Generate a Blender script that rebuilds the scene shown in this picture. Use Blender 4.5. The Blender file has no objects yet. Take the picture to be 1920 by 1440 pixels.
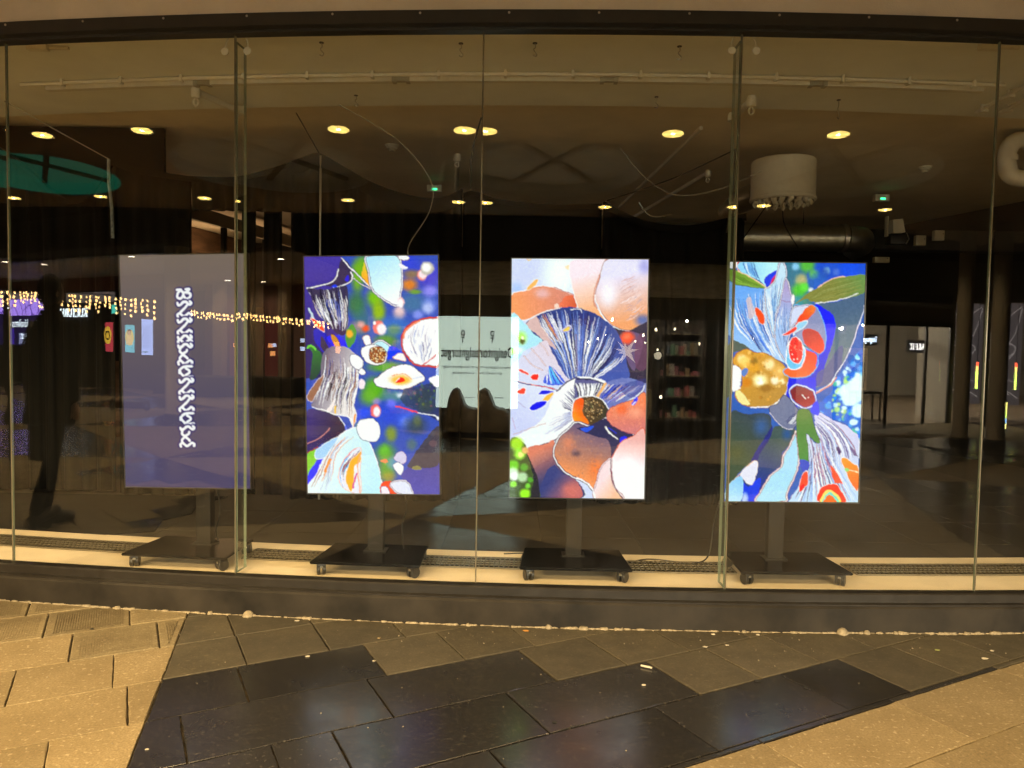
import bpy, bmesh, math, random
import numpy as np
from mathutils import Vector, Matrix
from mathutils.geometry import tessellate_polygon

random.seed(7); np.random.seed(7)
SC = bpy.context.scene
COL = SC.collection
R = math.radians

# ---------------------------------------------------------------- camera, world, exposure
cam = bpy.data.objects.new('camera', bpy.data.cameras.new('camera')); COL.objects.link(cam)
cam.data.sensor_width = 36.0; cam.data.lens = 36*1391/1920; cam.data.clip_start = .05; cam.data.clip_end = 400
th, ro = R(2.7), R(.98)
fw = Vector((0, math.cos(th), -math.sin(th))); r0 = Vector((1, 0, 0)); u0 = r0.cross(fw)
rt = r0*math.cos(ro)+u0*math.sin(ro); up = u0*math.cos(ro)-r0*math.sin(ro)
m = Matrix((rt, up, -fw)).transposed().to_4x4(); m.translation = (0, 0, 1.35); cam.matrix_world = m
SC.camera = cam
w = bpy.data.worlds.new('World'); SC.world = w; w.use_nodes = True
wn = w.node_tree; bg = wn.nodes['Background']
sky = wn.nodes.new('ShaderNodeTexSky'); sky.sky_type = 'NISHITA'; sky.sun_disc = False
sky.sun_elevation = R(-9); sky.sun_rotation = R(200)
wn.links.new(sky.outputs['Color'], bg.inputs['Color']); bg.inputs['Strength'].default_value = .05   # a winter night: the lamps do the lighting
SC.view_settings.view_transform = 'Standard'; SC.view_settings.look = 'None'; SC.view_settings.exposure = 0; SC.view_settings.gamma = 1
SC.view_settings.use_curve_mapping = False
SC.render.engine = 'CYCLES'
cy = SC.cycles
cy.use_denoising = True; cy.max_bounces = 10; cy.diffuse_bounces = 5; cy.glossy_bounces = 5; cy.transmission_bounces = 6; cy.transparent_max_bounces = 16
cy.sample_clamp_indirect = 4; cy.caustics_reflective = False; cy.caustics_refractive = False
LAMP = (1.0, .70, .33); LAMP_W = 240.0; FILL_W = 50.0                                  # warm downlights under the canopy; last value: unseen lamps added inside

# ---------------------------------------------------------------- materials
MATS = {}
def mat(name, col, rough=.6, metal=0, spec=.5, var=.0, scale=8., bump=0., bscale=60., coord='Object', emit=None, estr=0, col2=None, rvar=0, detail=6, stretch=None, trans=0):
    """plain surface with a little uneven colour (var, towards col2) and fine relief (bump)"""
    if name in MATS: return MATS[name]
    m = bpy.data.materials.new(name); m.use_nodes = True; MATS[name] = m
    nt = m.node_tree; N = nt.nodes; L = nt.links; b = N['Principled BSDF']
    b.inputs['Base Color'].default_value = (*col, 1); b.inputs['Roughness'].default_value = rough; b.inputs['Metallic'].default_value = metal
    b.inputs['Specular IOR Level'].default_value = spec
    if trans: b.inputs['Transmission Weight'].default_value = trans
    if emit is not None:
        b.inputs['Emission Color'].default_value = (*emit, 1); b.inputs['Emission Strength'].default_value = estr
    if var or bump or rvar:
        tc = N.new('ShaderNodeTexCoord'); src = tc.outputs[coord]
        if stretch:
            mp = N.new('ShaderNodeMapping'); mp.inputs['Scale'].default_value = stretch; L.new(src, mp.inputs['Vector']); src = mp.outputs[0]
    if var or rvar:
        n = N.new('ShaderNodeTexNoise'); n.inputs['Scale'].default_value = scale; n.inputs['Detail'].default_value = detail; n.inputs['Roughness'].default_value = .65; L.new(src, n.inputs['Vector'])
        mr = N.new('ShaderNodeMapRange'); mr.inputs['From Min'].default_value = .32; mr.inputs['From Max'].default_value = .68; L.new(n.outputs['Fac'], mr.inputs['Value'])
        mx = N.new('ShaderNodeMix'); mx.data_type = 'RGBA'
        c2 = col2 or tuple(c*(1-var) for c in col); c1 = col if col2 else tuple(c*(1+var*.6) for c in col)
        mx.inputs['A'].default_value = (*c2, 1); mx.inputs['B'].default_value = (*c1, 1)
        L.new(mr.outputs[0], mx.inputs['Factor']); L.new(mx.outputs['Result'], b.inputs['Base Color'])
        if rvar:
            r2 = N.new('ShaderNodeMapRange'); r2.inputs['To Min'].default_value = max(rough-rvar, .03); r2.inputs['To Max'].default_value = min(rough+rvar, 1); L.new(n.outputs['Fac'], r2.inputs['Value']); L.new(r2.outputs[0], b.inputs['Roughness'])
    if bump:
        n2 = N.new('ShaderNodeTexNoise'); n2.inputs['Scale'].default_value = bscale; n2.inputs['Detail'].default_value = 4; L.new(src, n2.inputs['Vector'])
        bp = N.new('ShaderNodeBump'); bp.inputs['Strength'].default_value = bump; bp.inputs['Distance'].default_value = .004; L.new(n2.outputs['Fac'], bp.inputs['Height']); L.new(bp.outputs[0], b.inputs['Normal'])
    return m
def emis(name, col, s):
    if name in MATS: return MATS[name]
    m = bpy.data.materials.new(name); m.use_nodes = True; MATS[name] = m
    N = m.node_tree.nodes; N.remove(N['Principled BSDF']); e = N.new('ShaderNodeEmission'); e.inputs['Color'].default_value = (*col, 1); e.inputs['Strength'].default_value = s
    m.node_tree.links.new(e.outputs[0], N['Material Output'].inputs['Surface'])
    return m
def glass_mat(name, tint, r0):
    """clear sheet glass: each face lets light through and mirrors by Schlick's law"""
    m = bpy.data.materials.new(name); m.use_nodes = True; MATS[name] = m
    nt = m.node_tree; N = nt.nodes; L = nt.links; N.remove(N['Principled BSDF'])
    g = N.new('ShaderNodeNewGeometry'); d = N.new('ShaderNodeVectorMath'); d.operation = 'DOT_PRODUCT'; L.new(g.outputs['Normal'], d.inputs[0]); L.new(g.outputs['Incoming'], d.inputs[1])
    def mth(op, a, b):
        n = N.new('ShaderNodeMath'); n.operation = op
        for i, v in enumerate((a, b)):
            if v is None: continue
            if isinstance(v, (int, float)): n.inputs[i].default_value = v
            else: L.new(v, n.inputs[i])
        return n.outputs[0]
    ab = mth('ABSOLUTE', d.outputs['Value'], None); om = mth('SUBTRACT', 1.0, ab); p5 = mth('POWER', om, 5.0)
    fac = mth('ADD', mth('MULTIPLY', p5, 1-r0), r0)
    t = N.new('ShaderNodeBsdfTransparent'); t.inputs['Color'].default_value = (*tint, 1); gl = N.new('ShaderNodeBsdfGlossy'); gl.inputs['Roughness'].default_value = 0; gl.inputs['Color'].default_value = (1, 1, 1, 1)
    mx = N.new('ShaderNodeMixShader'); L.new(fac, mx.inputs['Fac']); L.new(t.outputs[0], mx.inputs[1]); L.new(gl.outputs[0], mx.inputs[2]); L.new(mx.outputs[0], N['Material Output'].inputs['Surface'])
    return m
GLASS = glass_mat('sheet_glass', (.975, .985, .97), .052)
GLASS_BACK = glass_mat('sheet_glass_inner', (.975, .985, .975), .006)
THIN = glass_mat('thin_glass', (.97, .98, .97), .02)
EDGE = mat('glass_edge', (.16, .20, .15), .18, spec=.6, var=.15, scale=5, emit=None)
def stone(name, c1, c2, fleck, rough, famt=.5, fs=230., ss=2.6, rvar=.08, bump=.25, spec=.5, tone=.14):
    """cut stone: broad stains, fine grain, scattered flecks, and a tone of its own for every slab"""
    m = bpy.data.materials.new(name); m.use_nodes = True; MATS[name] = m; nt = m.node_tree; N = nt.nodes; L = nt.links; b = N['Principled BSDF']
    b.inputs['Specular IOR Level'].default_value = spec
    tc = N.new('ShaderNodeTexCoord'); v = tc.outputs['Object']
    def noise(s, det=5, ro=.6):
        n = N.new('ShaderNodeTexNoise'); n.inputs['Scale'].default_value = s; n.inputs['Detail'].default_value = det; n.inputs['Roughness'].default_value = ro; L.new(v, n.inputs['Vector']); return n.outputs['Fac']
    def rng(f, a, b_, c=0., d=1.):
        r = N.new('ShaderNodeMapRange'); r.inputs['From Min'].default_value = a; r.inputs['From Max'].default_value = b_; r.inputs['To Min'].default_value = c; r.inputs['To Max'].default_value = d; L.new(f, r.inputs['Value']); return r.outputs[0]
    def mix(f, a, b_, t='MIX'):
        x = N.new('ShaderNodeMix'); x.data_type = 'RGBA'; x.blend_type = t
        for k, q in (('Factor', f), ('A', a), ('B', b_)):
            if isinstance(q, tuple): x.inputs[k].default_value = (*q, 1)
            elif isinstance(q, float): x.inputs[k].default_value = q
            else: L.new(q, x.inputs[k])
        return x.outputs['Result']
    st = rng(noise(ss, 7, .62), .36, .66); gr = noise(fs, 3, .7); fl = rng(noise(fs*.45, 2, .5), .60, .70)
    col = mix(st, c2, c1); col = mix(rng(gr, .32, .68, .0, .8), col, tuple(c*.62 for c in c2)); col = mix(rng(fl, 0, 1, 0, famt), col, fleck)
    sp = rng(noise(ss*9, 4, .6), .66, .74, 0., .5); col = mix(sp, col, tuple(c*.45 for c in c2))
    oi = N.new('ShaderNodeObjectInfo'); tn = rng(oi.outputs['Random'], 0, 1, 1-tone, 1+tone)
    hs = N.new('ShaderNodeHueSaturation'); L.new(tn, hs.inputs['Value']); L.new(col, hs.inputs['Color']); L.new(hs.outputs[0], b.inputs['Base Color'])
    L.new(rng(st, 0, 1, rough+rvar, rough-rvar), b.inputs['Roughness'])
    bp = N.new('ShaderNodeBump'); bp.inputs['Strength'].default_value = bump; bp.inputs['Distance'].default_value = .003; L.new(gr, bp.inputs['Height']); L.new(bp.outputs[0], b.inputs['Normal'])
    return m
STONE_LIGHT = stone('stone_light', (.275, .215, .122), (.195, .147, .076), (.42, .35, .23), .72, fs=120., ss=3.4, tone=.12)
STONE_RIB = stone('stone_ribbed', (.26, .212, .122), (.175, .135, .072), (.34, .29, .19), .8, ss=5., fs=120.)
STONE_DARK = stone('stone_dark', (.030, .029, .030), (.019, .0185, .020), (.075, .07, .062), .22, famt=.5, fs=130., ss=4.2, rvar=.06, bump=.05, tone=.22, spec=.75)
STONE_WORN = stone('stone_worn', (.088, .074, .047), (.050, .042, .027), (.12, .10, .066), .66, fs=120., ss=5., rvar=.10, bump=.3, tone=.2)
JOINT = mat('joint_sand', (.16, .12, .065), .95, col2=(.03, .024, .016), var=.6, scale=34, bump=.8, bscale=300)
SILL = mat('sill_metal', (.017, .014, .0105), .58, metal=0, var=.75, scale=3.5, bump=.10, bscale=40, rvar=.14, spec=.32)
RAIL = mat('rail_metal', (.013, .011, .009), .40, var=.35, scale=14, rvar=.1)
MORTAR = mat('mortar', (.27, .23, .16), .95, var=.35, scale=50, bump=.8, bscale=120)
PLASTER = mat('plaster_grey', (.58, .51, .42), .9, var=.12, scale=3, bump=.35, bscale=170)
DARKFRAME = mat('dark_frame', (.020, .018, .015), .42, var=.3, scale=12)
WHITE = mat('white_paint', (.74, .70, .60), .5, var=.06, scale=20)
CREAM = mat('cream_ceiling', (.86, .86, .80), .9, var=.07, scale=2.2, bump=.3, bscale=120)
BROWNCEIL = mat('brown_ceiling', (.86, .76, .60), .85, var=.12, scale=1.5, bump=.2, bscale=90)
BLACK = mat('black_cloth', (.003, .003, .004), .9, spec=.2, var=.3, scale=6)
SHEER = mat('dark_voile', (.0055, .005, .0045), .9, spec=.2, var=.3, scale=9, stretch=(1, 1, .15))
BLACKWALL = mat('black_wall', (.014, .012, .010), .8, var=.2, scale=2)
BLACKGLASS = mat('black_glass', (.004, .004, .0045), .24, spec=.16)
BLACKPL = mat('black_plastic', (.014, .014, .015), .35, spec=.5)
POSTM = mat('post_metal', (.016, .0145, .013), .55, spec=.2, var=.1, scale=10)
STEEL = mat('steel', (.55, .54, .52), .28, metal=1)
GALV = mat('galvanised', (.42, .43, .40), .32, metal=1, var=.15, scale=18, rvar=.1)
STRIPFLOOR = mat('floor_strip_stone', (.76, .63, .45), .45, var=.10, scale=4, rvar=.1)
INFLOOR = mat('room_floor_tile', (.034, .027, .020), .75, var=.2, scale=5, rvar=.1)
INJOINT = mat('room_floor_joint', (.03, .025, .02), .9)
CANOPYM = mat('canopy_paint', (.34, .23, .135), .8, var=.10, scale=1.2)
RECESS = mat('recess_paint', (.80, .82, .84), .8, var=.08, scale=1.5)
RIBM = mat('rib_paint', (.22, .16, .09), .8)
CONCRETE = mat('concrete', (.16, .14, .115), .8, var=.3, scale=8, bump=.5, bscale=80)
COLUMNM = mat('column_paint', (.42, .38, .32), .7, var=.08, scale=3)
MARBLE = mat('fascia_stone', (.62, .60, .56), .6, var=.35, scale=3, stretch=(1, 1, 6))
CLOTHDK = mat('coat_cloth', (.003, .003, .0035), .85, spec=.25, var=.3, scale=20, bump=.3, bscale=200)
SKIN = mat('skin', (.42, .25, .17), .55)
HAIR = mat('hair', (.012, .009, .006), .6)

# ---------------------------------------------------------------- building helpers
def link(name, me, m=None, parent=None):
    o = bpy.data.objects.new(name, me); COL.objects.link(o)
    if m is not None and me is not None:
        if len(me.materials): me.materials.clear()
        for q in (m if isinstance(m, (list, tuple)) else [m]): me.materials.append(q)
    if parent is not None: o.parent = parent
    return o
def tag(o, label=None, cat=None, group=None, kind=None):
    if label: o['label'] = label
    if cat: o['category'] = cat
    if group: o['group'] = group
    if kind: o['kind'] = kind
    return o
def thing(name, label, cat, loc=(0, 0, 0), rz=0, group=None):
    o = bpy.data.objects.new(name, None); COL.objects.link(o); o.empty_display_size = .1
    o.location = loc; o.rotation_euler = (0, 0, rz)
    return tag(o, label, cat, group)
def dup(root, loc=None, rz=None, label=None, keep=None):
    r = root.copy(); COL.objects.link(r)
    if loc is not None: r.location = loc
    if rz is not None: r.rotation_euler = (0, 0, rz)
    if label: r['label'] = label
    for ch in list(root.children):
        if ch.type == 'LIGHT': continue
        c = ch.copy(); COL.objects.link(c); c.parent = r
        for g in list(ch.children):
            d = g.copy(); COL.objects.link(d); d.parent = c
    return r
def bm2me(bm, name, smooth=False, ang=None):
    bmesh.ops.recalc_face_normals(bm, faces=bm.faces)
    if smooth:
        for f in bm.faces: f.smooth = True
        if ang is not None:
            for e in bm.edges:
                if len(e.link_faces) == 2 and e.calc_face_angle(0) > R(ang): e.smooth = False
    me = bpy.data.meshes.new(name); bm.to_mesh(me); bm.free(); return me
def box(bm, x0, x1, y0, y1, z0, z1, rot=None, at=None, mi=0, bev=0):
    v = [bm.verts.new((x, y, z)) for x in (x0, x1) for y in (y0, y1) for z in (z0, z1)]
    fs = [bm.faces.new([v[i] for i in q]) for q in ((0, 1, 3, 2), (4, 6, 7, 5), (0, 4, 5, 1), (2, 3, 7, 6), (0, 2, 6, 4), (1, 5, 7, 3))]
    for f in fs: f.material_index = mi
    if bev:
        es = list({e for f in fs for e in f.edges}); r = bmesh.ops.bevel(bm, geom=es, offset=bev, segments=2, affect='EDGES', profile=.6); v = list({q for f in r['faces'] for q in f.verts} | {q for q in v if q.is_valid})
    if rot is not None or at is not None:
        M = Matrix.Translation(at or (0, 0, 0)) @ (rot or Matrix())
        bmesh.ops.transform(bm, matrix=M, verts=[q for q in v if q.is_valid])
    return v
def tube(bm, pts, r, n=8, caps=True, r1=None, mi=0):
    P = [Vector(p) for p in pts]; rings = []; prev = None
    for i, p in enumerate(P):
        t = (P[min(i+1, len(P)-1)]-P[max(i-1, 0)]).normalized()
        if prev is None: a = t.orthogonal().normalized()
        else: a = (prev-t*prev.dot(t)).normalized()
        prev = a; b = t.cross(a); rr = r if r1 is None else r+(r1-r)*i/max(len(P)-1, 1)
        if callable(r): rr = r(i/max(len(P)-1, 1))
        rings.append([bm.verts.new(p+(a*math.cos(2*math.pi*k/n)+b*math.sin(2*math.pi*k/n))*rr) for k in range(n)])
    for A, B in zip(rings, rings[1:]):
        for k in range(n): bm.faces.new((A[k], A[(k+1) % n], B[(k+1) % n], B[k])).material_index = mi
    if caps:
        bm.faces.new(rings[0][::-1]).material_index = mi; bm.faces.new(rings[-1]).material_index = mi
def lathe(bm, prof, n=20, at=(0, 0, 0), rot=None, close=False, mi=0):
    """prof: (radius, z) pairs"""
    rings = []; allv = []
    for r, z in prof:
        if r < 1e-6: q = [bm.verts.new((0, 0, z))]
        else: q = [bm.verts.new((r*math.cos(2*math.pi*k/n), r*math.sin(2*math.pi*k/n), z)) for k in range(n)]
        rings.append(q); allv += q
    prs = list(zip(rings, rings[1:]))+([(rings[-1], rings[0])] if close else [])
    for A, B in prs:
        for k in range(n):
            a = [A[k % len(A)], A[(k+1) % len(A)]] if len(A) > 1 else [A[0]]; b = [B[(k+1) % len(B)], B[k % len(B)]] if len(B) > 1 else [B[0]]
            f = a+b
            if len(f) > 2: bm.faces.new(f).material_index = mi
    M = Matrix.Translation(at) @ (rot or Matrix()); bmesh.ops.transform(bm, matrix=M, verts=allv)
def smoothpts(p, n=8):
    p = [Vector(q) for q in p]; out = []
    for i in range(len(p)-1):
        a, b, c, d = p[max(i-1, 0)], p[i], p[i+1], p[min(i+2, len(p)-1)]
        for k in range(n):
            t = k/n; out.append(.5*((2*b)+(c-a)*t+(2*a-5*b+4*c-d)*t*t+(3*b-a-3*c+d)*t**3))
    return out+[p[-1]]
def tube_obj(name, pts, r, m, parent=None, n=8, smooth=0, r1=None):
    bm = bmesh.new(); tube(bm, smoothpts(pts, smooth) if smooth else pts, r, n, r1=r1); return link(name, bm2me(bm, name, True, 50), m, parent)
def box_obj(name, b, m, parent=None, bev=0, rot=None, at=None):
    bm = bmesh.new(); box(bm, *b, rot=rot, at=at, bev=bev); return link(name, bm2me(bm, name, bool(bev), 40), m, parent)
def lathe_obj(name, prof, m, parent=None, n=24, at=(0, 0, 0), rot=None, ang=35, close=False):
    bm = bmesh.new(); lathe(bm, prof, n, at, rot, close); return link(name, bm2me(bm, name, True, ang), m, parent)
def poly_obj(name, pts, m, parent=None):
    me = bpy.data.meshes.new(name); me.from_pydata(pts, [], [list(range(len(pts)))]); return link(name, me, m, parent)
def text_obj(name, body, h, at, m, parent=None, facing=-1, width=None, depth=.004, align='CENTER', bold=0):
    """lettering standing upright; facing -1: read from +y (looking towards -y), +1: read from -y"""
    cu = bpy.data.curves.new(name, 'FONT'); cu.body = body; cu.size = h/.7; cu.extrude = depth/2; cu.align_x = align; cu.offset = bold; cu.resolution_u = 3
    t = bpy.data.objects.new(name, cu); COL.objects.link(t)
    dg = bpy.context.evaluated_depsgraph_get(); me = bpy.data.meshes.new_from_object(t.evaluated_get(dg)); bpy.data.objects.remove(t); bpy.data.curves.remove(cu)
    xs = [v.co.x for v in me.vertices]; sx = width/(max(xs)-min(xs)) if width and xs else 1
    q = Matrix.Translation(at) @ Matrix.Rotation(math.pi if facing < 0 else 0, 4, 'Z') @ Matrix.Rotation(math.pi/2, 4, 'X') @ Matrix.Diagonal((sx, 1, 1, 1))
    me.transform(q);
    if len(me.materials): me.materials.clear()
    return link(name, me, m, parent)

# ---------------------------------------------------------------- the bowed glass front: a curve in plan
def gy(x): return 3.62+(x-1.0)**2/50
def F(x, d=0., z=0.):
    """point d metres outside (towards the plaza) the glass line"""
    n = Vector(((x-1)/25, -1)).normalized(); return Vector((x+n.x*d, gy(x)+n.y*d, z))
def sweep(bm, prof, x0, x1, n=48, caps=True, mi=0):
    """closed profile of (d, z) swept along the front"""
    rings = [[bm.verts.new(F(x0+(x1-x0)*i/n, d, z)) for d, z in prof] for i in range(n+1)]; k = len(prof)
    for A, B in zip(rings, rings[1:]):
        for j in range(k): bm.faces.new((A[j], A[(j+1) % k], B[(j+1) % k], B[j])).material_index = mi
    if caps: bm.faces.new(rings[0]); bm.faces.new(rings[-1][::-1])
def sweep_obj(name, prof, x0, x1, m, parent=None, n=48):
    bm = bmesh.new(); sweep(bm, prof, x0, x1, n); return link(name, bm2me(bm, name, True, 30), m, parent)
# ---- pictures shown on the screens: drawn into per-vertex display colours ----
class Art:
    """A small painter. Points are given in the picture's own measuring frame; corners map that frame to the display."""
    def __init__(s, corners, base, W=384, H=676, seed=1):
        s.W, s.H = W, H
        A, b = [], []
        for (x, y), (u, v) in zip(corners, ((0, 0), (1, 0), (0, 1), (1, 1))):
            A += [[x, y, 1, 0, 0, 0, -u*x, -u*y], [0, 0, 0, x, y, 1, -v*x, -v*y]]; b += [u, v]
        s.h = np.append(np.linalg.solve(np.array(A, float), np.array(b, float)), 1).reshape(3, 3)
        s.img = np.zeros((H, W, 3)); s.img[:] = base
        s.yy, s.xx = np.mgrid[0:H, 0:W] + 0.5
        s.k = W/math.dist(corners[0], corners[1]); s.rng = np.random.RandomState(seed)
    def tr(s, pts):
        p = np.asarray(pts, float); q = np.c_[p, np.ones(len(p))] @ s.h.T
        return q[:, :2]/q[:, 2:]*[s.W, s.H]
    @staticmethod
    def spl(p, closed, n=8):
        p = np.asarray(p, float); m = len(p)
        if m < 3: return p
        out = []
        for i in range(m if closed else m-1):
            g = (lambda j: p[j % m]) if closed else (lambda j: p[min(max(j, 0), m-1)])
            a, b, c, d = g(i-1), g(i), g(i+1), g(i+2)
            for t in np.arange(n)/n:
                out.append(.5*((2*b)+(c-a)*t+(2*a-5*b+4*c-d)*t*t+(3*b-a-3*c+d)*t**3))
        if not closed: out.append(p[-1])
        return np.array(out)
    def mask(s, P):
        x0, x1 = int(max(P[:, 0].min()-1, 0)), int(min(P[:, 0].max()+2, s.W)); y0, y1 = int(max(P[:, 1].min()-1, 0)), int(min(P[:, 1].max()+2, s.H))
        M = np.zeros((s.H, s.W), bool)
        if x1 <= x0 or y1 <= y0: return M
        X, Y = s.xx[y0:y1, x0:x1], s.yy[y0:y1, x0:x1]; I = np.zeros(X.shape, bool)
        for (ax, ay), (bx, by) in zip(P, np.roll(P, -1, 0)):
            if ay == by: continue
            I ^= ((ay > Y) != (by > Y)) & (X < (bx-ax)*(Y-ay)/(by-ay)+ax)
        M[y0:y1, x0:x1] = I
        return M
    def stroke(s, P, w, col, a=1.0, M=None, taper=False):
        w = w*s.k/2; n = len(P)-1
        for i in range(n):
            (ax, ay), (bx, by) = P[i], P[i+1]
            ww = w*(1 if not taper else max(.35, math.sin(math.pi*(i+.7)/(n+.4))**.6))
            x0, x1 = int(max(min(ax, bx)-ww-2, 0)), int(min(max(ax, bx)+ww+3, s.W)); y0, y1 = int(max(min(ay, by)-ww-2, 0)), int(min(max(ay, by)+ww+3, s.H))
            if x1 <= x0 or y1 <= y0: continue
            X, Y = s.xx[y0:y1, x0:x1], s.yy[y0:y1, x0:x1]; dx, dy = bx-ax, by-ay
            t = np.clip(((X-ax)*dx+(Y-ay)*dy)/(dx*dx+dy*dy+1e-9), 0, 1)
            al = np.clip(ww+.5-np.hypot(X-ax-t*dx, Y-ay-t*dy), 0, 1)*a
            if M is not None: al = al*M[y0:y1, x0:x1]
            im = s.img[y0:y1, x0:x1]; im += (np.array(col)-im)*al[..., None]
    def line(s, pts, w, col, a=1.0, M=None, taper=False, smooth=True):
        p = s.spl(pts, False) if smooth else np.asarray(pts, float)
        s.stroke(s.tr(p), w, col, a, M, taper)
    def fill(s, pts, col, col2=None, ax=None, edge=None, ew=1.2, smooth=True, a=1.0, noise=0, edge2=None):
        """ax = (p0, p1): col at p0 turning to col2 at p1."""
        P = s.tr(s.spl(pts, True) if smooth else pts); M = s.mask(P)
        c = np.array(col, float)
        if col2 is not None:
            p0, p1 = s.tr(ax); d = p1-p0
            t = np.clip(((s.xx[M]-p0[0])*d[0]+(s.yy[M]-p0[1])*d[1])/(d@d), 0, 1)[:, None]
            c = c*(1-t)+np.array(col2, float)*t
        if noise: c = c+s.rng.randn(int(M.sum()), 1)*noise
        s.img[M] += (c-s.img[M])*a
        Q = np.vstack([P, P[:1]])
        if edge2 is not None: s.stroke(Q, ew*2.2, edge2)
        if edge is not None: s.stroke(Q, ew, edge)
        return M
    def blob(s, x, y, rx, ry, col, a=1.0, soft=.5, rot=0, M=None):
        c = s.tr([(x, y)])[0]; rx, ry = rx*s.k, ry*s.k; R = max(rx, ry)*1.3
        x0, x1 = int(max(c[0]-R, 0)), int(min(c[0]+R+1, s.W)); y0, y1 = int(max(c[1]-R, 0)), int(min(c[1]+R+1, s.H))
        if x1 <= x0 or y1 <= y0: return
        X, Y = s.xx[y0:y1, x0:x1]-c[0], s.yy[y0:y1, x0:x1]-c[1]; cs, sn = math.cos(rot), math.sin(rot)
        d = np.hypot((X*cs+Y*sn)/rx, (Y*cs-X*sn)/ry)
        al = np.clip((1.25-d)/max(soft*1.25, .05), 0, 1); al = al*al*(3-2*al)*a
        if M is not None: al = al*M[y0:y1, x0:x1]
        im = s.img[y0:y1, x0:x1]; im += (np.array(col)-im)*al[..., None]
    def gills(s, A, B, n, cols, w=1.0, M=None, jit=1.5, a=1.0, t0=(0, 0), t1=(1, 1)):
        """n wavering strokes between guide curves A and B (each a list of points, same direction)."""
        pa, pb = s.spl(A, False, 24), s.spl(B, False, 24); m = 26
        ra, rb = [np.array([np.interp(np.linspace(0, 1, m), np.linspace(0, 1, len(q)), q[:, k]) for k in (0, 1)]).T for q in (pa, pb)]
        for i in range(n):
            t = (i+.5+s.rng.uniform(-.25, .25))/n
            p = ra*(1-t)+rb*t
            p = p+np.cumsum(s.rng.randn(m, 2), 0)*jit/5
            i0, i1 = int(m*s.rng.uniform(*t0)), max(int(m*s.rng.uniform(*t1)), 4)
            s.stroke(s.tr(p[min(i0, i1-3):i1]), 1.35*w*s.rng.uniform(.6, 1.35), cols[s.rng.randint(len(cols))], a, M, taper=True)
    def speck(s, M, n, r, cols, a=.7, soft=.8):
        """n soft dabs inside mask M"""
        ys, xs = np.nonzero(M)
        for i in s.rng.randint(0, len(ys), n):
            c, rr = (xs[i], ys[i]), s.rng.uniform(.5, 1.4)*r*s.k
            x0, x1 = int(max(c[0]-rr*1.3, 0)), int(min(c[0]+rr*1.3+1, s.W)); y0, y1 = int(max(c[1]-rr*1.3, 0)), int(min(c[1]+rr*1.3+1, s.H))
            d = np.hypot(s.xx[y0:y1, x0:x1]-c[0], s.yy[y0:y1, x0:x1]-c[1])/rr
            al = np.clip((1.25-d)/(soft*1.25), 0, 1)*a*M[y0:y1, x0:x1]
            im = s.img[y0:y1, x0:x1]; im += (np.array(cols[s.rng.randint(len(cols))])-im)*al[..., None]
    def finish(s, amt=1.0):
        """brush-like unevenness: edges waver, surfaces carry fine ridges, contours gain a halo"""
        H, W = s.H, s.W; r = np.random.RandomState(11)
        def nz(step):
            g = r.rand(H//step+3, W//step+3); y = np.arange(H)/step; x = np.arange(W)/step; y0, x0 = y.astype(int), x.astype(int); fy, fx = (y-y0)[:, None], (x-x0)[None]; fy, fx = fy*fy*(3-2*fy), fx*fx*(3-2*fx)
            return (g[np.ix_(y0, x0)]*(1-fx)+g[np.ix_(y0, x0+1)]*fx)*(1-fy)+(g[np.ix_(y0+1, x0)]*(1-fx)+g[np.ix_(y0+1, x0+1)]*fx)*fy-.5
        dx, dy = (nz(9)*5+nz(4)*2.4)*amt, (nz(9)*5+nz(4)*2.4)*amt
        yi = np.clip((s.yy-.5+dy).round().astype(int), 0, H-1); xi = np.clip((s.xx-.5+dx).round().astype(int), 0, W-1); s.img = s.img[yi, xi]
        f = nz(26)*7+nz(11)*2.6; rid = np.sin(f*9)*.5+.5; lum = s.img.mean(2); s.img += ((rid**3-.25)*20*amt*np.clip(lum/150, .25, 1))[..., None]
        s.img += (nz(5)*16*amt+nz(2)*9*amt)[..., None]
        bl = s.img.copy()
        for ax in (0, 1): bl = sum(np.roll(bl, d, ax) for d in (-3, -2, -1, 0, 1, 2, 3))/7
        s.img += (s.img-bl)*.55*amt; lm = s.img.mean(2, keepdims=True); s.img = lm+(s.img-lm)*1.16; s.img = np.clip(128+(s.img-126)*1.13, 0, 255); return s
    def grid(s, nx, ny):
        """display colours (linear) at nx x ny vertices, rows from the top"""
        im = np.clip(s.img, 0, 255)/255
        im = np.where(im <= .04045, im/12.92, ((im+.055)/1.055)**2.4)
        iy = np.clip(np.linspace(0, s.H-1, ny).round().astype(int), 1, s.H-2); ix = np.clip(np.linspace(0, s.W-1, nx).round().astype(int), 1, s.W-2)
        o = 0
        for dy in (-1, 0, 1):
            for dx in (-1, 0, 1): o = o+im[np.ix_(iy+dy, ix+dx)]/9
        return o

def Z(ox, oy, k=6.0):
    """points measured on an enlarged view whose corner lies at ox, oy"""
    return lambda t: [(ox+float(a)/k, oy+float(b)/k) for a, b in (q.split(',') for q in t.split())]

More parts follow.
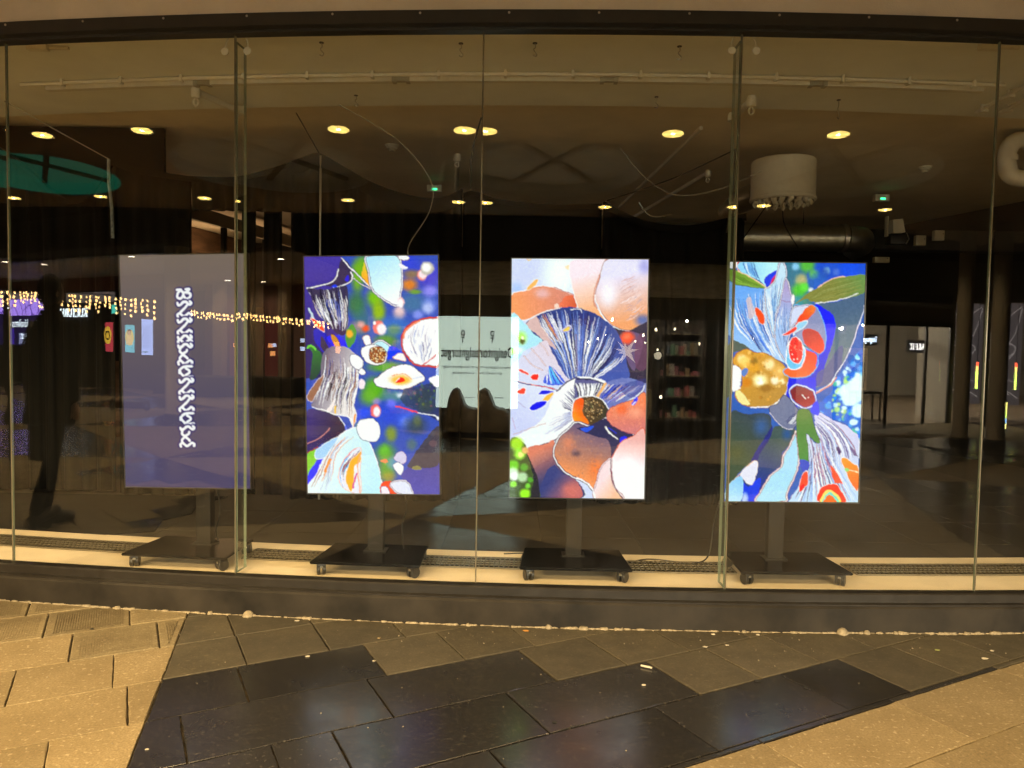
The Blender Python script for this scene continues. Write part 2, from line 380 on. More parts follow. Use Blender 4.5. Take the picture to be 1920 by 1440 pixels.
def art_bark():
    a = Art([(568, 479.5), (816.7, 480), (576.7, 924), (819, 928)], (66, 88, 170), seed=3)
    A, B, C, D = Z(560, 470), Z(690, 470), Z(560, 700), Z(690, 700)
    P = lambda f, t: f(t)[0]
    # blurred garden behind
    W_ = (225, 228, 250)
    for x, y, rx, ry, c, al in [(680, 500, 24, 26, (110, 165, 40), .9), (668, 520, 14, 34, (120, 170, 40), .9), (665, 570, 20, 26, (70, 120, 60), .8), (700, 560, 18, 20, (120, 175, 40), 1), (707, 585, 15, 24, (150, 180, 30), .9),
            (760, 500, 30, 30, (60, 75, 200), .8), (800, 520, 26, 30, (85, 75, 190), .8), (768, 515, 20, 10, (150, 120, 70), .8), (764, 535, 18, 14, (215, 130, 45), .9), (775, 549, 14, 5, (120, 160, 40), .9),
            (770, 570, 30, 22, (80, 130, 140), .6), (800, 575, 16, 18, (150, 165, 230), .7), (802, 548, 17, 12, (150, 145, 225), .9), (798, 580, 12, 12, (190, 200, 235), .8), (780, 592, 12, 10, (150, 160, 230), .8), (745, 588, 14, 15, (215, 180, 180), .9), (746, 583, 9, 9, (228, 205, 205), .8),
            (735, 615, 40, 24, (70, 130, 190), .6), (735, 620, 16, 12, (120, 150, 90), .7), (720, 640, 26, 14, (105, 150, 60), .9), (675, 600, 20, 40, (75, 130, 90), .5), (650, 640, 20, 40, (40, 60, 200), .5), (668, 615, 22, 14, (190, 150, 130), .6), (683, 617, 9, 8, (225, 90, 50), .95), (674, 609, 9, 7, (225, 170, 165), .9),
            (720, 690, 40, 12, (100, 160, 50), .9), (700, 730, 26, 26, (95, 165, 40), .95), (690, 745, 22, 20, (110, 170, 50), .8), (735, 745, 30, 12, (100, 150, 130), .7), (748, 743, 10, 6, (225, 230, 240), .9), (790, 745, 26, 20, (60, 95, 60), .9), (795, 765, 20, 14, (95, 125, 40), .8),
            (730, 760, 12, 12, (130, 130, 230), .9), (703, 754, 10, 8, (180, 150, 220), .7), (720, 780, 40, 24, (50, 80, 200), .8), (760, 790, 22, 20, (75, 110, 220), .8), (756, 793, 12, 10, (130, 150, 235), .6), (730, 815, 14, 18, (135, 150, 60), .9), (775, 800, 26, 20, (60, 70, 60), .7), (778, 790, 10, 14, (110, 120, 70), .6),
            (720, 850, 24, 22, (95, 150, 70), .9), (718, 846, 12, 14, (110, 180, 60), .9), (768, 835, 12, 14, (90, 115, 110), .8), (705, 800, 18, 40, (60, 95, 190), .5), (670, 790, 16, 20, (60, 90, 200), .8), (671, 800, 10, 10, (90, 150, 130), .9), (680, 775, 14, 12, (60, 90, 220), .9), (722, 880, 20, 30, (110, 160, 60), .9), (725, 895, 16, 12, (180, 150, 70), .6), (735, 870, 16, 14, (105, 160, 210), .6)]:
        a.blob(x, y, rx, ry, c, al, .8)
    a.fill(D('460,1040 520,900 660,790 760,640 775,1365 480,1365 330,1140'), (84, 84, 165), (66, 62, 130), (P(D, '600,1365'), P(D, '700,700')), smooth=False)
    a.fill(D('450,990 640,720 775,620 770,1020 560,1075 430,1065'), (74, 68, 70), a=.85)
    a.blob(*P(D, '700,800'), 8, 6, (120, 90, 95), .6); a.fill(D('470,1070 520,1045 580,1080 540,1098 490,1090'), (130, 130, 85))
    a.fill(D('380,190 560,150 770,110 770,560 640,480 400,380 340,300'), (44, 50, 84), (60, 72, 90), (P(D, '760,300'), P(D, '400,300')), smooth=False, a=.75)
    a.speck(a.mask(a.tr(D('400,200 700,60 760,400 480,360'))), 46, 2.6, [(90, 120, 60), (70, 60, 120), (120, 135, 60), (150, 90, 110), (60, 90, 130)], .6)
    # left, violet ground and dark lips
    a.fill(A('40,50 470,60 560,200 600,300 560,380 400,420 330,440 540,640 430,960 560,1120 540,1440 40,1440'), (78, 66, 150), (60, 52, 118), (P(A, '200,100'), P(A, '200,1300')), smooth=False)
    a.fill(A('50,760 200,860 270,960 180,1000 320,1190 270,1440 40,1440'), (44, 38, 90), smooth=False, a=.8)
    a.fill(A('450,120 520,110 590,230 570,330 420,400 330,400 300,370 420,290'), (66, 56, 84)); a.fill(A('500,330 535,270 552,330 530,350'), (56, 48, 190))
    for t, w in (('80,420 190,400 340,355 410,300 432,205', 1.8), ('380,415 480,395 570,345 590,290 575,235', 2.0), ('470,75 560,190 620,240 690,320 800,425', 2.0), ('600,310 690,380 790,430', 1.2)):
        a.line(A(t), w+1.4, (50, 40, 70)); a.line(A(t), w, (250, 240, 240))
    a.blob(*P(A, '390,400'), 5, 3, (40, 70, 220), 1, .5)
    # large pale leaf
    a.fill(A('740,60 690,270 720,330 800,420 770,300 735,180 770,70'), (235, 165, 60), (200, 200, 80), (P(A, '750,320'), P(A, '700,120')))
    a.fill(B('-20,60 -30,160 -10,250 20,420 120,530 310,630 350,480 365,330 310,60'), (176, 218, 244), (240, 250, 255), (P(B, '60,100'), P(B, '300,560')), edge=(252, 252, 255), ew=1.8, edge2=(90, 70, 120))
    a.fill(B('320,60 330,100 400,115 445,90 400,60'), (235, 235, 250), edge=(120, 80, 90), ew=.8); a.fill(B('330,150 345,200 400,215 420,195 370,160'), (240, 232, 245))
    a.blob(*P(B, '350,585'), 7, 9, (235, 190, 190)); a.blob(*P(B, '340,600'), 6, 8, (250, 245, 250))
    a.blob(*P(B, '580,280'), 9, 10, (225, 140, 130), 1, .4); a.blob(*P(B, '590,275'), 8, 8, (240, 220, 225), 1, .5); a.blob(*P(B, '640,210'), 12, 12, (190, 185, 175), 1, .35); a.blob(*P(B, '635,200'), 9, 9, (250, 250, 245), 1, .6)
    # bark columns
    bw = [(235, 235, 235), (250, 250, 250), (30, 28, 50), (20, 20, 40), (150, 145, 165), (90, 100, 160), (200, 190, 185)]
    M = a.fill(A('90,420 230,430 330,430 520,400 540,520 545,660 540,860 490,960 380,900 250,760 190,690 130,520'), (62, 56, 84))
    a.fill(A('300,560 400,560 470,760 420,820 320,660'), (60, 90, 190), a=.7)
    a.gills(A('100,430 150,600 260,780 330,860'), A('510,410 540,600 530,780 500,930'), 80, bw, 1.2, M, 1.6, t0=(0, .6), t1=(.4, 1))
    a.fill(A('160,900 260,890 330,1010 420,1130 330,1190 190,1050'), (40, 44, 170)); a.fill(A('300,980 440,960 560,1100 540,1180 430,1130'), (36, 52, 215)); a.fill(A('250,960 330,1100 320,1180 240,1080'), (70, 60, 80))
    a.fill(A('95,650 120,655 170,770 150,770'), (190, 205, 215)); a.fill(A('120,750 210,800 270,870 275,915 200,860'), (230, 85, 50), edge=(250, 220, 210), ew=.9); a.fill(A('350,950 400,960 455,1060 430,1105 380,1040'), (190, 140, 60), edge=(60, 40, 60), ew=.8)
    a.fill(A('90,1090 130,1065 250,1170 240,1330 180,1440 120,1440 150,1160'), (60, 120, 60), (40, 70, 60), (P(A, '150,1080'), P(A, '180,1420'))); a.line(A('90,1095 130,1070 180,1110'), 3, (110, 190, 70))
    a.fill(A('510,960 580,830 630,900 620,1010 550,1100'), (90, 150, 60), a=.9); a.blob(*P(A, '560,940'), 7, 8, (235, 170, 70), 1, .5)
    M = a.fill(C('270,-230 480,-300 640,-180 660,100 610,350 640,470 600,600 540,500 390,470 150,380 160,300 230,130'), (120, 112, 126), (225, 220, 218), (P(C, '260,-100'), P(C, '640,60')))
    a.fill(C('520,-40 640,-60 655,120 600,300 520,200'), (246, 244, 250), a=.9)
    a.gills(C('280,-220 270,0 220,150 160,360'), C('640,-160 660,80 600,300 610,580'), 110, bw+[(60, 40, 40), (140, 100, 80), (240, 238, 230)], 1.15, M, 1.9, t0=(0, .6), t1=(.4, 1))
    a.fill(C('90,250 240,40 270,60 150,310'), (150, 110, 90), edge=(230, 220, 220), ew=.8); a.fill(C('310,420 400,290 395,340 350,430'), (240, 228, 225)); a.fill(C('390,380 410,370 412,450 395,450'), (225, 190, 90)); a.line(C('600,610 610,540 625,470'), 3, (235, 160, 90))
    a.line(C('150,380 280,420 400,465 540,490'), 1.6, (245, 245, 245)); a.line(C('540,490 590,540 600,620'), 2.2, (250, 240, 235))
    a.fill(C('80,440 280,430 440,500 520,600 510,680 440,720 250,800 85,880'), (62, 52, 112), (52, 44, 70), (P(C, '120,560'), P(C, '420,640')))
    a.line(C('85,795 200,745 290,680 340,620'), 1.8, (180, 130, 130)); a.line(C('440,490 510,590 520,665'), 1.8, (230, 235, 255)); a.line(C('515,590 522,660'), 1.4, (40, 80, 230)); a.line(C('90,900 140,870 210,830'), 2.4, (150, 60, 60))
    # lower left shell
    a.fill(C('85,940 180,860 200,960 90,1180'), (130, 190, 70)); a.fill(C('85,1180 170,1020 280,950 200,1130 110,1270'), (14, 50, 225))
    M = a.fill(C('95,1345 200,1130 280,950 440,710 590,620 690,640 780,790 850,950 900,1150 920,1365 690,1365'), (222, 238, 248), (190, 228, 248), (P(C, '300,1000'), P(C, '840,1200')), edge=(252, 252, 255), ew=1.6)
    a.fill(C('190,870 310,780 440,720 330,900 280,950 190,960'), (170, 205, 235), edge=(250, 250, 255), ew=1.2)
    a.gills(C('430,740 320,900 200,1150 110,1340'), C('620,700 420,900 380,1150 300,1345'), 26, [(250, 250, 252), (170, 130, 110), (200, 210, 230), (150, 165, 190), (215, 150, 100)], 1.2, M, 1.3, t0=(0, .4), t1=(.6, 1))
    a.line(C('350,970 320,1040 290,1100'), 4, (225, 150, 80))
    a.fill(C('690,850 600,870 500,980 440,1120 460,1240 560,1330 690,1345 680,1100'), (226, 226, 244), edge=(245, 180, 160), ew=1)
    a.gills(C('660,840 540,930 450,1110 480,1300'), C('690,880 620,1000 530,1100 540,1320'), 14, [(60, 90, 220), (110, 180, 240), (60, 50, 90), (250, 250, 255), (225, 140, 140)], 1.3, None, 1, t0=(0, .4), t1=(.5, 1))
    a.fill(C('690,880 640,920 560,1010 520,1200 580,1330 610,1200 620,1050 680,1000'), (240, 170, 60), edge=(255, 245, 230), ew=.8); a.line(C('640,1130 610,1230 600,1290'), 3, (200, 80, 150)); a.line(C('690,900 650,1050 680,1340'), 2.5, (245, 170, 130), .8)
    # stones, shells and seed pods
    a.fill(A('560,1200 620,1170 710,1240 700,1330 650,1345 580,1290'), (246, 246, 252), edge=(60, 50, 90), ew=1); a.fill(A('650,1370 700,1325 740,1380 700,1405'), (248, 248, 252), edge=(70, 60, 90), ew=.8)
    a.fill(A('705,980 770,960 800,1060 750,1090'), (248, 246, 250), edge=(150, 100, 100), ew=.8); a.blob(*P(C, '695,130'), 5.5, 9, (250, 225, 230), 1, .3)
    a.blob(*P(B, '100,870'), 10, 12, (225, 120, 110), 1, .3); a.blob(*P(B, '135,890'), 9, 11, (250, 232, 235), 1, .5); a.blob(*P(B, '55,820'), 2.5, 3, (255, 255, 255), 1, .3)
    a.fill(B('5,1090 60,1040 140,1020 230,1080 210,1150 100,1110'), (190, 225, 240), edge=(250, 250, 250), ew=1.6, edge2=(70, 60, 90)); a.fill(B('240,1080 340,1130 360,1170 220,1230 190,1180'), (30, 70, 215)); a.fill(B('260,1210 350,1165 405,1230 380,1250'), (245, 235, 235), edge=(235, 160, 90), ew=.8)
    a.fill(B('-90,1110 -10,1070 110,1080 195,1160 180,1260 90,1300 -20,1270 -80,1190'), (250, 250, 252), edge=(70, 50, 80), ew=1); M = a.fill(B('0,1130 60,1090 140,1100 185,1170 160,1250 90,1275 10,1230'), (150, 90, 50), edge=(100, 50, 50), ew=1)
    a.speck(M, 90, 1.3, [(250, 230, 190), (110, 60, 30), (230, 190, 130), (90, 50, 30)], .9, .4)
    M = a.fill(B('365,960 440,850 560,790 700,770 775,820 775,1280 640,1310 500,1290 400,1180 360,1080'), (246, 246, 250), edge=(205, 75, 60), ew=1.8, edge2=(120, 60, 80))
    a.line(B('380,1000 390,930 470,850 560,800'), 3.4, (225, 140, 110), .8); a.line(B('600,1290 700,1220 770,1150'), 1.8, (190, 60, 60))
    a.gills(B('450,870 420,1000 450,1120 520,1240'), B('760,800 720,980 700,1120 640,1290'), 26, [(120, 130, 175), (160, 165, 200), (90, 95, 140), (150, 140, 160)], .9, M, 2, .75, t0=(0, .7), t1=(.3, 1)); a.blob(*P(B, '680,930'), 12, 20, (255, 255, 255), .9, .9)
    a.fill(D('45,90 110,30 250,-60 450,-80 610,60 560,120 380,190 200,180 90,150'), (250, 248, 250), edge=(60, 40, 70), ew=1.2)
    a.blob(*P(D, '340,80'), 24, 12, (246, 205, 150), .95, .7); a.blob(*P(D, '350,90'), 20, 9, (245, 180, 60), .8, .7); a.fill(D('290,110 350,55 400,90 350,115'), (225, 60, 40)); a.line(D('290,105 330,65'), 1.4, (255, 240, 230)); a.line(D('250,40 380,20 470,80'), .8, (225, 110, 70)); a.line(D('480,70 540,60 590,50'), .6, (150, 170, 210))
    a.fill(D('655,80 740,40 775,70 770,150 720,155'), (250, 245, 250)); a.blob(*P(D, '70,430'), 9, 12, (225, 110, 110), 1, .3); a.blob(*P(D, '82,440'), 7, 10, (250, 235, 240), 1, .5)
    a.fill(D('-120,550 -70,520 40,520 110,590 120,700 80,770 0,775 -90,740 -140,640'), (248, 250, 252), edge=(70, 80, 110), ew=.9)
    a.fill(D('270,960 340,885 400,920 405,1000 350,1025'), (205, 200, 222), edge=(140, 110, 150), ew=.7); a.fill(D('262,1050 320,1010 375,1060 340,1150'), (242, 246, 252), edge=(100, 110, 150), ew=.8); a.fill(D('120,990 180,970 210,1005 170,1015'), (225, 140, 100))
    a.fill(D('135,1240 240,1215 260,1300 350,1365 140,1365'), (226, 80, 40)); a.fill(D('235,1240 330,1210 420,1230 480,1365 350,1365 260,1310'), (218, 222, 246), edge=(250, 250, 255), ew=1.2, edge2=(80, 60, 110)); a.fill(D('135,1280 200,1290 220,1365 140,1365'), (236, 225, 235), edge=(90, 70, 140), ew=.8)
    a.line(D('290,380 400,410 540,455'), 2.6, (225, 80, 80)); a.line(D('540,455 640,475 720,490 760,530'), 1.6, (245, 245, 250)); a.blob(*P(D, '755,520'), 2.5, 3, (255, 255, 255), 1, .4)
    return a

def art_mushroom():
    a = Art([(960, 486.5), (1216, 486.5), (956, 932.5), (1207.5, 937.5)], (206, 214, 240), seed=5)
    A, B, C, D = Z(950, 480), Z(1085, 480), Z(950, 705), Z(1085, 705)
    P = lambda f, t: f(t)[0]
    a.blob(1050, 515, 40, 60, (238, 250, 255), 1, .9); a.blob(985, 520, 26, 40, (200, 208, 240), .8, .9); a.blob(970, 545, 14, 18, (160, 190, 240), .7, .9)
    a.line(A('230,45 250,60 270,50'), 2, (240, 200, 140)); a.fill(A('650,130 740,90 840,40 760,110 720,170'), (245, 190, 110), (250, 230, 210), (P(A, '760,90'), P(A, '650,140')))
    # peach cap on the left
    a.fill(A('55,450 230,390 330,350 420,345 540,370 750,450 805,580 560,600 420,640 330,680 180,735 60,670'), (232, 158, 112), (206, 140, 122), (P(A, '100,620'), P(A, '600,480')), edge=(252, 250, 250), ew=1.6)
    a.blob(*P(A, '400,430'), 18, 12, (222, 186, 190), .8, .9); a.fill(A('640,480 745,455 805,575 600,585'), (196, 96, 66), (220, 120, 90), (P(A, '760,560'), P(A, '640,500')), a=.9); a.fill(A('530,560 570,540 590,580 540,590'), (245, 205, 190)); a.line(A('530,365 640,400 750,450 805,575'), 1.2, (170, 90, 90))
    a.fill(A('230,370 330,270 355,295 300,360 240,400'), (236, 180, 110), edge=(250, 240, 225), ew=.8)
    # round pale caps, top right
    a.fill(B('-110,140 0,40 300,40 240,260 190,390 190,560 330,780 200,720 60,640 -20,560'), (238, 224, 232), (232, 168, 118), (P(B, '100,200'), P(B, '230,700')), edge=(250, 246, 246), ew=1.6)
    a.fill(B('300,40 330,40 240,260 185,400 180,500 210,600 170,560 165,420 220,240'), (200, 140, 120), a=.8)
    a.fill(B('330,40 780,40 790,740 700,810 560,840 400,800 290,690 210,560 185,450 230,270'), (222, 220, 242), (224, 160, 116), (P(B, '420,220'), P(B, '520,760')), edge=(150, 90, 80), ew=1.0)
    a.blob(*P(B, '330,430'), 22, 34, (244, 242, 252), .85, .9); a.blob(*P(B, '720,730'), 18, 14, (86, 110, 170), .9, .9); a.blob(*P(B, '740,120'), 14, 18, (150, 150, 210), .7, 1)
    M = a.mask(a.tr(B('360,160 760,100 780,640 420,790'))); a.gills(B('420,330 520,250 640,190'), B('480,760 640,700 780,590'), 44, [(186, 164, 180), (236, 222, 226), (196, 150, 140)], 1.0, M, 1.6, .5, t0=(0, .7), t1=(.4, 1))
    a.line(B('185,440 195,520 270,680 340,760'), 1.3, (252, 240, 235))
    # dark surroundings right
    a.fill(B('330,790 440,830 560,850 770,740 765,1440 380,1440 420,1120 400,950'), (54, 48, 70), smooth=False); a.fill(B('460,920 520,860 580,850 680,890 720,1020 640,1260 600,1280 480,1050'), (112, 92, 130), a=.8); a.fill(B('640,950 740,900 760,1260 640,1260'), (110, 70, 96), a=.7)
    a.blob(*P(B, '545,925'), 15, 13, (226, 92, 62), 1, .6); a.blob(*P(B, '540,915'), 8, 6, (240, 130, 100), .8, .9)
    # blue fan of gills
    M = a.fill(A('215,790 330,690 440,640 560,605 690,585 840,600 1000,660 1180,790 1300,980 1340,1180 1330,1440 700,1440 620,1330 520,1180 420,1000'), (52, 70, 128), (74, 92, 160), (P(A, '700,640'), P(A, '800,1400')))
    a.blob(*P(A, '880,760'), 26, 22, (46, 44, 104), .9, .9); a.blob(*P(A, '640,800'), 16, 26, (60, 90, 170), .7, 1)
    for g0, g1, n in (('330,690 420,880 600,1160 700,1420', '690,585 720,850 760,1150 790,1420', 34), ('690,585 720,850 760,1150 790,1420', '1010,660 960,900 900,1150 860,1420', 26), ('1010,660 960,900 900,1150 860,1420', '1340,1100 1240,1230 1080,1340 940,1420', 36)): a.gills(A(g0), A(g1), n, [(250, 250, 252), (240, 244, 252), (36, 40, 90), (26, 30, 76), (150, 175, 225), (96, 120, 190)], 1.25, M, 1.0, .95, t0=(0, .3), t1=(.9, 1))
    a.fill(A('215,790 330,690 380,780 500,960 560,1060 430,970 330,880'), (206, 178, 176)); a.gills(A('330,690 420,850 560,1010'), A('480,640 560,800 640,1000'), 12, [(250, 246, 244), (60, 60, 110), (225, 150, 90), (80, 90, 170)], 1.3, None, .8, t0=(0, .2), t1=(.8, 1))
    a.fill(A('630,840 680,790 720,800 700,850 640,865'), (245, 200, 100), edge=(255, 250, 240), ew=1, edge2=(40, 50, 190)); a.line(A('720,610 820,605 845,650'), 1.5, (240, 244, 250)); a.line(A('780,900 790,1300'), 3.5, (130, 115, 140), .7)
    # sky gap with sunlit leaves
    a.fill(A('55,680 180,740 300,880 400,970 200,1080 55,1250'), (176, 222, 246)); a.blob(*P(A, '100,800'), 10, 16, (246, 255, 250), 1, 1); a.blob(*P(A, '170,930'), 13, 16, (180, 230, 90), .9, .9); a.blob(*P(A, '80,1080'), 10, 10, (190, 225, 110), .8, .9); a.blob(*P(A, '180,970'), 5, 6, (80, 80, 40), .9, .6); a.blob(*P(A, '180,930'), 3.5, 3.5, (255, 250, 210), 1, .5); a.blob(*P(A, '150,1070'), 12, 8, (240, 250, 255), .8, 1)
    # pale lower fan
    a.fill(A('55,1255 240,1110 430,960 520,1110 640,1330 700,1440 55,1400'), (218, 206, 216), (206, 214, 238), (P(A, '420,1000'), P(A, '100,1380')))
    for t in ('200,1130 300,1240 400,1290', '280,1050 370,1150 440,1240', '380,990 430,1050 470,1120'): a.line(A(t), 2.2, (170, 120, 120)); a.line(A(t), 1.0, (250, 246, 250))
    a.fill(A('130,1290 180,1285 250,1330 240,1350 170,1320'), (226, 90, 80), edge=(250, 240, 245), ew=.9); a.fill(A('270,1370 310,1335 365,1340 350,1400 300,1405'), (228, 58, 46), edge=(250, 240, 240), ew=1)
    M = a.fill(A('420,1440 470,1290 500,1250 660,1440'), (80, 110, 210)); a.gills(A('470,1270 440,1360 430,1440'), A('500,1250 580,1350 660,1440'), 12, [(250, 250, 252), (230, 80, 60), (60, 80, 200), (30, 30, 80), (110, 190, 240)], 1.4, M, .6)
    a.fill(C('45,50 200,90 440,130 570,170 500,300 300,420 420,560 60,720 45,400'), (214, 220, 244), (200, 206, 236), (P(C, '300,150'), P(C, '100,450')))
    a.line(C('45,50 200,90 300,110 440,130 570,165'), 2.6, (60, 60, 130)); a.line(C('45,45 300,105 570,160'), 1.2, (245, 200, 200)); a.line(C('280,110 440,130 540,155'), 1.4, (225, 90, 80)); a.line(C('60,260 210,355'), 1.4, (180, 175, 205)); a.line(C('70,480 100,600'), 1.4, (190, 170, 200))
    a.fill(C('105,190 160,150 215,145 200,205 150,210'), (228, 84, 66), edge=(250, 244, 250), ew=1.2); a.fill(C('355,210 410,165 540,185 440,215 380,220'), (22, 40, 205), edge=(240, 246, 255), ew=.8); a.fill(C('400,275 470,210 530,200 480,280 440,300'), (240, 180, 80), edge=(250, 250, 250), ew=.8); a.fill(C('255,370 300,320 400,285 455,300 400,360 300,395'), (10, 30, 210), edge=(245, 250, 255), ew=1.2)
    # white apron of the gills
    M = a.fill(C('560,175 680,70 790,20 880,20 1060,50 1110,90 1090,240 900,330 760,370 780,520 700,600 560,720 430,770 240,830 60,760 70,710 300,580 420,470 500,300'), (240, 246, 252), (228, 240, 250), (P(C, '700,300'), P(C, '200,720')), edge=(250, 250, 252), ew=1.4)
    a.line(C('560,180 680,75 790,20'), 2.4, (60, 50, 90)); a.line(C('240,830 430,770 540,725 650,650 780,530'), 2.2, (70, 50, 80))
    a.gills(C('560,300 660,380 760,430'), C('800,60 840,150 870,270'), 18, [(70, 66, 96), (110, 104, 136), (60, 56, 90)], 1.2, M, .9, .9, t0=(0, .4)); a.gills(C('330,760 560,620 760,470'), C('420,500 600,430 760,415'), 24, [(170, 176, 205), (150, 150, 185), (110, 104, 140)], .8, M, 1, .7, t0=(.2, .85)); a.line(C('80,660 300,585 440,535'), .9, (190, 150, 140))
    # collar of short gills above the stem
    M = a.fill(D('-40,40 60,45 180,55 290,90 330,110 200,240 100,235 0,270 -40,300'), (96, 96, 138)); a.gills(D('-60,90 -10,180 -5,270'), D('280,90 240,170 200,240'), 26, [(248, 248, 252), (250, 250, 252), (30, 28, 66)], 1.5, M, .5); a.line(D('-20,42 80,42 200,62 320,115'), 2.2, (36, 34, 76))
    M = a.fill(D('200,245 290,95 520,30 740,100 620,240 340,370 300,300'), (112, 122, 176)); a.gills(D('200,245 260,160 300,100'), D('360,360 560,230 740,120'), 26, [(248, 248, 252), (40, 50, 130), (170, 180, 220), (205, 170, 150), (60, 80, 190)], 1.4, M, .9, t0=(0, .5)); a.fill(D('195,240 280,95 310,105 220,245'), (226, 178, 120)); a.fill(D('480,120 760,40 750,200 560,250'), (54, 62, 130), a=.5)
    # cup
    M = a.fill(D('-80,420 -60,300 0,250 120,235 240,260 330,370 320,450 250,510 130,570 0,560 -60,510'), (98, 72, 46), (60, 56, 44), (P(D, '40,400'), P(D, '300,420')), edge=(252, 248, 244), ew=1.8); a.fill(D('-75,420 -55,310 20,250 60,300 40,400 110,540 0,560 -60,500'), (240, 150, 50), (222, 98, 40), (P(D, '-60,480'), P(D, '60,380')))
    M2 = a.mask(a.tr(D('60,260 200,260 290,340 250,450 130,530 70,420'))); a.speck(M2, 150, 1.3, [(206, 180, 140), (50, 40, 30), (150, 120, 80), (40, 34, 26)], .85, .5)
    # flesh coloured folds below
    a.fill(C('230,835 430,775 530,730 540,900 600,1040 760,1150 860,1370 320,1370 300,1150'), (204, 128, 108), (60, 66, 110), (P(C, '400,820'), P(C, '560,1150'))); a.fill(C('400,1370 440,1100 540,1010 620,1100 760,1160 840,1370'), (60, 70, 122), (196, 116, 110), (P(C, '520,1150'), P(C, '760,1330')), a=.9); a.blob(*P(C, '720,1290'), 22, 18, (200, 120, 112), .9, .9)
    M = a.fill(C('530,830 590,690 700,600 780,530 1000,580 1100,500 1260,700 1180,940 1090,1080 1000,1300 880,1200 700,1120 600,1030 540,930'), (112, 96, 120), (226, 150, 100), (P(C, '960,620'), P(C, '800,1130')), edge=(252, 248, 246), ew=2.0, edge2=(60, 40, 80))
    a.blob(*P(C, '690,760'), 16, 22, (206, 132, 104), .8, 1); a.blob(*P(C, '1010,1060'), 22, 26, (226, 130, 76), .9, 1); a.blob(*P(C, '780,880'), 12, 8, (84, 70, 84), .8, 1); a.speck(M, 150, 2.2, [(160, 120, 120), (190, 130, 110), (120, 100, 130), (220, 150, 110)], .25)
    # dark blue crease, right folds
    a.fill(D('-20,590 130,560 310,490 460,610 620,680 500,730 390,880 370,930 330,740 160,680 60,640'), (50, 50, 84)); a.fill(D('20,600 100,580 170,570 90,640'), (50, 90, 200)); a.line(D('300,580 350,650 430,715'), 2.4, (250, 240, 226)); a.line(D('330,590 420,650'), 2, (40, 60, 200), .8); a.fill(D('470,700 540,690 520,730 470,760'), (40, 50, 210))
    M = a.fill(D('310,490 340,380 480,310 640,260 750,200 745,630 640,660 520,640 400,580'), (222, 132, 96), (200, 128, 128), (P(D, '520,320'), P(D, '560,640')), edge=(110, 60, 90), ew=1.2); a.blob(*P(D, '480,380'), 12, 12, (228, 110, 66), .8, 1); a.blob(*P(D, '640,420'), 16, 14, (232, 164, 140), .8, 1); a.speck(M, 90, 2, [(232, 160, 130), (190, 120, 120)], .3)
    a.fill(D('590,330 640,250 665,260 630,330'), (40, 60, 210)); a.line(D('640,240 700,190 740,110'), 1.8, (235, 244, 252)); a.line(D('600,335 640,300'), 2, (250, 250, 250))
    M = a.fill(D('370,940 470,760 600,690 745,640 735,1400 490,1390 390,1250 365,1100'), (226, 176, 170), (250, 250, 255), (P(D, '640,720'), P(D, '560,1080')), edge=(206, 110, 84), ew=1.4); a.blob(*P(D, '560,1120'), 24, 38, (254, 254, 255), 1, .9)
    a.fill(D('180,1385 200,1180 260,1020 360,940 365,1100 400,1260 490,1390'), (240, 216, 218), (246, 190, 160), (P(D, '250,1200'), P(D, '420,1330')), edge=(252, 246, 244), ew=1.4, edge2=(150, 70, 80)); a.line(D('360,950 365,1100 400,1250 490,1385'), 1.4, (90, 50, 70)); a.line(D('180,1380 150,1270 60,1190 -20,1150'), 2.4, (250, 246, 246))
    # sunlit leaves, bottom left
    M = a.fill(C('40,740 200,760 240,900 300,1060 330,1200 370,1370 40,1370'), (70, 88, 52)); a.fill(C('230,880 290,1000 360,1180 370,1370 270,1370 300,1150'), (40, 40, 52))
    for t, rx, c in [('120,770', 14, (170, 220, 60)), ('150,880', 12, (160, 230, 80)), ('160,890', 6, (235, 245, 150)), ('80,1010', 12, (120, 200, 60)), ('70,1100', 13, (220, 250, 220)), ('90,1130', 9, (250, 255, 255)), ('180,1140', 11, (190, 220, 180)), ('80,1220', 7, (150, 225, 70)), ('210,1330', 11, (160, 235, 60)), ('240,1240', 6, (130, 205, 80)), ('270,1170', 6, (90, 160, 60)), ('200,1030', 8, (90, 160, 60)), ('210,840', 7, (225, 180, 120))]: a.blob(*P(C, t), rx, rx, c, .95, .6)
    return a

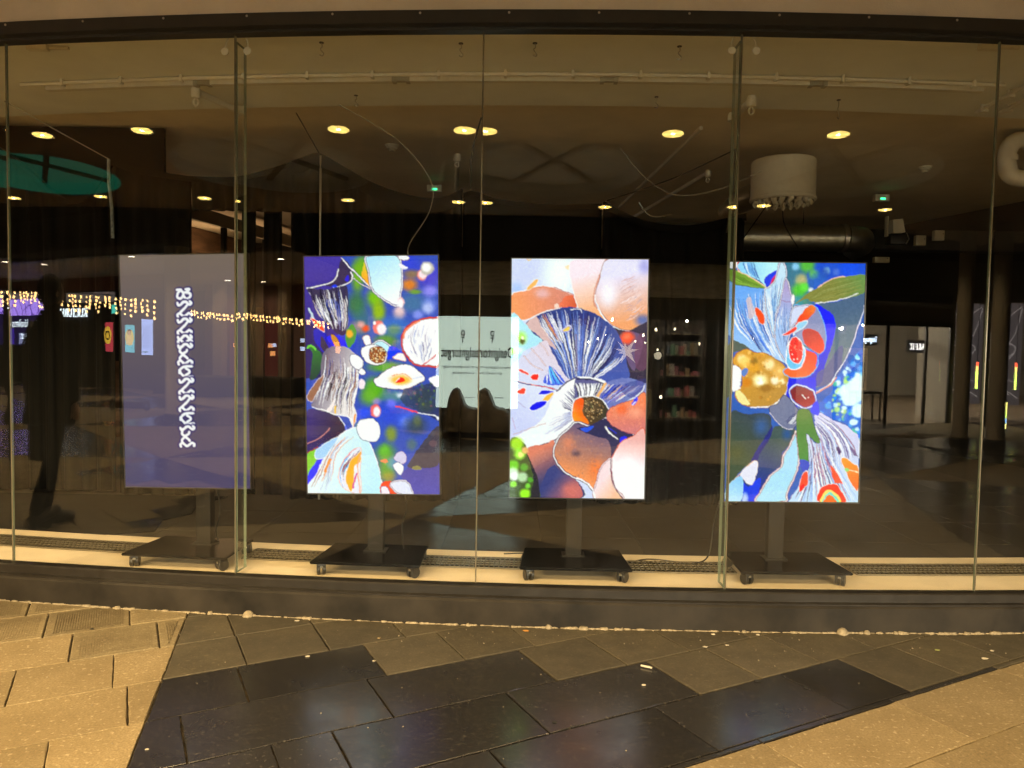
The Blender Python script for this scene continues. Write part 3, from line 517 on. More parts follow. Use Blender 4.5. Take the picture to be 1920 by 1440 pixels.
def art_flower():
    a = Art([(1368, 492), (1618.7, 493), (1364, 942), (1605, 941.5)], (60, 100, 170), seed=8)
    A, B, C, D = Z(1360, 485), Z(1490, 485), Z(1360, 710), Z(1490, 710)
    P = lambda f, t: f(t)[0]
    a.fill(A('620,40 900,40 900,560 620,560'), (70, 120, 140), smooth=False); a.fill(B('200,40 775,45 770,540 200,540'), (50, 90, 190), smooth=False)
    for t, r, c, al in [('0,90', 8, (150, 200, 230), .9), ('130,70', 16, (100, 180, 70), .9), ('200,180', 10, (120, 200, 80), .9), ('60,250', 13, (190, 180, 130), .9), ('40,370', 16, (90, 190, 60), .9), ('100,330', 10, (110, 210, 80), .9), ('170,360', 6, (240, 240, 230), .9), ('340,140', 8, (140, 180, 200), .9), ('310,170', 11, (40, 70, 160), .7), ('450,150', 8, (90, 120, 200), .9), ('250,250', 20, (60, 110, 180), .7), ('30,500', 16, (70, 150, 160), .8), ('130,470', 14, (90, 140, 120), .8), ('600,110', 24, (40, 90, 220), .7)]: a.blob(*P(B, t), r, r, c, al, .7)
    # dark blue cup, right
    a.fill(B('200,520 400,500 600,440 770,370 760,540 720,700 640,930 560,1130 450,1330 330,1440 -20,1440 60,900 300,800'), (82, 104, 130), (110, 126, 134), (P(B, '420,640'), P(B, '560,1100')))
    a.fill(B('215,530 330,580 410,640 440,780 400,1000 330,1200 260,1440 -40,1440 -20,1300 200,1200 270,1080 330,950'), (22, 38, 228), (40, 50, 180), (P(B, '340,700'), P(B, '250,1400'))); a.fill(B('250,1300 330,1240 440,1060 520,1000 480,1300 330,1440 240,1440'), (96, 96, 140), a=.8)
    a.fill(B('190,500 120,460 0,520 130,400 240,330 340,270 440,220 600,195 770,190 755,380 560,450 380,490'), (130, 132, 74), (110, 140, 84), (P(B, '400,380'), P(B, '720,260'))); a.line(B('250,330 330,270 430,220 540,200'), 1.8, (240, 190, 160)); a.line(B('220,510 380,490 540,450 690,395'), 1.4, (246, 244, 230))
    M = a.mask(a.tr(B('100,460 340,280 600,200 760,220 740,370 400,470'))); a.gills(B('150,440 340,310 700,220'), B('230,490 420,450 740,350'), 16, [(150, 150, 90), (110, 116, 60), (160, 165, 110)], .9, M, 1.5, .6)
    # waterside glitter
    M = a.fill(B('640,1120 740,1050 735,1440 420,1440 520,1270'), (40, 110, 190)); M2 = a.fill(D('440,0 735,0 705,690 560,520 420,470 280,390 260,300 400,160'), (30, 105, 195))
    a.speck(M, 34, 4, [(150, 220, 250), (90, 170, 240), (220, 245, 255), (30, 90, 190)], .9, .5); a.speck(M2, 70, 4.5, [(120, 190, 230), (90, 190, 160), (190, 225, 130), (220, 245, 255), (30, 110, 210), (60, 150, 240)], .85, .5)
    for t, rx, ry in [('640,180', 24, 18), ('690,80', 12, 22), ('560,150', 14, 12), ('600,260', 14, 10), ('690,370', 12, 14), ('640,500', 8, 6), ('660,110', 16, 16)]: a.blob(*P(D, t), rx, ry, (222, 250, 255), .95, .4)
    a.line(B('755,530 745,600 690,760 640,930 560,1120 470,1280 370,1440'), 3, (30, 50, 130)); a.line(B('755,530 745,600 690,760 640,930 560,1120 470,1280 370,1440'), 1.8, (240, 244, 252)); a.line(D('450,0 380,90 230,180'), 2.2, (240, 150, 110)); a.line(D('440,0 360,90 220,170'), 1.1, (250, 240, 235))
    # big petals
    W2 = [(240, 246, 252), (250, 252, 255), (50, 70, 130), (90, 120, 180), (150, 180, 220)]
    a.fill(A('40,1000 110,900 300,1030 100,1080 40,1200'), (90, 100, 92), smooth=False); a.fill(C('-40,-300 100,-400 100,200 -40,300'), (90, 96, 80), smooth=False)
    M = a.fill(A('30,330 100,260 250,320 440,340 440,450 520,600 600,700 560,900 640,1080 700,1200 560,1140 380,1090 240,1000 30,840'), (112, 164, 226), (170, 200, 234), (P(A, '250,350'), P(A, '560,1050')))
    a.gills(A('30,500 130,760 250,900 400,1080'), A('440,340 450,600 560,940 690,1200'), 70, W2+[(70, 120, 210), (120, 170, 230)], 1.25, M, 1.3, .95, t0=(0, .4), t1=(.7, 1))
    a.fill(A('40,45 130,45 120,110 60,110'), (236, 240, 250)); a.fill(A('130,45 180,45 165,140 140,140'), (200, 60, 80), edge=(245, 240, 250), ew=.9)
    M = a.fill(A('180,45 610,45 580,140 440,220 460,340 390,260 170,150'), (150, 206, 236), (186, 230, 246), (P(A, '230,90'), P(A, '500,80'))); a.gills(A('190,50 200,100 230,170'), A('320,50 350,160 400,260'), 12, [(70, 110, 170), (230, 240, 250), (110, 160, 210)], 1, M, 1)
    a.fill(A('440,290 440,230 500,170 580,140 540,220 480,320'), (18, 66, 205)); a.fill(A('490,310 510,250 560,190 550,240 500,310'), (190, 50, 90))
    M = a.fill(A('40,130 150,150 250,200 380,280 465,340 300,330 120,300 40,230'), (110, 146, 62), (130, 160, 70), (P(A, '100,240'), P(A, '400,320')), edge=(60, 80, 50), ew=.8); a.line(A('140,150 250,200 380,280 460,335'), 2, (246, 200, 160)); a.gills(A('60,150 200,230 420,330'), A('60,230 200,300 380,330'), 9, [(140, 175, 90), (90, 125, 50)], .9, M, 1.2, .7)
    M = a.fill(A('600,50 640,45 670,120 670,240 630,400 600,520 570,680 550,900 500,780 460,600 440,440 440,350 490,320 560,230'), (196, 220, 240), (176, 206, 234), (P(A, '600,150'), P(A, '520,700')), edge=(250, 252, 255), ew=1.3, edge2=(70, 70, 120)); a.gills(A('440,370 470,560 540,850'), A('640,200 600,450 560,700'), 18, [(120, 160, 205), (250, 252, 255), (90, 120, 170), (200, 220, 240)], 1, M, 1.3, t0=(0, .4))
    M = a.fill(A('670,220 700,300 730,420 760,440 760,500 740,560 740,760 720,880 700,960 690,1100 700,1190 600,1060 560,900 560,720 600,560 640,330'), (170, 160, 200), (160, 188, 224), (P(A, '680,350'), P(A, '650,760')), edge=(250, 248, 252), ew=1.2, edge2=(80, 60, 110)); M2 = a.mask(a.tr(A('600,560 640,480 730,500 740,700 700,950 690,1140 590,1000 570,760'))); a.gills(A('610,520 580,760 640,1060'), A('735,500 735,760 690,1000'), 20, [(90, 110, 160), (240, 244, 252), (120, 140, 190)], .9, M2, 1.8, .9, t0=(0, .6), t1=(.4, 1)); a.line(A('620,480 680,500 740,490'), 1, (150, 110, 150))
    a.blob(*P(A, '750,470'), 3, 9, (250, 250, 252), 1, .3); a.fill(A('330,580 370,575 430,650 440,740 410,755 360,690'), (232, 84, 40), edge=(245, 190, 170), ew=.8); a.fill(A('240,470 280,450 310,560 330,640 280,700 255,600'), (206, 190, 196), a=.9)
    # gold flower heart
    M = a.fill(A('100,1150 150,1080 260,1040 340,1080 440,1080 560,1140 660,1220 710,1310 700,1440 690,1600 560,1680 420,1700 300,1690 200,1660 130,1580 140,1500 200,1440 180,1260 110,1220'), (206, 156, 70), (180, 140, 70), (P(A, '250,1100'), P(A, '600,1500')), edge=(150, 90, 50), ew=1)
    for t, rx, ry, c in [('200,1150', 11, 9, (255, 236, 190)), ('230,1180', 14, 12, (246, 206, 120)), ('330,1180', 8, 10, (140, 110, 50)), ('500,1210', 12, 12, (252, 230, 180)), ('600,1300', 14, 16, (226, 184, 110)), ('560,1390', 9, 9, (255, 246, 220)), ('640,1400', 8, 7, (250, 236, 190)), ('400,1390', 16, 14, (255, 244, 190)), ('400,1400', 8, 8, (255, 255, 245)), ('330,1250', 14, 10, (214, 160, 60)), ('250,1420', 11, 10, (200, 130, 40)), ('460,1480', 14, 8, (150, 110, 46))]: a.blob(*P(A, t), rx, ry, c, .9, .7)
    a.speck(M, 60, 2.6, [(250, 220, 150), (150, 105, 40), (226, 170, 80), (190, 130, 50)], .5, .5)
    a.fill(A('90,1230 190,1280 180,1440 185,1490 90,1500'), (248, 250, 255)); a.fill(A('190,1300 240,1250 270,1290 220,1350'), (90, 130, 200), a=.9); a.fill(A('130,1540 170,1510 230,1560 290,1660 190,1650'), (252, 232, 170), a=.9)
    a.line(C('300,350 400,345 520,330 600,270 680,190 705,60'), 2.2, (250, 244, 238))
    # red orchid
    a.fill(B('-20,560 60,530 190,530 270,620 325,800 330,980 280,1080 200,1040 0,880'), (140, 146, 180), edge=(120, 180, 230), ew=1.2); a.fill(B('-30,570 50,540 150,535 100,620 -20,760 -60,800 -60,700'), (205, 212, 236), edge=(250, 250, 255), ew=1.2, edge2=(60, 60, 120)); a.fill(B('0,760 60,640 150,540 200,535 215,600 140,690 60,740 10,800'), (226, 84, 48), (220, 130, 70), (P(B, '80,680'), P(B, '200,560')))
    a.fill(B('10,760 90,715 130,720 90,790 20,830 -20,880'), (150, 200, 226), edge=(248, 250, 255), ew=1); a.fill(B('-140,880 -80,830 0,780 10,820 -60,870'), (232, 70, 50), edge=(246, 220, 220), ew=.9); a.fill(B('80,830 160,805 240,830 300,920 320,1010 270,1080 180,1030 110,980'), (176, 52, 54), (222, 74, 52), (P(B, '180,840'), P(B, '280,1060')))
    a.fill(B('100,1020 200,1060 250,1110 240,1230 160,1330 40,1360 -60,1350 -130,1290 -60,1230 60,1200 110,1100'), (226, 70, 46), (236, 110, 60), (P(B, '150,1080'), P(B, '60,1330')), edge=(110, 180, 230), ew=1.4); a.line(B('120,1035 200,1060 245,1110 235,1220'), 2, (40, 90, 220)); a.fill(B('-70,960 0,930 60,960 110,1060 90,1190 20,1260 -60,1250 -100,1150'), (120, 190, 226), edge=(250, 252, 255), ew=1.6)
    M = a.fill(A('710,1000 740,920 790,900 850,960 870,1080 840,1180 780,1195 720,1140'), (226, 56, 52), edge=(250, 240, 240), ew=1.2); a.speck(M, 26, 1.2, [(250, 220, 215), (240, 140, 120), (190, 30, 40)], .9, .4)
    a.fill(C('710,20 840,30 1000,0 1010,180 800,340 680,200'), (20, 40, 215), smooth=False, a=.85)
    a.fill(C('720,170 770,100 840,90 960,140 1010,220 990,310 900,350 840,330 760,270'), (156, 50, 56), (120, 40, 50), (P(C, '900,300'), P(C, '780,140')), edge=(240, 248, 255), ew=1.8, edge2=(40, 90, 190)); a.line(C('865,200 880,230 900,245'), 2, (250, 250, 255)); a.blob(*P(C, '930,230'), 1.5, 1.5, (250, 250, 250))
    # stalks and lower leaves
    a.fill(C('70,440 260,420 490,420 530,540 510,640 420,740 340,900 300,960 180,1080 60,1210'), (62, 76, 84), (70, 84, 66), (P(C, '350,500'), P(C, '120,800'))); a.blob(*P(C, '420,560'), 18, 24, (66, 100, 150), .9, 1); a.blob(*P(C, '160,850'), 18, 18, (74, 82, 52), .8, 1)
    a.fill(C('300,960 360,870 500,680 560,560 700,560 790,590 760,690 690,800 650,860 640,980 520,1090 430,1250 370,1390 290,1390 220,1270 190,1120'), (72, 90, 88), (44, 66, 130), (P(C, '560,700'), P(C, '380,1130'))); a.blob(*P(C, '700,640'), 12, 16, (50, 90, 150), .8, 1); a.fill(C('310,940 420,740 530,560 520,680 420,840 370,950'), (36, 40, 120), a=.8); a.fill(C('220,1180 290,1230 360,1160 420,1150 370,1390 290,1390 200,1290'), (24, 70, 215), a=.9)
    a.line(C('55,1220 190,1090 290,980 370,940'), 1.6, (240, 190, 160)); a.fill(C('195,1090 290,990 375,945 375,1060 340,1180 300,1205 250,1160'), (222, 222, 236), edge=(240, 220, 210), ew=.8); a.fill(C('55,1230 190,1110 230,1190 200,1390 50,1390'), (150, 200, 238), (190, 222, 244), (P(C, '150,1150'), P(C, '80,1370'))); a.blob(*P(C, '250,1360'), 7, 14, (200, 215, 240), .9, .8)
    M = a.fill(C('500,350 590,300 670,205 800,340 825,420 810,530 740,590 660,560 560,480'), (118, 124, 150), edge=(40, 40, 76), ew=1.2); M2 = a.mask(a.tr(C('650,470 740,370 800,360 815,450 780,540 700,520'))); a.gills(C('660,520 720,460 790,390'), C('740,550 780,520 815,460'), 10, [(230, 232, 240), (80, 84, 120)], .9, M2, 1.6); a.line(C('510,400 600,520 700,580 760,580'), 1.2, (220, 215, 225))
    a.fill(C('375,1390 420,1280 520,1110 640,1000 660,880 720,780 780,650 800,610 820,800 830,960 780,1120 700,1300 680,1390'), (168, 212, 240), (180, 220, 244), (P(C, '740,760'), P(C, '500,1350')), edge=(250, 244, 240), ew=1.6, edge2=(150, 80, 80))
    M = a.fill(D('215,430 270,400 420,480 560,540 640,610 700,690 690,1000 685,1390 0,1390 -60,1390 60,1200 150,1050 150,800 130,640 240,740'), (206, 206, 230), (190, 214, 236), (P(D, '400,560'), P(D, '200,1250')))
    a.gills(D('140,660 170,900 60,1150 -60,1390'), D('270,410 480,540 620,700 690,860'), 40, [(250, 250, 255), (250, 250, 255), (80, 80, 130), (110, 100, 150), (170, 190, 225), (150, 110, 140)], 1.4, M, 1.2, .95, t0=(0, .3)); a.gills(D('160,900 140,1150 40,1390'), D('300,600 420,900 690,1380'), 36, [(250, 250, 255), (80, 80, 130), (150, 180, 225), (170, 110, 140)], 1.3, M, 1.3, .9, t0=(0, .4))
    a.fill(D('40,370 160,375 200,500 240,620 275,720 250,740 180,680 125,640 150,800 155,1000 145,1060 95,1070 60,940 30,700 20,500'), (86, 122, 60), (70, 130, 66), (P(D, '80,420'), P(D, '100,900')), edge=(50, 70, 60), ew=.8); a.fill(D('60,930 155,950 145,1060 95,1070'), (36, 66, 200), a=.85); a.fill(D('170,380 240,260 270,380 250,430'), (24, 60, 215))
    a.fill(D('90,1075 150,1060 150,1190 110,1230 60,1280 60,1190'), (232, 80, 50), edge=(248, 230, 230), ew=.8); a.fill(D('65,1230 100,1190 115,1230 60,1280'), (222, 30, 40)); a.blob(*P(D, '480,815'), 3.5, 7, (80, 60, 110), 1, .3, -.3); a.fill(D('390,990 440,1030 520,1180 500,1180 430,1160'), (230, 84, 50))
    a.fill(D('505,910 560,900 640,960 695,1010 690,1260 600,1160 560,1060'), (226, 150, 60), (220, 110, 50), (P(D, '560,930'), P(D, '660,1240')), edge=(245, 240, 240), ew=1); a.line(D('560,1030 620,1040 690,1060'), 1.4, (244, 225, 190)); a.blob(*P(D, '570,1030'), 4, 3.5, (150, 200, 120), 1, .4)
    a.fill(D('265,1390 275,1250 340,1205 430,1185 490,1230 550,1390'), (230, 62, 36), edge=(246, 230, 230), ew=.8); a.fill(D('290,1390 310,1310 370,1255 440,1280 500,1390'), (240, 210, 120)); a.fill(D('310,1390 330,1330 380,1280 430,1310 480,1390'), (120, 210, 190)); a.fill(D('320,1390 345,1335 380,1305 430,1340 450,1390'), (228, 110, 40)); a.fill(D('600,760 690,870 690,880 640,860'), (120, 100, 140)); a.line(D('700,700 700,900'), 1.5, (230, 230, 245))
    return a

# ================================================================ PLAZA FLOOR
PU, PV = Vector((.886, .463)), Vector((-.463, .886))             # direction of the paving courses
APEX = Vector((-.98, 1.54)); TA, TB = Vector((.8872, .4614)), Vector((-.2829, .9591)); TL = 4.6   # sides of the dark triangles
def clip(poly, a, b):
    """part of poly to the left of a->b"""
    out = []; d = b-a
    for i, p in enumerate(poly):
        q = poly[(i+1) % len(poly)]; sp = d.x*(p-a).y-d.y*(p-a).x; sq = d.x*(q-a).y-d.y*(q-a).x
        if sp >= 0: out.append(p)
        if (sp > 0) != (sq > 0) and abs(sp-sq) > 1e-12: out.append(p+(q-p)*(sp/(sp-sq)))
    return out
def area(p): return .5*sum(p[i].x*p[(i+1) % len(p)].y-p[(i+1) % len(p)].x*p[i].y for i in range(len(p)))
DET = TA.x*TB.y-TA.y*TB.x
def cellco(p):
    q = p-APEX; return (q.x*TB.y-q.y*TB.x)/DET/TL, (TA.x*q.y-TA.y*q.x)/DET/TL
def split(poly):
    """cut a slab along the borders of the dark and light triangles -> [(polygon, dark)]"""
    cs = [cellco(p) for p in poly]; out = []
    for i in range(math.floor(min(c[0] for c in cs)), math.floor(max(c[0] for c in cs))+1):
        for j in range(math.floor(min(c[1] for c in cs)), math.floor(max(c[1] for c in cs))+1):
            o = APEX+TA*(i*TL)+TB*(j*TL); a, b, c = o+TA*TL, o+TB*TL, o+TA*TL+TB*TL
            for tri, dk in (((o, a, b), True), ((a, c, b), False)):
                q = poly
                for k in range(3):
                    q = clip(q, tri[k], tri[(k+1) % 3])
                    if len(q) < 3: break
                if len(q) >= 3 and area(q) > .0012: out.append((q, dk))
    return out
def inset(poly, g):
    n = len(poly); out = []
    for i in range(n):
        p, a, b = poly[i], poly[i-1], poly[(i+1) % n]
        d1 = (p-a).normalized(); d2 = (b-p).normalized(); n1 = Vector((-d1.y, d1.x)); n2 = Vector((-d2.y, d2.x))
        k = 1+n1.dot(n2)
        out.append(p+(n1+n2)*(g/max(k, .35)))
    return out
def clean(p, eps=.012):
    q = []
    for v in p:
        if not q or (v-q[-1]).length > eps: q.append(v)
    if len(q) > 2 and (q[0]-q[-1]).length <= eps: q.pop()
    return q
def slab(bm, poly, mi=0, bev=.003, gap=.003, dz=None, tilt=True, wob=.0):
    p = clean(poly)
    if len(p) < 3 or area(p) < .0015: return False
    p0 = inset(p, gap+random.uniform(-.001, .0015)); p1 = inset(p0, bev)
    if area(p1) < .0004: return False
    if wob and area(p) > .012:                                         # chipped, slightly wandering edges
        q0, q1 = [], []
        for i in range(len(p0)):
            a, b, a1, b1 = p0[i], p0[(i+1) % len(p0)], p1[i], p1[(i+1) % len(p1)]; k = max(int((b-a).length/.045), 1); nn = (b-a).normalized(); nn = Vector((-nn.y, nn.x))
            for j in range(k):
                t = j/k; e = 0 if j == 0 else random.uniform(-.3, 1)*wob; ch = random.uniform(.6, 2.4)*wob if random.random() < .10 and j else 0
                q0.append(a.lerp(b, t)+nn*e); q1.append(a1.lerp(b1, t)+nn*(e+ch))
        p0, p1 = q0, q1
    h = random.uniform(-.0012, .0012) if dz is None else dz; tx, ty = (random.uniform(-.0022, .0022), random.uniform(-.0022, .0022)) if tilt else (0, 0)
    c = sum(p, Vector((0, 0)))/len(p); Hh = lambda v: h+tx*(v.x-c.x)+ty*(v.y-c.y)
    A = [bm.verts.new((v.x, v.y, -.02)) for v in p0]; B = [bm.verts.new((v.x, v.y, Hh(v)-bev)) for v in p0]; D = [bm.verts.new((v.x, v.y, Hh(v))) for v in p1]; n = len(p0)
    for X, Y in ((A, B), (B, D)):
        for k in range(n): bm.faces.new((X[k], X[(k+1) % n], Y[(k+1) % n], Y[k])).material_index = mi
    bm.faces.new(D).material_index = mi
    return True
def row_cuts(k, u0, u1):
    """cross joints of paving course k, from the photograph where it shows them"""
    known = {0: [.37, 1.08, 1.78, 2.44, 2.80, 3.15, 3.5], 1: [-.27, .43, .635, 1.32, 2.01, 2.34, 2.70, 3.06, 3.42], 2: [-.94, -.235, .17, .864, 1.56, 1.91, 2.26, 2.63, 2.98], 3: [-1.4, -.7, 0., .41, .95, 1.305, 1.65, 2.0],
             4: [-1.1, -.4, -.05, .45, .80, 1.155, 1.5, 1.85], 5: [-1.27, -.92, -.57, -.22, .13, .445, .80, 1.15], 6: [-1.04, -.69, -.34, .014, .36, .71], 7: [-1.14, -.79, -.44, -.09, .26]}.get(k)
    rnd = random.Random(k*37+5); step = .70
    if known is None:
        s = rnd.uniform(0, .7); return [u0+s+step*i for i in range(-1, int((u1-u0)/step)+2)]
    c = list(known)
    while c[0] > u0: c.insert(0, c[0]-rnd.choice((.70, .70, .35)))
    while c[-1] < u1: c.append(c[-1]+rnd.choice((.70, .35)))
    return c
V0, DV = 2.19, .3475
def course_v(k): return V0+DV*(k-1)
SILLD = .085
pav = poly_obj('pavement', [(-26, -30, -.014), (24, -30, -.014), (24, 5.2, -.014), (-26, 5.2, -.014)], JOINT); tag(pav, kind='structure')
far = {False: bmesh.new(), True: bmesh.new()}
mats4 = [STONE_LIGHT, STONE_RIB, STONE_DARK, STONE_WORN]
def front_limit(poly):
    """keep only what lies outside the sill"""
    q = poly
    for k in range(14):
        xa = -6.+k; a, b = F(xa, SILLD-.012).xy, F(xa+1., SILLD-.012).xy
        if any(xa-.3 <= v.x <= xa+1.3 for v in q): q = clip(q, b, a)
        if len(q) < 3: return []
    return q
near_n = 0
for k in range(-46, 24):
    v0, v1 = course_v(k), course_v(k+1)
    cuts = row_cuts(k, -24, 22)
    for ua, ub in zip(cuts, cuts[1:]):
        quad = [PU*ua+PV*v0, PU*ub+PV*v0, PU*ub+PV*v1, PU*ua+PV*v1]
        c = sum(quad, Vector((0, 0)))/4
        if c.y > gy(c.x)+.3 or c.y < -19 or not -23 < c.x < 19: continue
        if c.y > 2.5 or c.x**2 > 40: quad = front_limit(quad)
        if len(quad) < 3: continue
        seen = 1.55 < c.y and abs(c.x) < .74*c.y+.55
        for poly, dk in split(quad):
            cc = sum(poly, Vector((0, 0)))/len(poly); off = gy(cc.x)-cc.y
            if cc.x < -3.3 and cc.y > .7: dk = False
            if dk: mi = 3 if off < .62 else 2
            else: mi = 1 if (off < .62 and cc.x < -1.3 and v0 > 3.5) else 0
            if seen:
                bm = bmesh.new()
                if mi == 1:                                            # tactile slabs: a border and fine raised ribs
                    okk = slab(bm, poly, 0, .0035, .003)
                    ins = inset(clean(poly), .032)
                    if okk and area(ins) > .004:
                        us = [p.dot(PU) for p in ins]
                        for q in np.arange(min(us), max(us), .0105):
                            s = clip(clip(ins, PU*q+PV*9, PU*q), PU*(q+.006), PU*(q+.006)+PV*9)
                            if len(s) >= 3 and area(s) > 2e-5:
                                A = [bm.verts.new((p.x, p.y, .0006)) for p in s]; B = [bm.verts.new((p.x, p.y, .0024)) for p in s]
                                bm.faces.new(B)
                                for t in range(len(s)): bm.faces.new((A[t], A[(t+1) % len(s)], B[(t+1) % len(s)], B[t]))
                else: okk = slab(bm, poly, 0, .003 if mi == 3 else .002, .0024 if mi != 0 else .0018, wob=.0022)
                if okk: link('paver', bm2me(bm, 'paver'), mats4[mi], pav); near_n += 1
                else: bm.free()
            else:
                slab(far[False], poly, mi, .003, .004)
o = link('paving_beyond', bm2me(far[False], 'paving_beyond'), mats4); tag(o, kind='structure'); far[True].free()

# crumbly mortar along the foot of the sill
bm = bmesh.new(); rnd = random.Random(3)
x = -4.2
while x < 4.2:
    l = rnd.uniform(.015, .05); s = rnd.choice((.004, .005, .007, .009, .011)) if rnd.random() < .88 else rnd.uniform(.012, .02)
    p = F(x, SILLD+s*.35); e = []
    n = 6; lo = [bm.verts.new((p.x+l*.75*math.cos(a), p.y+s*rnd.uniform(.6, 1.1)*math.sin(a), -.004)) for a in [2*math.pi*i/n for i in range(n)]]
    hi = [bm.verts.new((p.x+l*.5*math.cos(a), p.y+s*.45*math.sin(a), s*rnd.uniform(.35, .8))) for a in [2*math.pi*i/n for i in range(n)]]
    for i in range(n): bm.faces.new((lo[i], lo[(i+1) % n], hi[(i+1) % n], hi[i]))
    bm.faces.new(hi); x += l*rnd.uniform(.55, 1.2)
for px, s in ((-1.285, .03), (1.62, .03), (1.74, .018), (.2, .018)):
    p = F(px, SILLD+.004); lathe(bm, [(s, -.004), (s*.8, s*.5), (s*.45, s*.8), (0, s*.9)], 9, (p.x, p.y, .0))
o = link('mortar_crumbs', bm2me(bm, 'mortar_crumbs', True), MORTAR); tag(o, kind='stuff')

# ================================================================ SHOP FRONT
front = thing('glazed_storefront', 'bowed frameless glass storefront above a dark metal sill', 'storefront', F(0, 0, 0))
def own(o, root=front):
    o.parent = root; o.matrix_parent_inverse = Matrix.Translation(root.location).inverted(); return o
X0, X1 = -4.6, 4.6
own(sweep_obj('sill', [(SILLD, -.02), (SILLD, .118), (.075, .127), (.02, .127), (-.02, .06), (-.02, -.02)], X0, X1, SILL, n=60))
own(sweep_obj('sill_rail', [(.072, .1275), (.072, .134), (.050, .139), (.050, .177), (.044, .183), (.012, .183), (.012, .1275)], X0, X1, RAIL, n=60))
own(sweep_obj('sill_kerb', [(-.03, -.02), (-.03, .168), (-.014, .182), (.0115, .182), (.0115, .1275)], X0, X1, RAIL, n=60))
own(sweep_obj('transom', [(.075, 2.885), (.075, 2.945), (.06, 2.950), (-.03, 2.950), (-.03, 2.872), (.03, 2.872), (.03, 2.885)], X0, X1, DARKFRAME, n=60))
own(sweep_obj('fascia', [(.062, 2.9505), (.062, 3.42), (-.06, 3.42), (-.06, 2.9505)], X0, X1, PLASTER, n=60))
for i in range(18):                                                     # small screw heads along the transom
    p = F(-3.4+i*.42, .0765, 2.93); own(lathe_obj('screw', [(.006, 0), (.005, .002), (0, .0025)], STEEL, n=8, at=p, rot=Matrix.Rotation(math.pi/2, 4, 'X')))
SX = [-3.85, -2.63, -1.396, -.165, 1.072, 2.329, 3.58]; RP = 14.0; ZB, ZT = .180, 2.876
SILIC = mat('clear_joint', (.13, .115, .08), .25, spec=.6, var=.35, scale=22, stretch=(1, 1, .3))
for i in range(6):
    a, b = Vector((SX[i], gy(SX[i]))), Vector((SX[i+1], gy(SX[i+1]))); L_ = (b-a).length; t = (b-a)/L_; n_ = Vector((-t.y, t.x)); mid = (a+b)/2
    c = mid+n_*math.sqrt(RP*RP-L_*L_/4); g = .0035; half = math.asin(L_/2/RP)*(1-2*g/L_); N = 20; base = math.atan2(-n_.y, -n_.x)
    bm = bmesh.new(); cols = []
    for k in range(N+1):
        an = base-half+2*half*k/N; d = Vector((math.cos(an), math.sin(an))); p, q = c+d*RP, c+d*(RP-.012)
        cols.append([bm.verts.new((p.x, p.y, ZB)), bm.verts.new((p.x, p.y, ZT)), bm.verts.new((q.x, q.y, ZT)), bm.verts.new((q.x, q.y, ZB))])
    for A, B in zip(cols, cols[1:]):
        for j in range(4):
            f = bm.faces.new((A[j], A[(j+1) % 4], B[(j+1) % 4], B[j])); f.smooth = True; f.material_index = (0, 1, 2, 1)[j]
    for q in (cols[0], cols[-1]): bm.faces.new(q).material_index = 1
    bmesh.ops.recalc_face_normals(bm, faces=bm.faces)
    for e in bm.edges:
        if e.calc_face_angle(0) > R(40): e.smooth = False
    me = bpy.data.meshes.new('glass_pane'); bm.to_mesh(me); bm.free(); own(link('glass_pane', me, [GLASS, EDGE, GLASS_BACK]))
for i in (1, 2, 3, 4, 5):                                                # sealed joints between the panes
    x = SX[i]; p = F(x, 0); bm = bmesh.new(); box(bm, -.0026, .0026, .0005, .0115, ZB, ZT, at=(x, gy(x), 0)); own(link('pane_joint', bm2me(bm, 'pane_joint'), SILIC))
for i in (2, 4):                                                         # glass fins stiffening every other joint
    x = SX[i]; bm = bmesh.new(); box(bm, -.0075, .0075, .0135, .112, ZB+.004, ZT-.03)
    for f in bm.faces: f.material_index = 0 if abs(f.normal.x) > .9 else 1
    bmesh.ops.rotate(bm, cent=(0, 0, 0), matrix=Matrix.Rotation(math.atan((x-1)/25), 3, 'Z'), verts=bm.verts); bmesh.ops.translate(bm, vec=(x, gy(x), 0), verts=bm.verts)
    me = bm2me(bm, 'glass_fin'); me2 = me
    for f in me.polygons: f.material_index = 0 if abs(f.normal.x) > .9 else 1
    own(link('glass_fin', me, [GLASS_BACK, EDGE]))

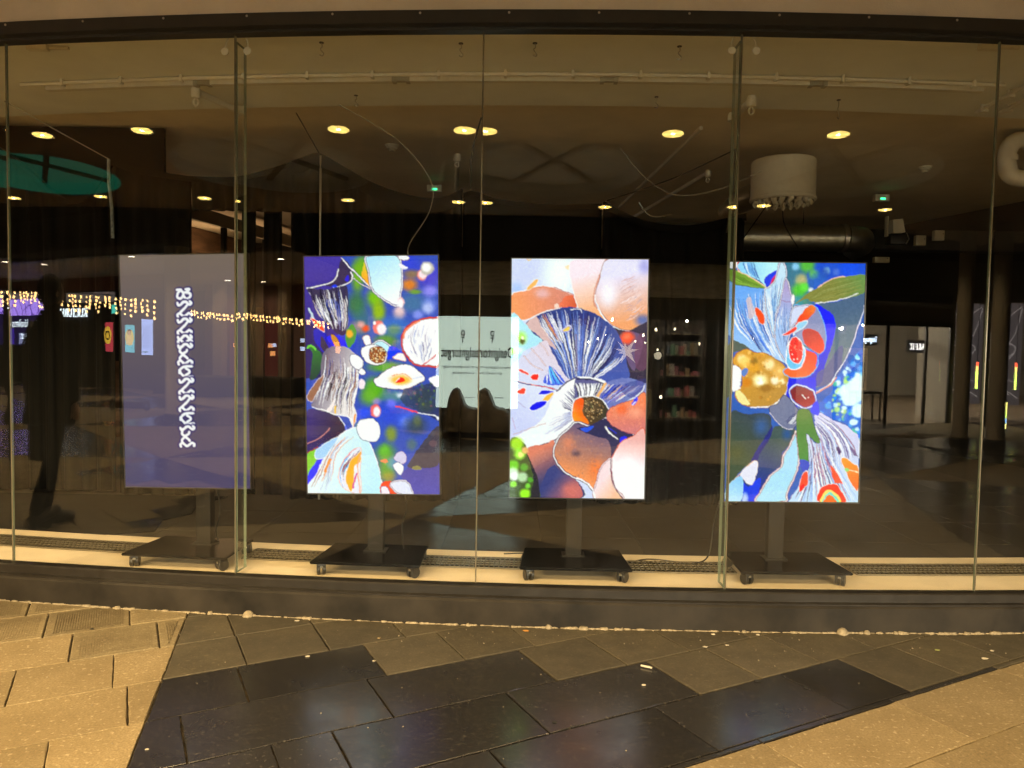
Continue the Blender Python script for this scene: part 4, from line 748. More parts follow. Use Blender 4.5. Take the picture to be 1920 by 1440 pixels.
# ================================================================ ROOM BEHIND THE GLASS
def plan_obj(name, fn, z, m, x0, x1, d0, d1, n=40, parent=None, thick=0):
    bm = bmesh.new(); sweep(bm, [(d0, z), (d1, z), (d1, z-max(thick, .004)), (d0, z-max(thick, .004))], x0, x1, n); return link(name, bm2me(bm, name), m, parent)
FZ = .168
strip = plan_obj('floor_strip', None, FZ, STRIPFLOOR, X0, X1, -.032, -.640, thick=.03); tag(strip, kind='structure')
floor = poly_obj('room_floor', [(-7, 4.0, FZ-.016), (7, 4.0, FZ-.016), (7, 13, FZ-.016), (-7, 13, FZ-.016)], INJOINT); tag(floor, kind='structure')
tile_me = None
for i in range(-6, 7):
    for j in range(0, 9):
        x0, y0 = i*.6+.2, 4.05+j*.6
        poly = [Vector((x0, y0)), Vector((x0+.6, y0)), Vector((x0+.6, y0+.6)), Vector((x0, y0+.6))]
        for k in range(12):
            xa = -5.+k; a, b = F(xa, -.6435).xy, F(xa+1., -.6435).xy
            if any(xa-.2 <= q.x <= xa+1.2 for q in poly): poly = clip(poly, a, b)
            if len(poly) < 3: break
        if len(poly) < 3 or area(poly) < .02: continue
        p0 = inset(clean(poly), .0018); bm = bmesh.new(); A = [bm.verts.new((v.x, v.y, FZ-.015)) for v in p0]; B = [bm.verts.new((v.x, v.y, FZ-.003)) for v in p0]; bm.faces.new(B)
        for t in range(len(p0)): bm.faces.new((A[t], A[(t+1) % len(p0)], B[(t+1) % len(p0)], B[t]))
        link('tile', bm2me(bm, 'tile'), INFLOOR, floor)
ce = plan_obj('ceiling_edge', None, 2.955+.05, CREAM, X0-.6, X1+.6, -.031, -1.33, thick=.05); tag(ce, kind='structure')
cl = poly_obj('ceiling', [(-7, 4.6, 3.06), (-7, 13, 3.06), (7, 13, 3.06), (7, 4.6, 3.06)], BROWNCEIL); tag(cl, kind='structure')
for nm, b, m_ in (('wall_left', (-7.1, -7, 3.9, 13, 0, 3.4), BLACKWALL), ('wall_back', (-7, 5.2, 12.6, 12.7, 0, 3.4), BLACKWALL), ('wall_end', (5.9, 6.0, 3.9, 7.2, 0, 3.4), BLACKWALL)): tag(box_obj(nm, b, m_), kind='structure')
bm = bmesh.new(); box(bm, 0, 6.2, 0, .1, 0, 3.2); o = link('wall_right', bm2me(bm, 'wall_right'), BLACKWALL); o.location = (6.0, 7.0, 0); o.rotation_euler = (0, 0, R(106)); tag(o, kind='structure')
tag(box_obj('wall_header', (-7, 7, 3.75, 3.8, 3.05, 3.4), BLACKWALL), kind='structure') if False else None

# ================================================================ DISPLAY STANDS
def display_mat(s):
    m = bpy.data.materials.new('display_glow'); m.use_nodes = True; nt = m.node_tree; b = nt.nodes['Principled BSDF']
    b.inputs['Base Color'].default_value = (.004, .004, .005, 1); b.inputs['Roughness'].default_value = .4; b.inputs['Specular IOR Level'].default_value = .05
    at = nt.nodes.new('ShaderNodeAttribute'); at.attribute_name = 'display'; nt.links.new(at.outputs['Color'], b.inputs['Emission Color']); b.inputs['Emission Strength'].default_value = s
    return m
def display_mesh(art, w, h, nx=200, ny=352):
    """flat panel whose vertices carry the picture it is showing"""
    g = art.grid(nx, ny); xs = np.linspace(-w/2, w/2, nx); zs = np.linspace(h/2, -h/2, ny)
    co = np.zeros((ny, nx, 3)); co[..., 0] = xs[None]; co[..., 2] = zs[:, None]
    idx = np.arange(nx*ny).reshape(ny, nx); q = np.stack([idx[:-1, :-1], idx[1:, :-1], idx[1:, 1:], idx[:-1, 1:]], -1).reshape(-1, 4)
    me = bpy.data.meshes.new('display'); me.vertices.add(nx*ny); me.vertices.foreach_set('co', co.ravel())
    me.loops.add(q.size); me.loops.foreach_set('vertex_index', q.ravel().astype(np.int32)); me.polygons.add(len(q)); me.polygons.foreach_set('loop_start', (np.arange(len(q))*4).astype(np.int32))
    me.update(calc_edges=True); ca = me.color_attributes.new('display', 'FLOAT_COLOR', 'POINT')
    ca.data.foreach_set('color', np.concatenate([g, np.ones((ny, nx, 1))], -1).ravel().astype(np.float32)); me.update()
    return me
def art_standby():
    a = Art([(222, 477), (455, 478), (234, 912), (462, 917)], (70, 64, 80), seed=2)
    a.img[:] = np.array((118, 104, 94))[None, None]*(1-np.linspace(0, 1, a.H)[:, None, None])+np.array((66, 62, 104))[None, None]*np.linspace(0, 1, a.H)[:, None, None]
    def G(x0, y0, pts): return [(x0+x, y0+y) for x, y in pts]
    W_ = (250, 252, 255); lw = 4.3
    def put(x0, y0, strokes):
        for s_ in strokes: a.line(G(x0, y0, s_), 11, (44, 36, 108), .18)
        for s_ in strokes: a.line(G(x0, y0, s_), lw, W_)
    top = lambda y: [(1, y+3), (3, y+7), (8, y+5), (12, y+1), (17, y+1), (20, y+4), (24, y+6), (26, y+3), (24, y)]
    bot = lambda y: [(2, y+6), (1, y+2), (5, y-1), (9, y+2), (13, y+5), (18, y+2), (22, y-1), (26, y+1), (26, y+5)]
    N_ = [top(0), [(20, 5), (14, 13), (6, 21)], bot(23)]
    I_ = [top(0), bot(9)]
    B_ = [[(2, 3), (10, 3), (4, 9), (3, 17), (9, 20)], [(10, 4), (14, 10), (12, 17), (8, 19)], [(18, 2), (25, 2), (20, 7)], [(17, 8), (26, 10), (26, 17), (19, 20), (15, 15)]]
    A_ = [[(25, 2), (15, 2), (8, 4), (3, 10), (8, 18), (15, 22), (26, 21)], [(14, 6), (20, 10), (20, 14), (14, 18)], [(2, 9), (2, 14)]]
    K_ = [top(0), [(6, 5), (4, 14), (9, 19), (4, 26), (6, 32)], [(9, 19), (16, 14), (17, 11)], [(9, 19), (15, 24), (18, 27)], bot(32)]
    y = 541.
    for g, h, x0 in ((B_, 25, 326), (N_, 32, 328), (N_, 32, 328.5), (I_, 16, 329), (K_, 40, 329.5), (A_, 25, 330.5), (N_, 31.5, 331.5), (N_, 31.5, 332), (A_, 26, 332.8), (K_, 40, 333.5)):
        put(x0, y, g); y += h
    return a
def display_stand(label, x, y, yaw, roll, art, glow, post_dx=0):
    t = thing('display_stand', label, 'display stand', (x, y, FZ), R(yaw), 'portrait screens on wheeled stands behind the glass')
    W, H, zc = .698, 1.234, 1.199-FZ
    tilt = Matrix.Translation((0, 0, zc)) @ Matrix.Rotation(R(roll), 4, 'Y')
    bm = bmesh.new(); box(bm, -W/2-.006, W/2+.006, .004, .034, -H/2-.006, H/2+.006, bev=.004); box(bm, -W/2+.05, W/2-.05, .0345, .062, -H/2+.05, H/2-.28, bev=.006)
    h = link('screen_housing', bm2me(bm, 'screen_housing', True, 40), BLACKPL, t); h.matrix_local = tilt
    d = link('display', display_mesh(art, W, H), display_mat(glow), h)
    fr = bmesh.new()
    for b in ((-W/2-.006, -W/2-.0005, -.004, .0035, -H/2-.006, H/2+.006), (W/2+.0005, W/2+.006, -.004, .0035, -H/2-.006, H/2+.006), (-W/2-.0005, W/2+.0005, -.004, .0035, -H/2-.006, -H/2-.0005), (-W/2-.0005, W/2+.0005, -.004, .0035, H/2+.0005, H/2+.006)): box(fr, *b)
    link('bezel', bm2me(fr, 'bezel'), BLACKPL, h)
    box_obj('mount_bracket', (-.16, .16, .0625, .088, zc-.2, zc+.2), BLACKPL, t, .003)
    box_obj('post', (post_dx-.042, post_dx+.042, .10, .155, .082, zc+.25), POSTM, t, .006)
    box_obj('post_foot', (post_dx-.06, post_dx+.06, .085, .17, .0805, .087), POSTM, t)
    cb = link('cable_cover', bm2me((lambda b: (tube(b, [(post_dx+.05, .13, .08), (post_dx+.055, .13, zc-.3)], .007, 6), b)[1])(bmesh.new()), 'cable_cover', True), BLACKPL, t) if False else None
    bm = bmesh.new(); q = [(-.285, -.125), (.285, -.125), (.262, .255), (-.262, .255)]
    lo = [bm.verts.new((a, b, .066)) for a, b in q]; hi = [bm.verts.new((a, b, .080)) for a, b in q]
    for k in range(4): bm.faces.new((lo[k], lo[(k+1) % 4], hi[(k+1) % 4], hi[k]))
    bm.faces.new(hi); bm.faces.new(lo[::-1]); bmesh.ops.bevel(bm, geom=[e for e in bm.edges], offset=.004, segments=2, affect='EDGES')
    link('base_plate', bm2me(bm, 'base_plate', True, 40), BLACKGLASS, t)
    for sx, sy, an in ((-1, -1, 20), (1, -1, -35), (-1, 1, 60), (1, 1, 10)):
        cx, cy_ = sx*.235, -.085 if sy < 0 else .22
        bm = bmesh.new(); lathe(bm, [(0, .066), (.012, .066), (.012, .052), (.016, .050), (.016, .040), (0, .040)], 10, (cx, cy_, 0)); c = link('caster', bm2me(bm, 'caster', True, 40), STEEL, t)
        bm = bmesh.new(); M = Matrix.Translation((cx, cy_, 0)) @ Matrix.Rotation(R(an), 4, 'Z')
        for k in (-1, 1): lathe(bm, [(0, -.009), (.026, -.009), (.029, -.006), (.029, .006), (.026, .009), (0, .009)], 16, (0, 0, 0), M @ Matrix.Translation((k*.014, .012, .029)) @ Matrix.Rotation(math.pi/2, 4, 'Y'))
        box(bm, -.024, .024, -.014, .034, .040, .060, rot=M, bev=.007); link('wheel', bm2me(bm, 'wheel', True, 40), BLACKPL, c)
    return t
display_stand('stand at the far left, its dim violet screen showing a column of white ornamental letters', -1.735, 3.93, -5.5, -1.15, art_standby(), 1.0, .045)
display_stand('stand left of the middle joint, screen with bark, shells and a floating almond shape', -.728, 3.85, -3.4, -1.15, art_bark().finish(.42), 1.08)
display_stand('stand whose screen shows a blue gilled mushroom among peach coloured caps', .342, 3.825, -1.2, -.42, art_mushroom().finish(.42), 1.08)
display_stand('stand at the right, screen with a golden flower heart, red orchid and blue petals', 1.457, 3.825, .6, -.38, art_flower().finish(.42), 1.08, -.03)

# power leads of the stands
def cable(label, pts, r=.004, m=BLACKPL, group=None, name='cable'):
    return tag(tube_obj(name, pts, r, m, None, 6, 8), label, 'cable', group)
z = FZ+.004
cable('black lead on the floor from the leftmost stand to the bark screen stand', [(-1.45, 4.12, z), (-1.3, 4.2, z), (-1.15, 4.12, z), (-1.02, 4.06, z), (-.85, 4.1, z), (-.72, 4.02, z+.06)])
cable('black lead hanging down behind the bark screen onto the floor', [(-.60, 3.94, .75), (-.56, 3.98, .5), (-.585, 4., .38), (-.57, 4.02, .22), (-.52, 4.1, z)])
cable('black lead curling behind the foot of the mushroom screen stand', [(-.03, 4.22, z), (.12, 4.24, z), (.2, 4.16, z), (.32, 4.04, z+.05)])
cable('black lead from the mushroom screen along the floor grille', [(.36, 4.04, z+.05), (.5, 4.16, z), (.66, 4.1, z), (.8, 4.16, z), (1.0, 4.11, z), (1.1, 4.06, .22), (1.13, 4.05, .45), (1.17, 4.0, .62)])
cable('black lead hanging behind the dim violet screen', [(-1.62, 4.02, .62), (-1.6, 4.06, .45), (-1.63, 4.08, .3), (-1.6, 4.1, .2)])

# floor grilles of the heating trench
GR = mat('grille_metal', (.20, .17, .12), .4, metal=.6); GRD = mat('trench_dark', (.012, .011, .010), .8)
def grille(label, x0, x1):
    t = thing('floor_grille', label, 'floor grille', F((x0+x1)/2, -.4, FZ), 0, 'heating grilles let into the floor along the glass'); inv = Matrix.Translation(t.location).inverted()
    def ch(n, bm, m, k=None):
        o = link(n, bm2me(bm, n), m, t); o.matrix_parent_inverse = inv
        if k: o['kind'] = k
    bm = bmesh.new(); sweep(bm, [(-.295, FZ+.001), (-.475, FZ+.001), (-.475, FZ+.0035), (-.295, FZ+.0035)], x0, x1, 24); ch('trench', bm, GRD)
    bm = bmesh.new()
    for d in (-.288, -.345, -.385, -.425, -.482): sweep(bm, [(d+.005, FZ+.0036), (d-.005, FZ+.0036), (d-.005, FZ+.010), (d+.005, FZ+.010)], x0, x1, 24)
    ch('bar', bm, GR, 'stuff')
    bm = bmesh.new(); n = int((x1-x0)/.026)
    for i in range(n+1):
        x = x0+(x1-x0)*i/n; a, b = F(x-.004, -.292, 0), F(x+.004, -.478, 0); vs = []
        for z_ in (FZ+.0037, FZ+.0095):
            vs.append([bm.verts.new((q.x, q.y, z_)) for q in (F(x-.0035, -.292), F(x+.0035, -.292), F(x+.0035, -.478), F(x-.0035, -.478))])
        for k in range(4): bm.faces.new((vs[0][k], vs[0][(k+1) % 4], vs[1][(k+1) % 4], vs[1][k]))
        bm.faces.new(vs[1])
    ch('slat', bm, GR, 'stuff')
grille('floor grille running out of view at the far left behind the glass', -4.0, -2.02)
grille('floor grille between the dim violet screen and the bark screen stands', -1.50, -.98)
grille('floor grille between the bark screen and the mushroom screen stands', -.50, .12)
grille('floor grille between the mushroom screen and the flower screen stands', .60, 1.22)
grille('floor grille with a slanted end at the far right behind the glass', 1.88, 3.9)

# ================================================================ CEILING FITTINGS
ZC = 2.955
def clipset(bm, d, z0, z1, xs, w=.010):
    for x in xs:
        p = F(x, d); box(bm, p.x-w, p.x+w, p.y-.020, p.y+.016, z0, z1)
# slim conduit close above the glass, with clips
t = thing('conduit', 'thin white conduit clipped under the ceiling just inside the glass', 'conduit', F(0, -.13, ZC)); inv = Matrix.Translation(t.location).inverted()
for a, b in ((-3.6, -1.30), (-1.16, .06), (.12, 1.12), (1.24, 3.6)):
    tube_obj('pipe', [F(a+(b-a)*k/16, -.115, ZC-.018) for k in range(17)], .0125, WHITE, t, 8).matrix_parent_inverse = inv
bm = bmesh.new(); clipset(bm, -.115, ZC-.035, ZC-.002, [-2.6+.62*k for k in range(9)], .009); o = link('clip', bm2me(bm, 'clip'), WHITE, t); o.matrix_parent_inverse = inv; o['kind'] = 'stuff'
# lighting track with its feed pipe
t = thing('lighting_track', 'long white lighting track curving along the ceiling behind the glass', 'lighting track', F(0, -.79, ZC)); inv = Matrix.Translation(t.location).inverted()
brk = [-3.12, -2.0, -.74, .52, 1.78, 2.86]
for a, b in zip(brk, brk[1:]):
    bm = bmesh.new(); sweep(bm, [(-.765, ZC-.004), (-.805, ZC-.004), (-.805, ZC-.042), (-.765, ZC-.042)], a+.055, b-.055, 14); o = link('track_section', bm2me(bm, 'track_section', True, 30), WHITE, t); o.matrix_parent_inverse = inv
for x in brk[1:-1]:
    bm = bmesh.new()
    for a, b, e in ((x-.053, x-.030, .003), (x+.030, x+.053, .003), (x-.029, x+.029, -.004)): sweep(bm, [(-.765+e, ZC-.004), (-.805-e, ZC-.004), (-.805-e, ZC-.042-e), (-.765+e, ZC-.042-e)], a, b, 3)
    o = link('track_coupler', bm2me(bm, 'track_coupler'), mat('coupler_grey', (.42, .40, .33), .5), t); o.matrix_parent_inverse = inv
tube_obj('feed_pipe', [F(-3.2+6.1*k/30, -.72, ZC-.02) for k in range(31)], .011, WHITE, t, 8).matrix_parent_inverse = inv
bm = bmesh.new(); clipset(bm, -.72, ZC-.040, ZC-.001, [-2.9+.40*k for k in range(15)], .008); o = link('clip', bm2me(bm, 'clip'), WHITE, t); o.matrix_parent_inverse = inv; o['kind'] = 'stuff'
# unseen lamps added behind the transom to brighten the stone strip and ceiling
hb = None
for x, q in ((-3.24, 'far left pane'), (-2.01, 'pane with the dim violet screen'), (-.78, 'pane with the bark screen'), (.45, 'pane with the mushroom screen'), (1.70, 'pane with the flower screen'), (2.95, 'far right pane')):
    p = F(x, -.078, ZC-.002)
    if hb is None:
        hb = thing('added_fill_lamp', 'x', 'ceiling lamp', p, 0, 'added fill lamps behind the transom'); lathe_obj('lamp_trim', [(.026, -.004), (.034, -.003), (.034, -.0005), (.026, -.0005)], WHITE, hb, 16, close=True); lathe_obj('fill_lens', [(0, -.003), (.0255, -.003), (.0255, -.001), (0, -.001)], emis('fill_lens_glow', (1, .8, .5), 12), hb, 16); t = hb
    else: t = dup(hb, p)
    t['label'] = 'added fill lamp hidden behind the transom over the '+q
    d = bpy.data.lights.new('spot', 'SPOT'); d.energy = FILL_W; d.color = (1, .84, .60); d.spot_size = R(44); d.spot_blend = .6; d.shadow_soft_size = .02
    o = bpy.data.objects.new('spot', d); COL.objects.link(o); o.parent = t; o.location = (0, 0, -.012)
# ceiling hooks
HK = mat('hook_wire', (.5, .48, .44), .3, metal=.9)
for lb, (x, y) in (('small wire hook above the left side of the bark screen, near the glass', (-1.04, 4.01)), ('small wire hook in the ceiling left of the middle glass joint', (-.30, 3.99)), ('small wire hook above the left edge of the mushroom screen', (.09, 3.97)), ('small wire hook above the right edge of the mushroom screen, near the glass', (.85, 3.98)),
        ('small wire hook at the ceiling edge above the bark screen', (-1.03, 4.83)), ('small wire hook at the ceiling edge right of the mushroom screen', (.88, 4.76)), ('long bent wire hook at the ceiling edge above the flower screen', (2.03, 4.76))):
    k = 1.7 if 'long' in lb else 1
    t = thing('ceiling_hook', lb, 'hook', (x, y, ZC), rnd.uniform(-.6, .6), 'wire hooks screwed into the ceiling')
    lathe_obj('hook_plate', [(0, -.003), (.013, -.003), (.013, -.0005), (0, -.0005)], BLACKPL, t, 10); tube_obj('hook_wire', [(0, 0, -.002), (.004, 0, -.022*k), (-.006, 0, -.034*k), (.006, 0, -.05*k), (.012, 0, -.058*k), (.004, 0, -.07*k), (-.010, 0, -.064*k)], .0028, HK, t, 6, 4)
# white pipe arms with ring ends
def arm(label, a, b, ring=True, r=.021, flange=True):
    a, b = Vector(a), Vector(b); d = (b-a).normalized()
    t = thing('pipe_arm', label, 'pipe bracket', a, 0, 'white pipe brackets with ring ends under the ceiling')
    tube_obj('pipe', [(0, 0, 0), b-a], r, WHITE, t, 12)
    if ring:
        lathe_obj('elbow', [(0, .028), (.024, .024), (.030, .008), (.030, -.030), (.026, -.040), (0, -.042)], WHITE, t, 14)
        bm = bmesh.new(); P = [(.016*math.sin(q), 0, -.066-.022*math.cos(q)) for q in np.linspace(0, 2*math.pi, 15)]; tube(bm, P, .0055, 6, False); link('ring', bm2me(bm, 'ring', True), WHITE, t)
    if flange: lathe_obj('flange', [(0, -.02), (.032, -.02), (.032, .02), (.024, .034), (0, .034)], WHITE, t, 14, at=b-a)
arm('white pipe bracket with a ring end above the dim violet screen', (-1.97, 4.63, 2.895), (-1.84, 5.02, 2.90))
arm('white pipe bracket with a ring end above the left edge of the flower screen', (1.44, 4.63, 2.90), (1.41, 4.92, 2.88))
arm('long white pipe running back under the ceiling left of the middle joint', (-.50, 6.42, 2.98), (-.73, 9.3, 2.98))
arm('long white pipe running back under the ceiling right of the mushroom screen', (1.36, 5.55, 3.0), (1.20, 8.6, 3.0), False, .016, False)
arm('slanting white pipe with ring, between mushroom screen and air diffuser', (1.76, 6.87, 2.99), (1.40, 9.6, 2.99))
for k, (xa, ya, xb, yb) in enumerate(((2.97, 4.87, 2.93, 4.2), (3.12, 4.86, 3.06, 4.2))):
    t = thing('fluorescent_tube', ('unlit slim tube in clips at the upper right, the longer and left one', 'unlit slim tube in clips at the upper right, the one next to the frame edge')[k], 'tube', (xa, ya, 2.925), 0, 'unlit tubes under the ceiling at the right')
    tube_obj('tube_body', [(0, 0, 0), (xb-xa, yb-ya, 0)], .013, WHITE, t, 10); box_obj('tube_clip', (-.018, .018, -.09, -.065, -.02, .028), WHITE, t); box_obj('tube_clip', (-.03, .006, -.36, -.335, -.02, .028), WHITE, t)
for lb, x in (('flat white door sensor under the ceiling at the far left end', -2.6), ('flat white door sensor under the ceiling at the far right joint', 2.42)):
    t = thing('ceiling_sensor', lb, 'sensor', (x, gy(x)+.22, ZC-.018), 0, 'flat white sensors under the ceiling'); box_obj('sensor_body', (-.055, .055, -.018, .018, -.016, .016), WHITE, t, .004); box_obj('sensor_arm', (.02, .16, .005, .022, -.004, .012), WHITE, t, .002)
# round glass break sensors beside the fins
for lb, x, s in (('round white glass sensor left of the left glass fin', -1.462, 1), ('round white glass sensor right of the left glass fin', -1.345, -1), ('round white glass sensor left of the right glass fin', 1.032, 1), ('round white glass sensor right of the right glass fin', 1.150, -1)):
    p = F(x, -.03, 2.805); t = thing('glass_sensor', lb, 'sensor', p, 0, 'round glass break sensors at the tops of the fins')
    lathe_obj('sensor_disc', [(0, -.008), (.017, -.008), (.0195, -.004), (.0195, .004), (.017, .007), (.012, .007), (.011, .005), (0, .005)], WHITE, t, 20, rot=Matrix.Rotation(math.pi/2, 4, 'X'))
    tube_obj('lead', [(0, .003, .018), (s*.004, .01, .05), (s*.025, .02, .085), (s*.055, .02, .095)], .0035, WHITE, t, 6, 5)
# air diffuser drum on a duct
t = thing('air_diffuser', 'white drum air diffuser with nozzles hanging above the flower screen', 'air diffuser', (2.21, 6.2, 2.60))
lathe_obj('drum', [(.245, 0), (.262, .012), (.262, .030), (.256, .036), (.256, .325), (.245, .335), (0, .335)], WHITE, t, 40)
lathe_obj('nozzle_plate', [(0, .006), (.244, .006), (.244, .012), (0, .012)], mat('diffuser_grey', (.30, .27, .22), .5), t, 40)
for k in range(3):
    n = (6, 14, 20)[k]; r_ = (.06, .14, .215)[k]
    for i in range(n):
        an = 2*math.pi*i/n+k*.3; lathe_obj('nozzle', [(.011, -.030), (.022, -.006), (.024, .0055), (.019, .0055), (.017, -.006), (.008, -.026)], WHITE, t, 8, at=(r_*math.cos(an), r_*math.sin(an), 0), rot=Matrix.Rotation(R(28), 4, (math.cos(an*3), math.sin(an*3), 0)), close=True)
bm = bmesh.new(); tube(bm, [(-.15, .16, .10), (-.22, .30, .08), (-.26, .62, .02)], .105, 18); link('duct_collar', bm2me(bm, 'duct_collar', True, 40), GALV, t)
t = thing('ventilation_duct', 'spiral galvanised duct with an elbow under the ceiling behind the drum', 'duct', (2.3, 7.4, 2.50))
bm = bmesh.new(); P = [(-.9+1.86*k/62, 0, 0) for k in range(63)]; tube(bm, P, lambda q: .128+(.004 if int(q*62) % 3 == 0 else 0), 22); link('duct_pipe', bm2me(bm, 'duct_pipe', True, 60), GALV, t)
bm = bmesh.new(); tube(bm, [(.965, 0, 0), (1.06, .01, -.004), (1.15, .06, -.01), (1.20, .16, -.02), (1.21, .34, -.03)], .131, 22); link('duct_elbow', bm2me(bm, 'duct_elbow', True, 60), GALV, t)
lathe_obj('duct_band', [(.136, -.025), (.140, -.02), (.140, .02), (.136, .025)], STEEL, t, 24, at=(.94, 0, 0), rot=Matrix.Rotation(math.pi/2, 4, 'Y'))
for x in (-.15, .55): tube_obj('hanger', [(x, 0, .13), (x, 0, .54)], .004, BLACKPL, t, 5)
t = thing('soil_pipe', 'thick white pipe with two bends at the right edge under the ceiling', 'pipe', (3.66, 5.6, 2.83)); bm = bmesh.new(); tube(bm, smoothpts([(.9, .35, .16), (.3, .12, .15), (.08, .02, .14), (.0, 0, .06), (0, 0, -.06), (.06, 0, -.135), (.3, 0, -.15), (.9, 0, -.15)], 5), .062, 16); link('pipe', bm2me(bm, 'pipe', True), WHITE, t)
for q in ((.0, 0, .0),): lathe_obj('pipe_socket', [(.0625, -.02), (.068, -.018), (.068, .018), (.0625, .02)], WHITE, t, 20, at=q)
# smoke detectors, small boxes with a green lamp, projector, sockets
for lb, x, y in (('smoke detector on the ceiling above the right side of the bark screen', -1.05, 6.37), ('smoke detector on the ceiling at the right, beyond the drum', 3.70, 6.79)):
    t = thing('smoke_detector', lb, 'smoke detector', (x, y, 3.058), 0, 'smoke detectors on the dark ceiling'); lathe_obj('detector_base', [(0, -.014), (.055, -.014), (.058, 0)], WHITE, t, 22); lathe_obj('detector_head', [(0, -.05), (.024, -.05), (.026, -.036), (.044, -.03), (.048, -.0145), (0, -.0145)], WHITE, t, 22)
GLED = emis('green_led', (.05, 1, .35), 3)
for lb, x, y in (('small white box with a green lamp, left of the middle joint under the ceiling', -.83, 7.7), ('small white box with a green lamp, between drum and smoke detector', 3.80, 7.79)):
    t = thing('emergency_light', lb, 'emergency light', (x, y, 2.98), 0, 'small boxes with a green lamp under the ceiling'); box_obj('light_case', (-.075, .075, -.03, .03, -.035, .035), WHITE, t, .005); box_obj('lamp_window', (-.02, .03, -.034, -.0305, -.02, -.002), GLED, t)
t = thing('projector', 'white and black projector head hanging at the right under the ceiling', 'projector', (3.81, 7.5, 2.62)); box_obj('bracket', (-.09, -.08, -.03, .03, -.08, .12), WHITE, t); bm = bmesh.new(); tube(bm, [(0, 0, .085), (.015, 0, -.05)], .07, 4, r1=.085); link('lamp_case', bm2me(bm, 'lamp_case'), WHITE, t); box_obj('lens_hood', (-.07, .10, -.06, .06, -.16, -.055), BLACKPL, t, .012); tube_obj('yoke', [(.09, -.05, -.05), (.11, -.065, -.11), (.08, -.07, -.16)], .006, STEEL, t, 6)
for lb, p in (('white wall box on the dark beam, the left one of two at the right', (4.05, 7.48, 2.50)), ('white wall box on the dark beam, the right one of two at the right', (4.22, 7.46, 2.55)), ('flat cream box on the dark wall just above the flower screen corner', (3.68, 7.5, 2.305))):
    t = thing('wall_box', lb, 'wall box', p, 0, 'small boxes on the dark wall at the right'); w_ = .05 if 'wall box' in lb else .075; box_obj('box_body', (-w_, w_, -.03, .02, -.05 if w_ == .05 else -.028, .05 if w_ == .05 else .028), mat('box_cream', (.42, .38, .28), .6), t, .004); box_obj('box_lid_screw', (w_*.6, w_*.75, -.033, -.0305, .01, .02), BLACKPL, t)
box_obj_b = box_obj('beam', (2.9, 6.4, 7.55, 7.75, 2.42, 2.62), BLACKWALL); tag(box_obj_b, kind='structure')
box_obj_b.location = (0, 0, 0)

# ================================================================ CURTAINS, WIRES
def curtain(label, top, zb, m, pl=.16, amp=.03, hem=True, group='black curtains hung behind the screens', y=5.7, gaps=()):
    """top: (x, z) points of the hanging edge; pleats deepen downwards"""
    P = smoothpts([(a, 0, b) for a, b in top], 12); bm = bmesh.new(); rows = 10; g = []; s = 0; r_ = random.Random(len(label))
    ph = [r_.uniform(0, 6) for _ in range(4)]
    L_ = sum((P[i+1]-P[i]).length for i in range(len(P)-1)); n = max(int(L_/.022), 8); acc = [0]
    for i in range(len(P)-1): acc.append(acc[-1]+(P[i+1]-P[i]).length)
    xs = np.interp(np.linspace(0, L_, n), acc, [p.x for p in P]); zs = np.interp(np.linspace(0, L_, n), acc, [p.z for p in P])
    for j in range(rows+1):
        f = (j/rows)**1.3; row = []
        for i in range(n):
            u = xs[i]*2*math.pi/pl; k = .25+.75*min(1, f*3)
            d = amp*k*(math.sin(u+ph[0]+.6*math.sin(xs[i]*5+ph[1]))+.45*math.sin(2.3*u+ph[2]+f*.8)+.25*math.sin(.37*u+ph[3]))
            row.append(bm.verts.new((xs[i]+.25*amp*math.sin(u*1.3+f)*f, y+d, zs[i]+(zb-zs[i])*f)))
        g.append(row)
    for A, B in zip(g, g[1:]):
        for i in range(n-1): bm.faces.new((A[i], A[i+1], B[i+1], B[i]))
    t = thing('curtain', label, 'curtain', (float(xs.mean()), y, zb), 0, group)
    o = link('curtain_cloth', bm2me(bm, 'curtain_cloth', True), m, t); o.matrix_parent_inverse = Matrix.Translation(t.location).inverted()
    so = o.modifiers.new('cloth', 'SOLIDIFY'); so.thickness = .004
    if hem:
        bm = bmesh.new(); q = [[bm.verts.new((xs[i], y+dy, zs[i]+dz)) for dy, dz in ((-amp-.012, .008), (-amp-.018, -hem), (-amp-.012, -hem), (amp+.01, .008))] for i in range(n)]
        for A, B in zip(q, q[1:]):
            for k in range(4): bm.faces.new((A[k], A[(k+1) % 4], B[(k+1) % 4], B[k]))
        bm.faces.new(q[0]); bm.faces.new(q[-1][::-1]); h = link('curtain_hem', bm2me(bm, 'curtain_hem', True, 40), BLACK, t); h.matrix_parent_inverse = Matrix.Translation(t.location).inverted()
    return t
curtain('dark curtain with a low swag at the far left edge', [(-4.3, 2.95), (-3.87, 2.78), (-3.49, 2.47), (-3.35, 2.42), (-3.22, 2.47), (-3.04, 2.715)], .2, SHEER, .13, .025, .03)
curtain('thin dark curtain hanging behind the dim violet screen', [(-3.04, 2.715), (-2.86, 2.66), (-2.62, 2.625), (-2.46, 2.605)], .18, SHEER, .11, .025, .035)
curtain('short valance of dark cloth above the window gap', [(-2.46, 2.605), (-2.2, 2.60), (-2.05, 2.615), (-1.85, 2.67), (-1.69, 2.725)], 2.36, SHEER, .10, .02, .035, y=5.69)
for lb, a, b in (('narrow curtain strip in front of the lit window, left one', -2.10, -1.99), ('broad curtain strip in front of the lit window', -1.93, -1.79)): curtain(lb, [(a, 2.42), ((a+b)/2, 2.42), (b, 2.42)], .18, SHEER, .06, .012, 0, y=5.76)
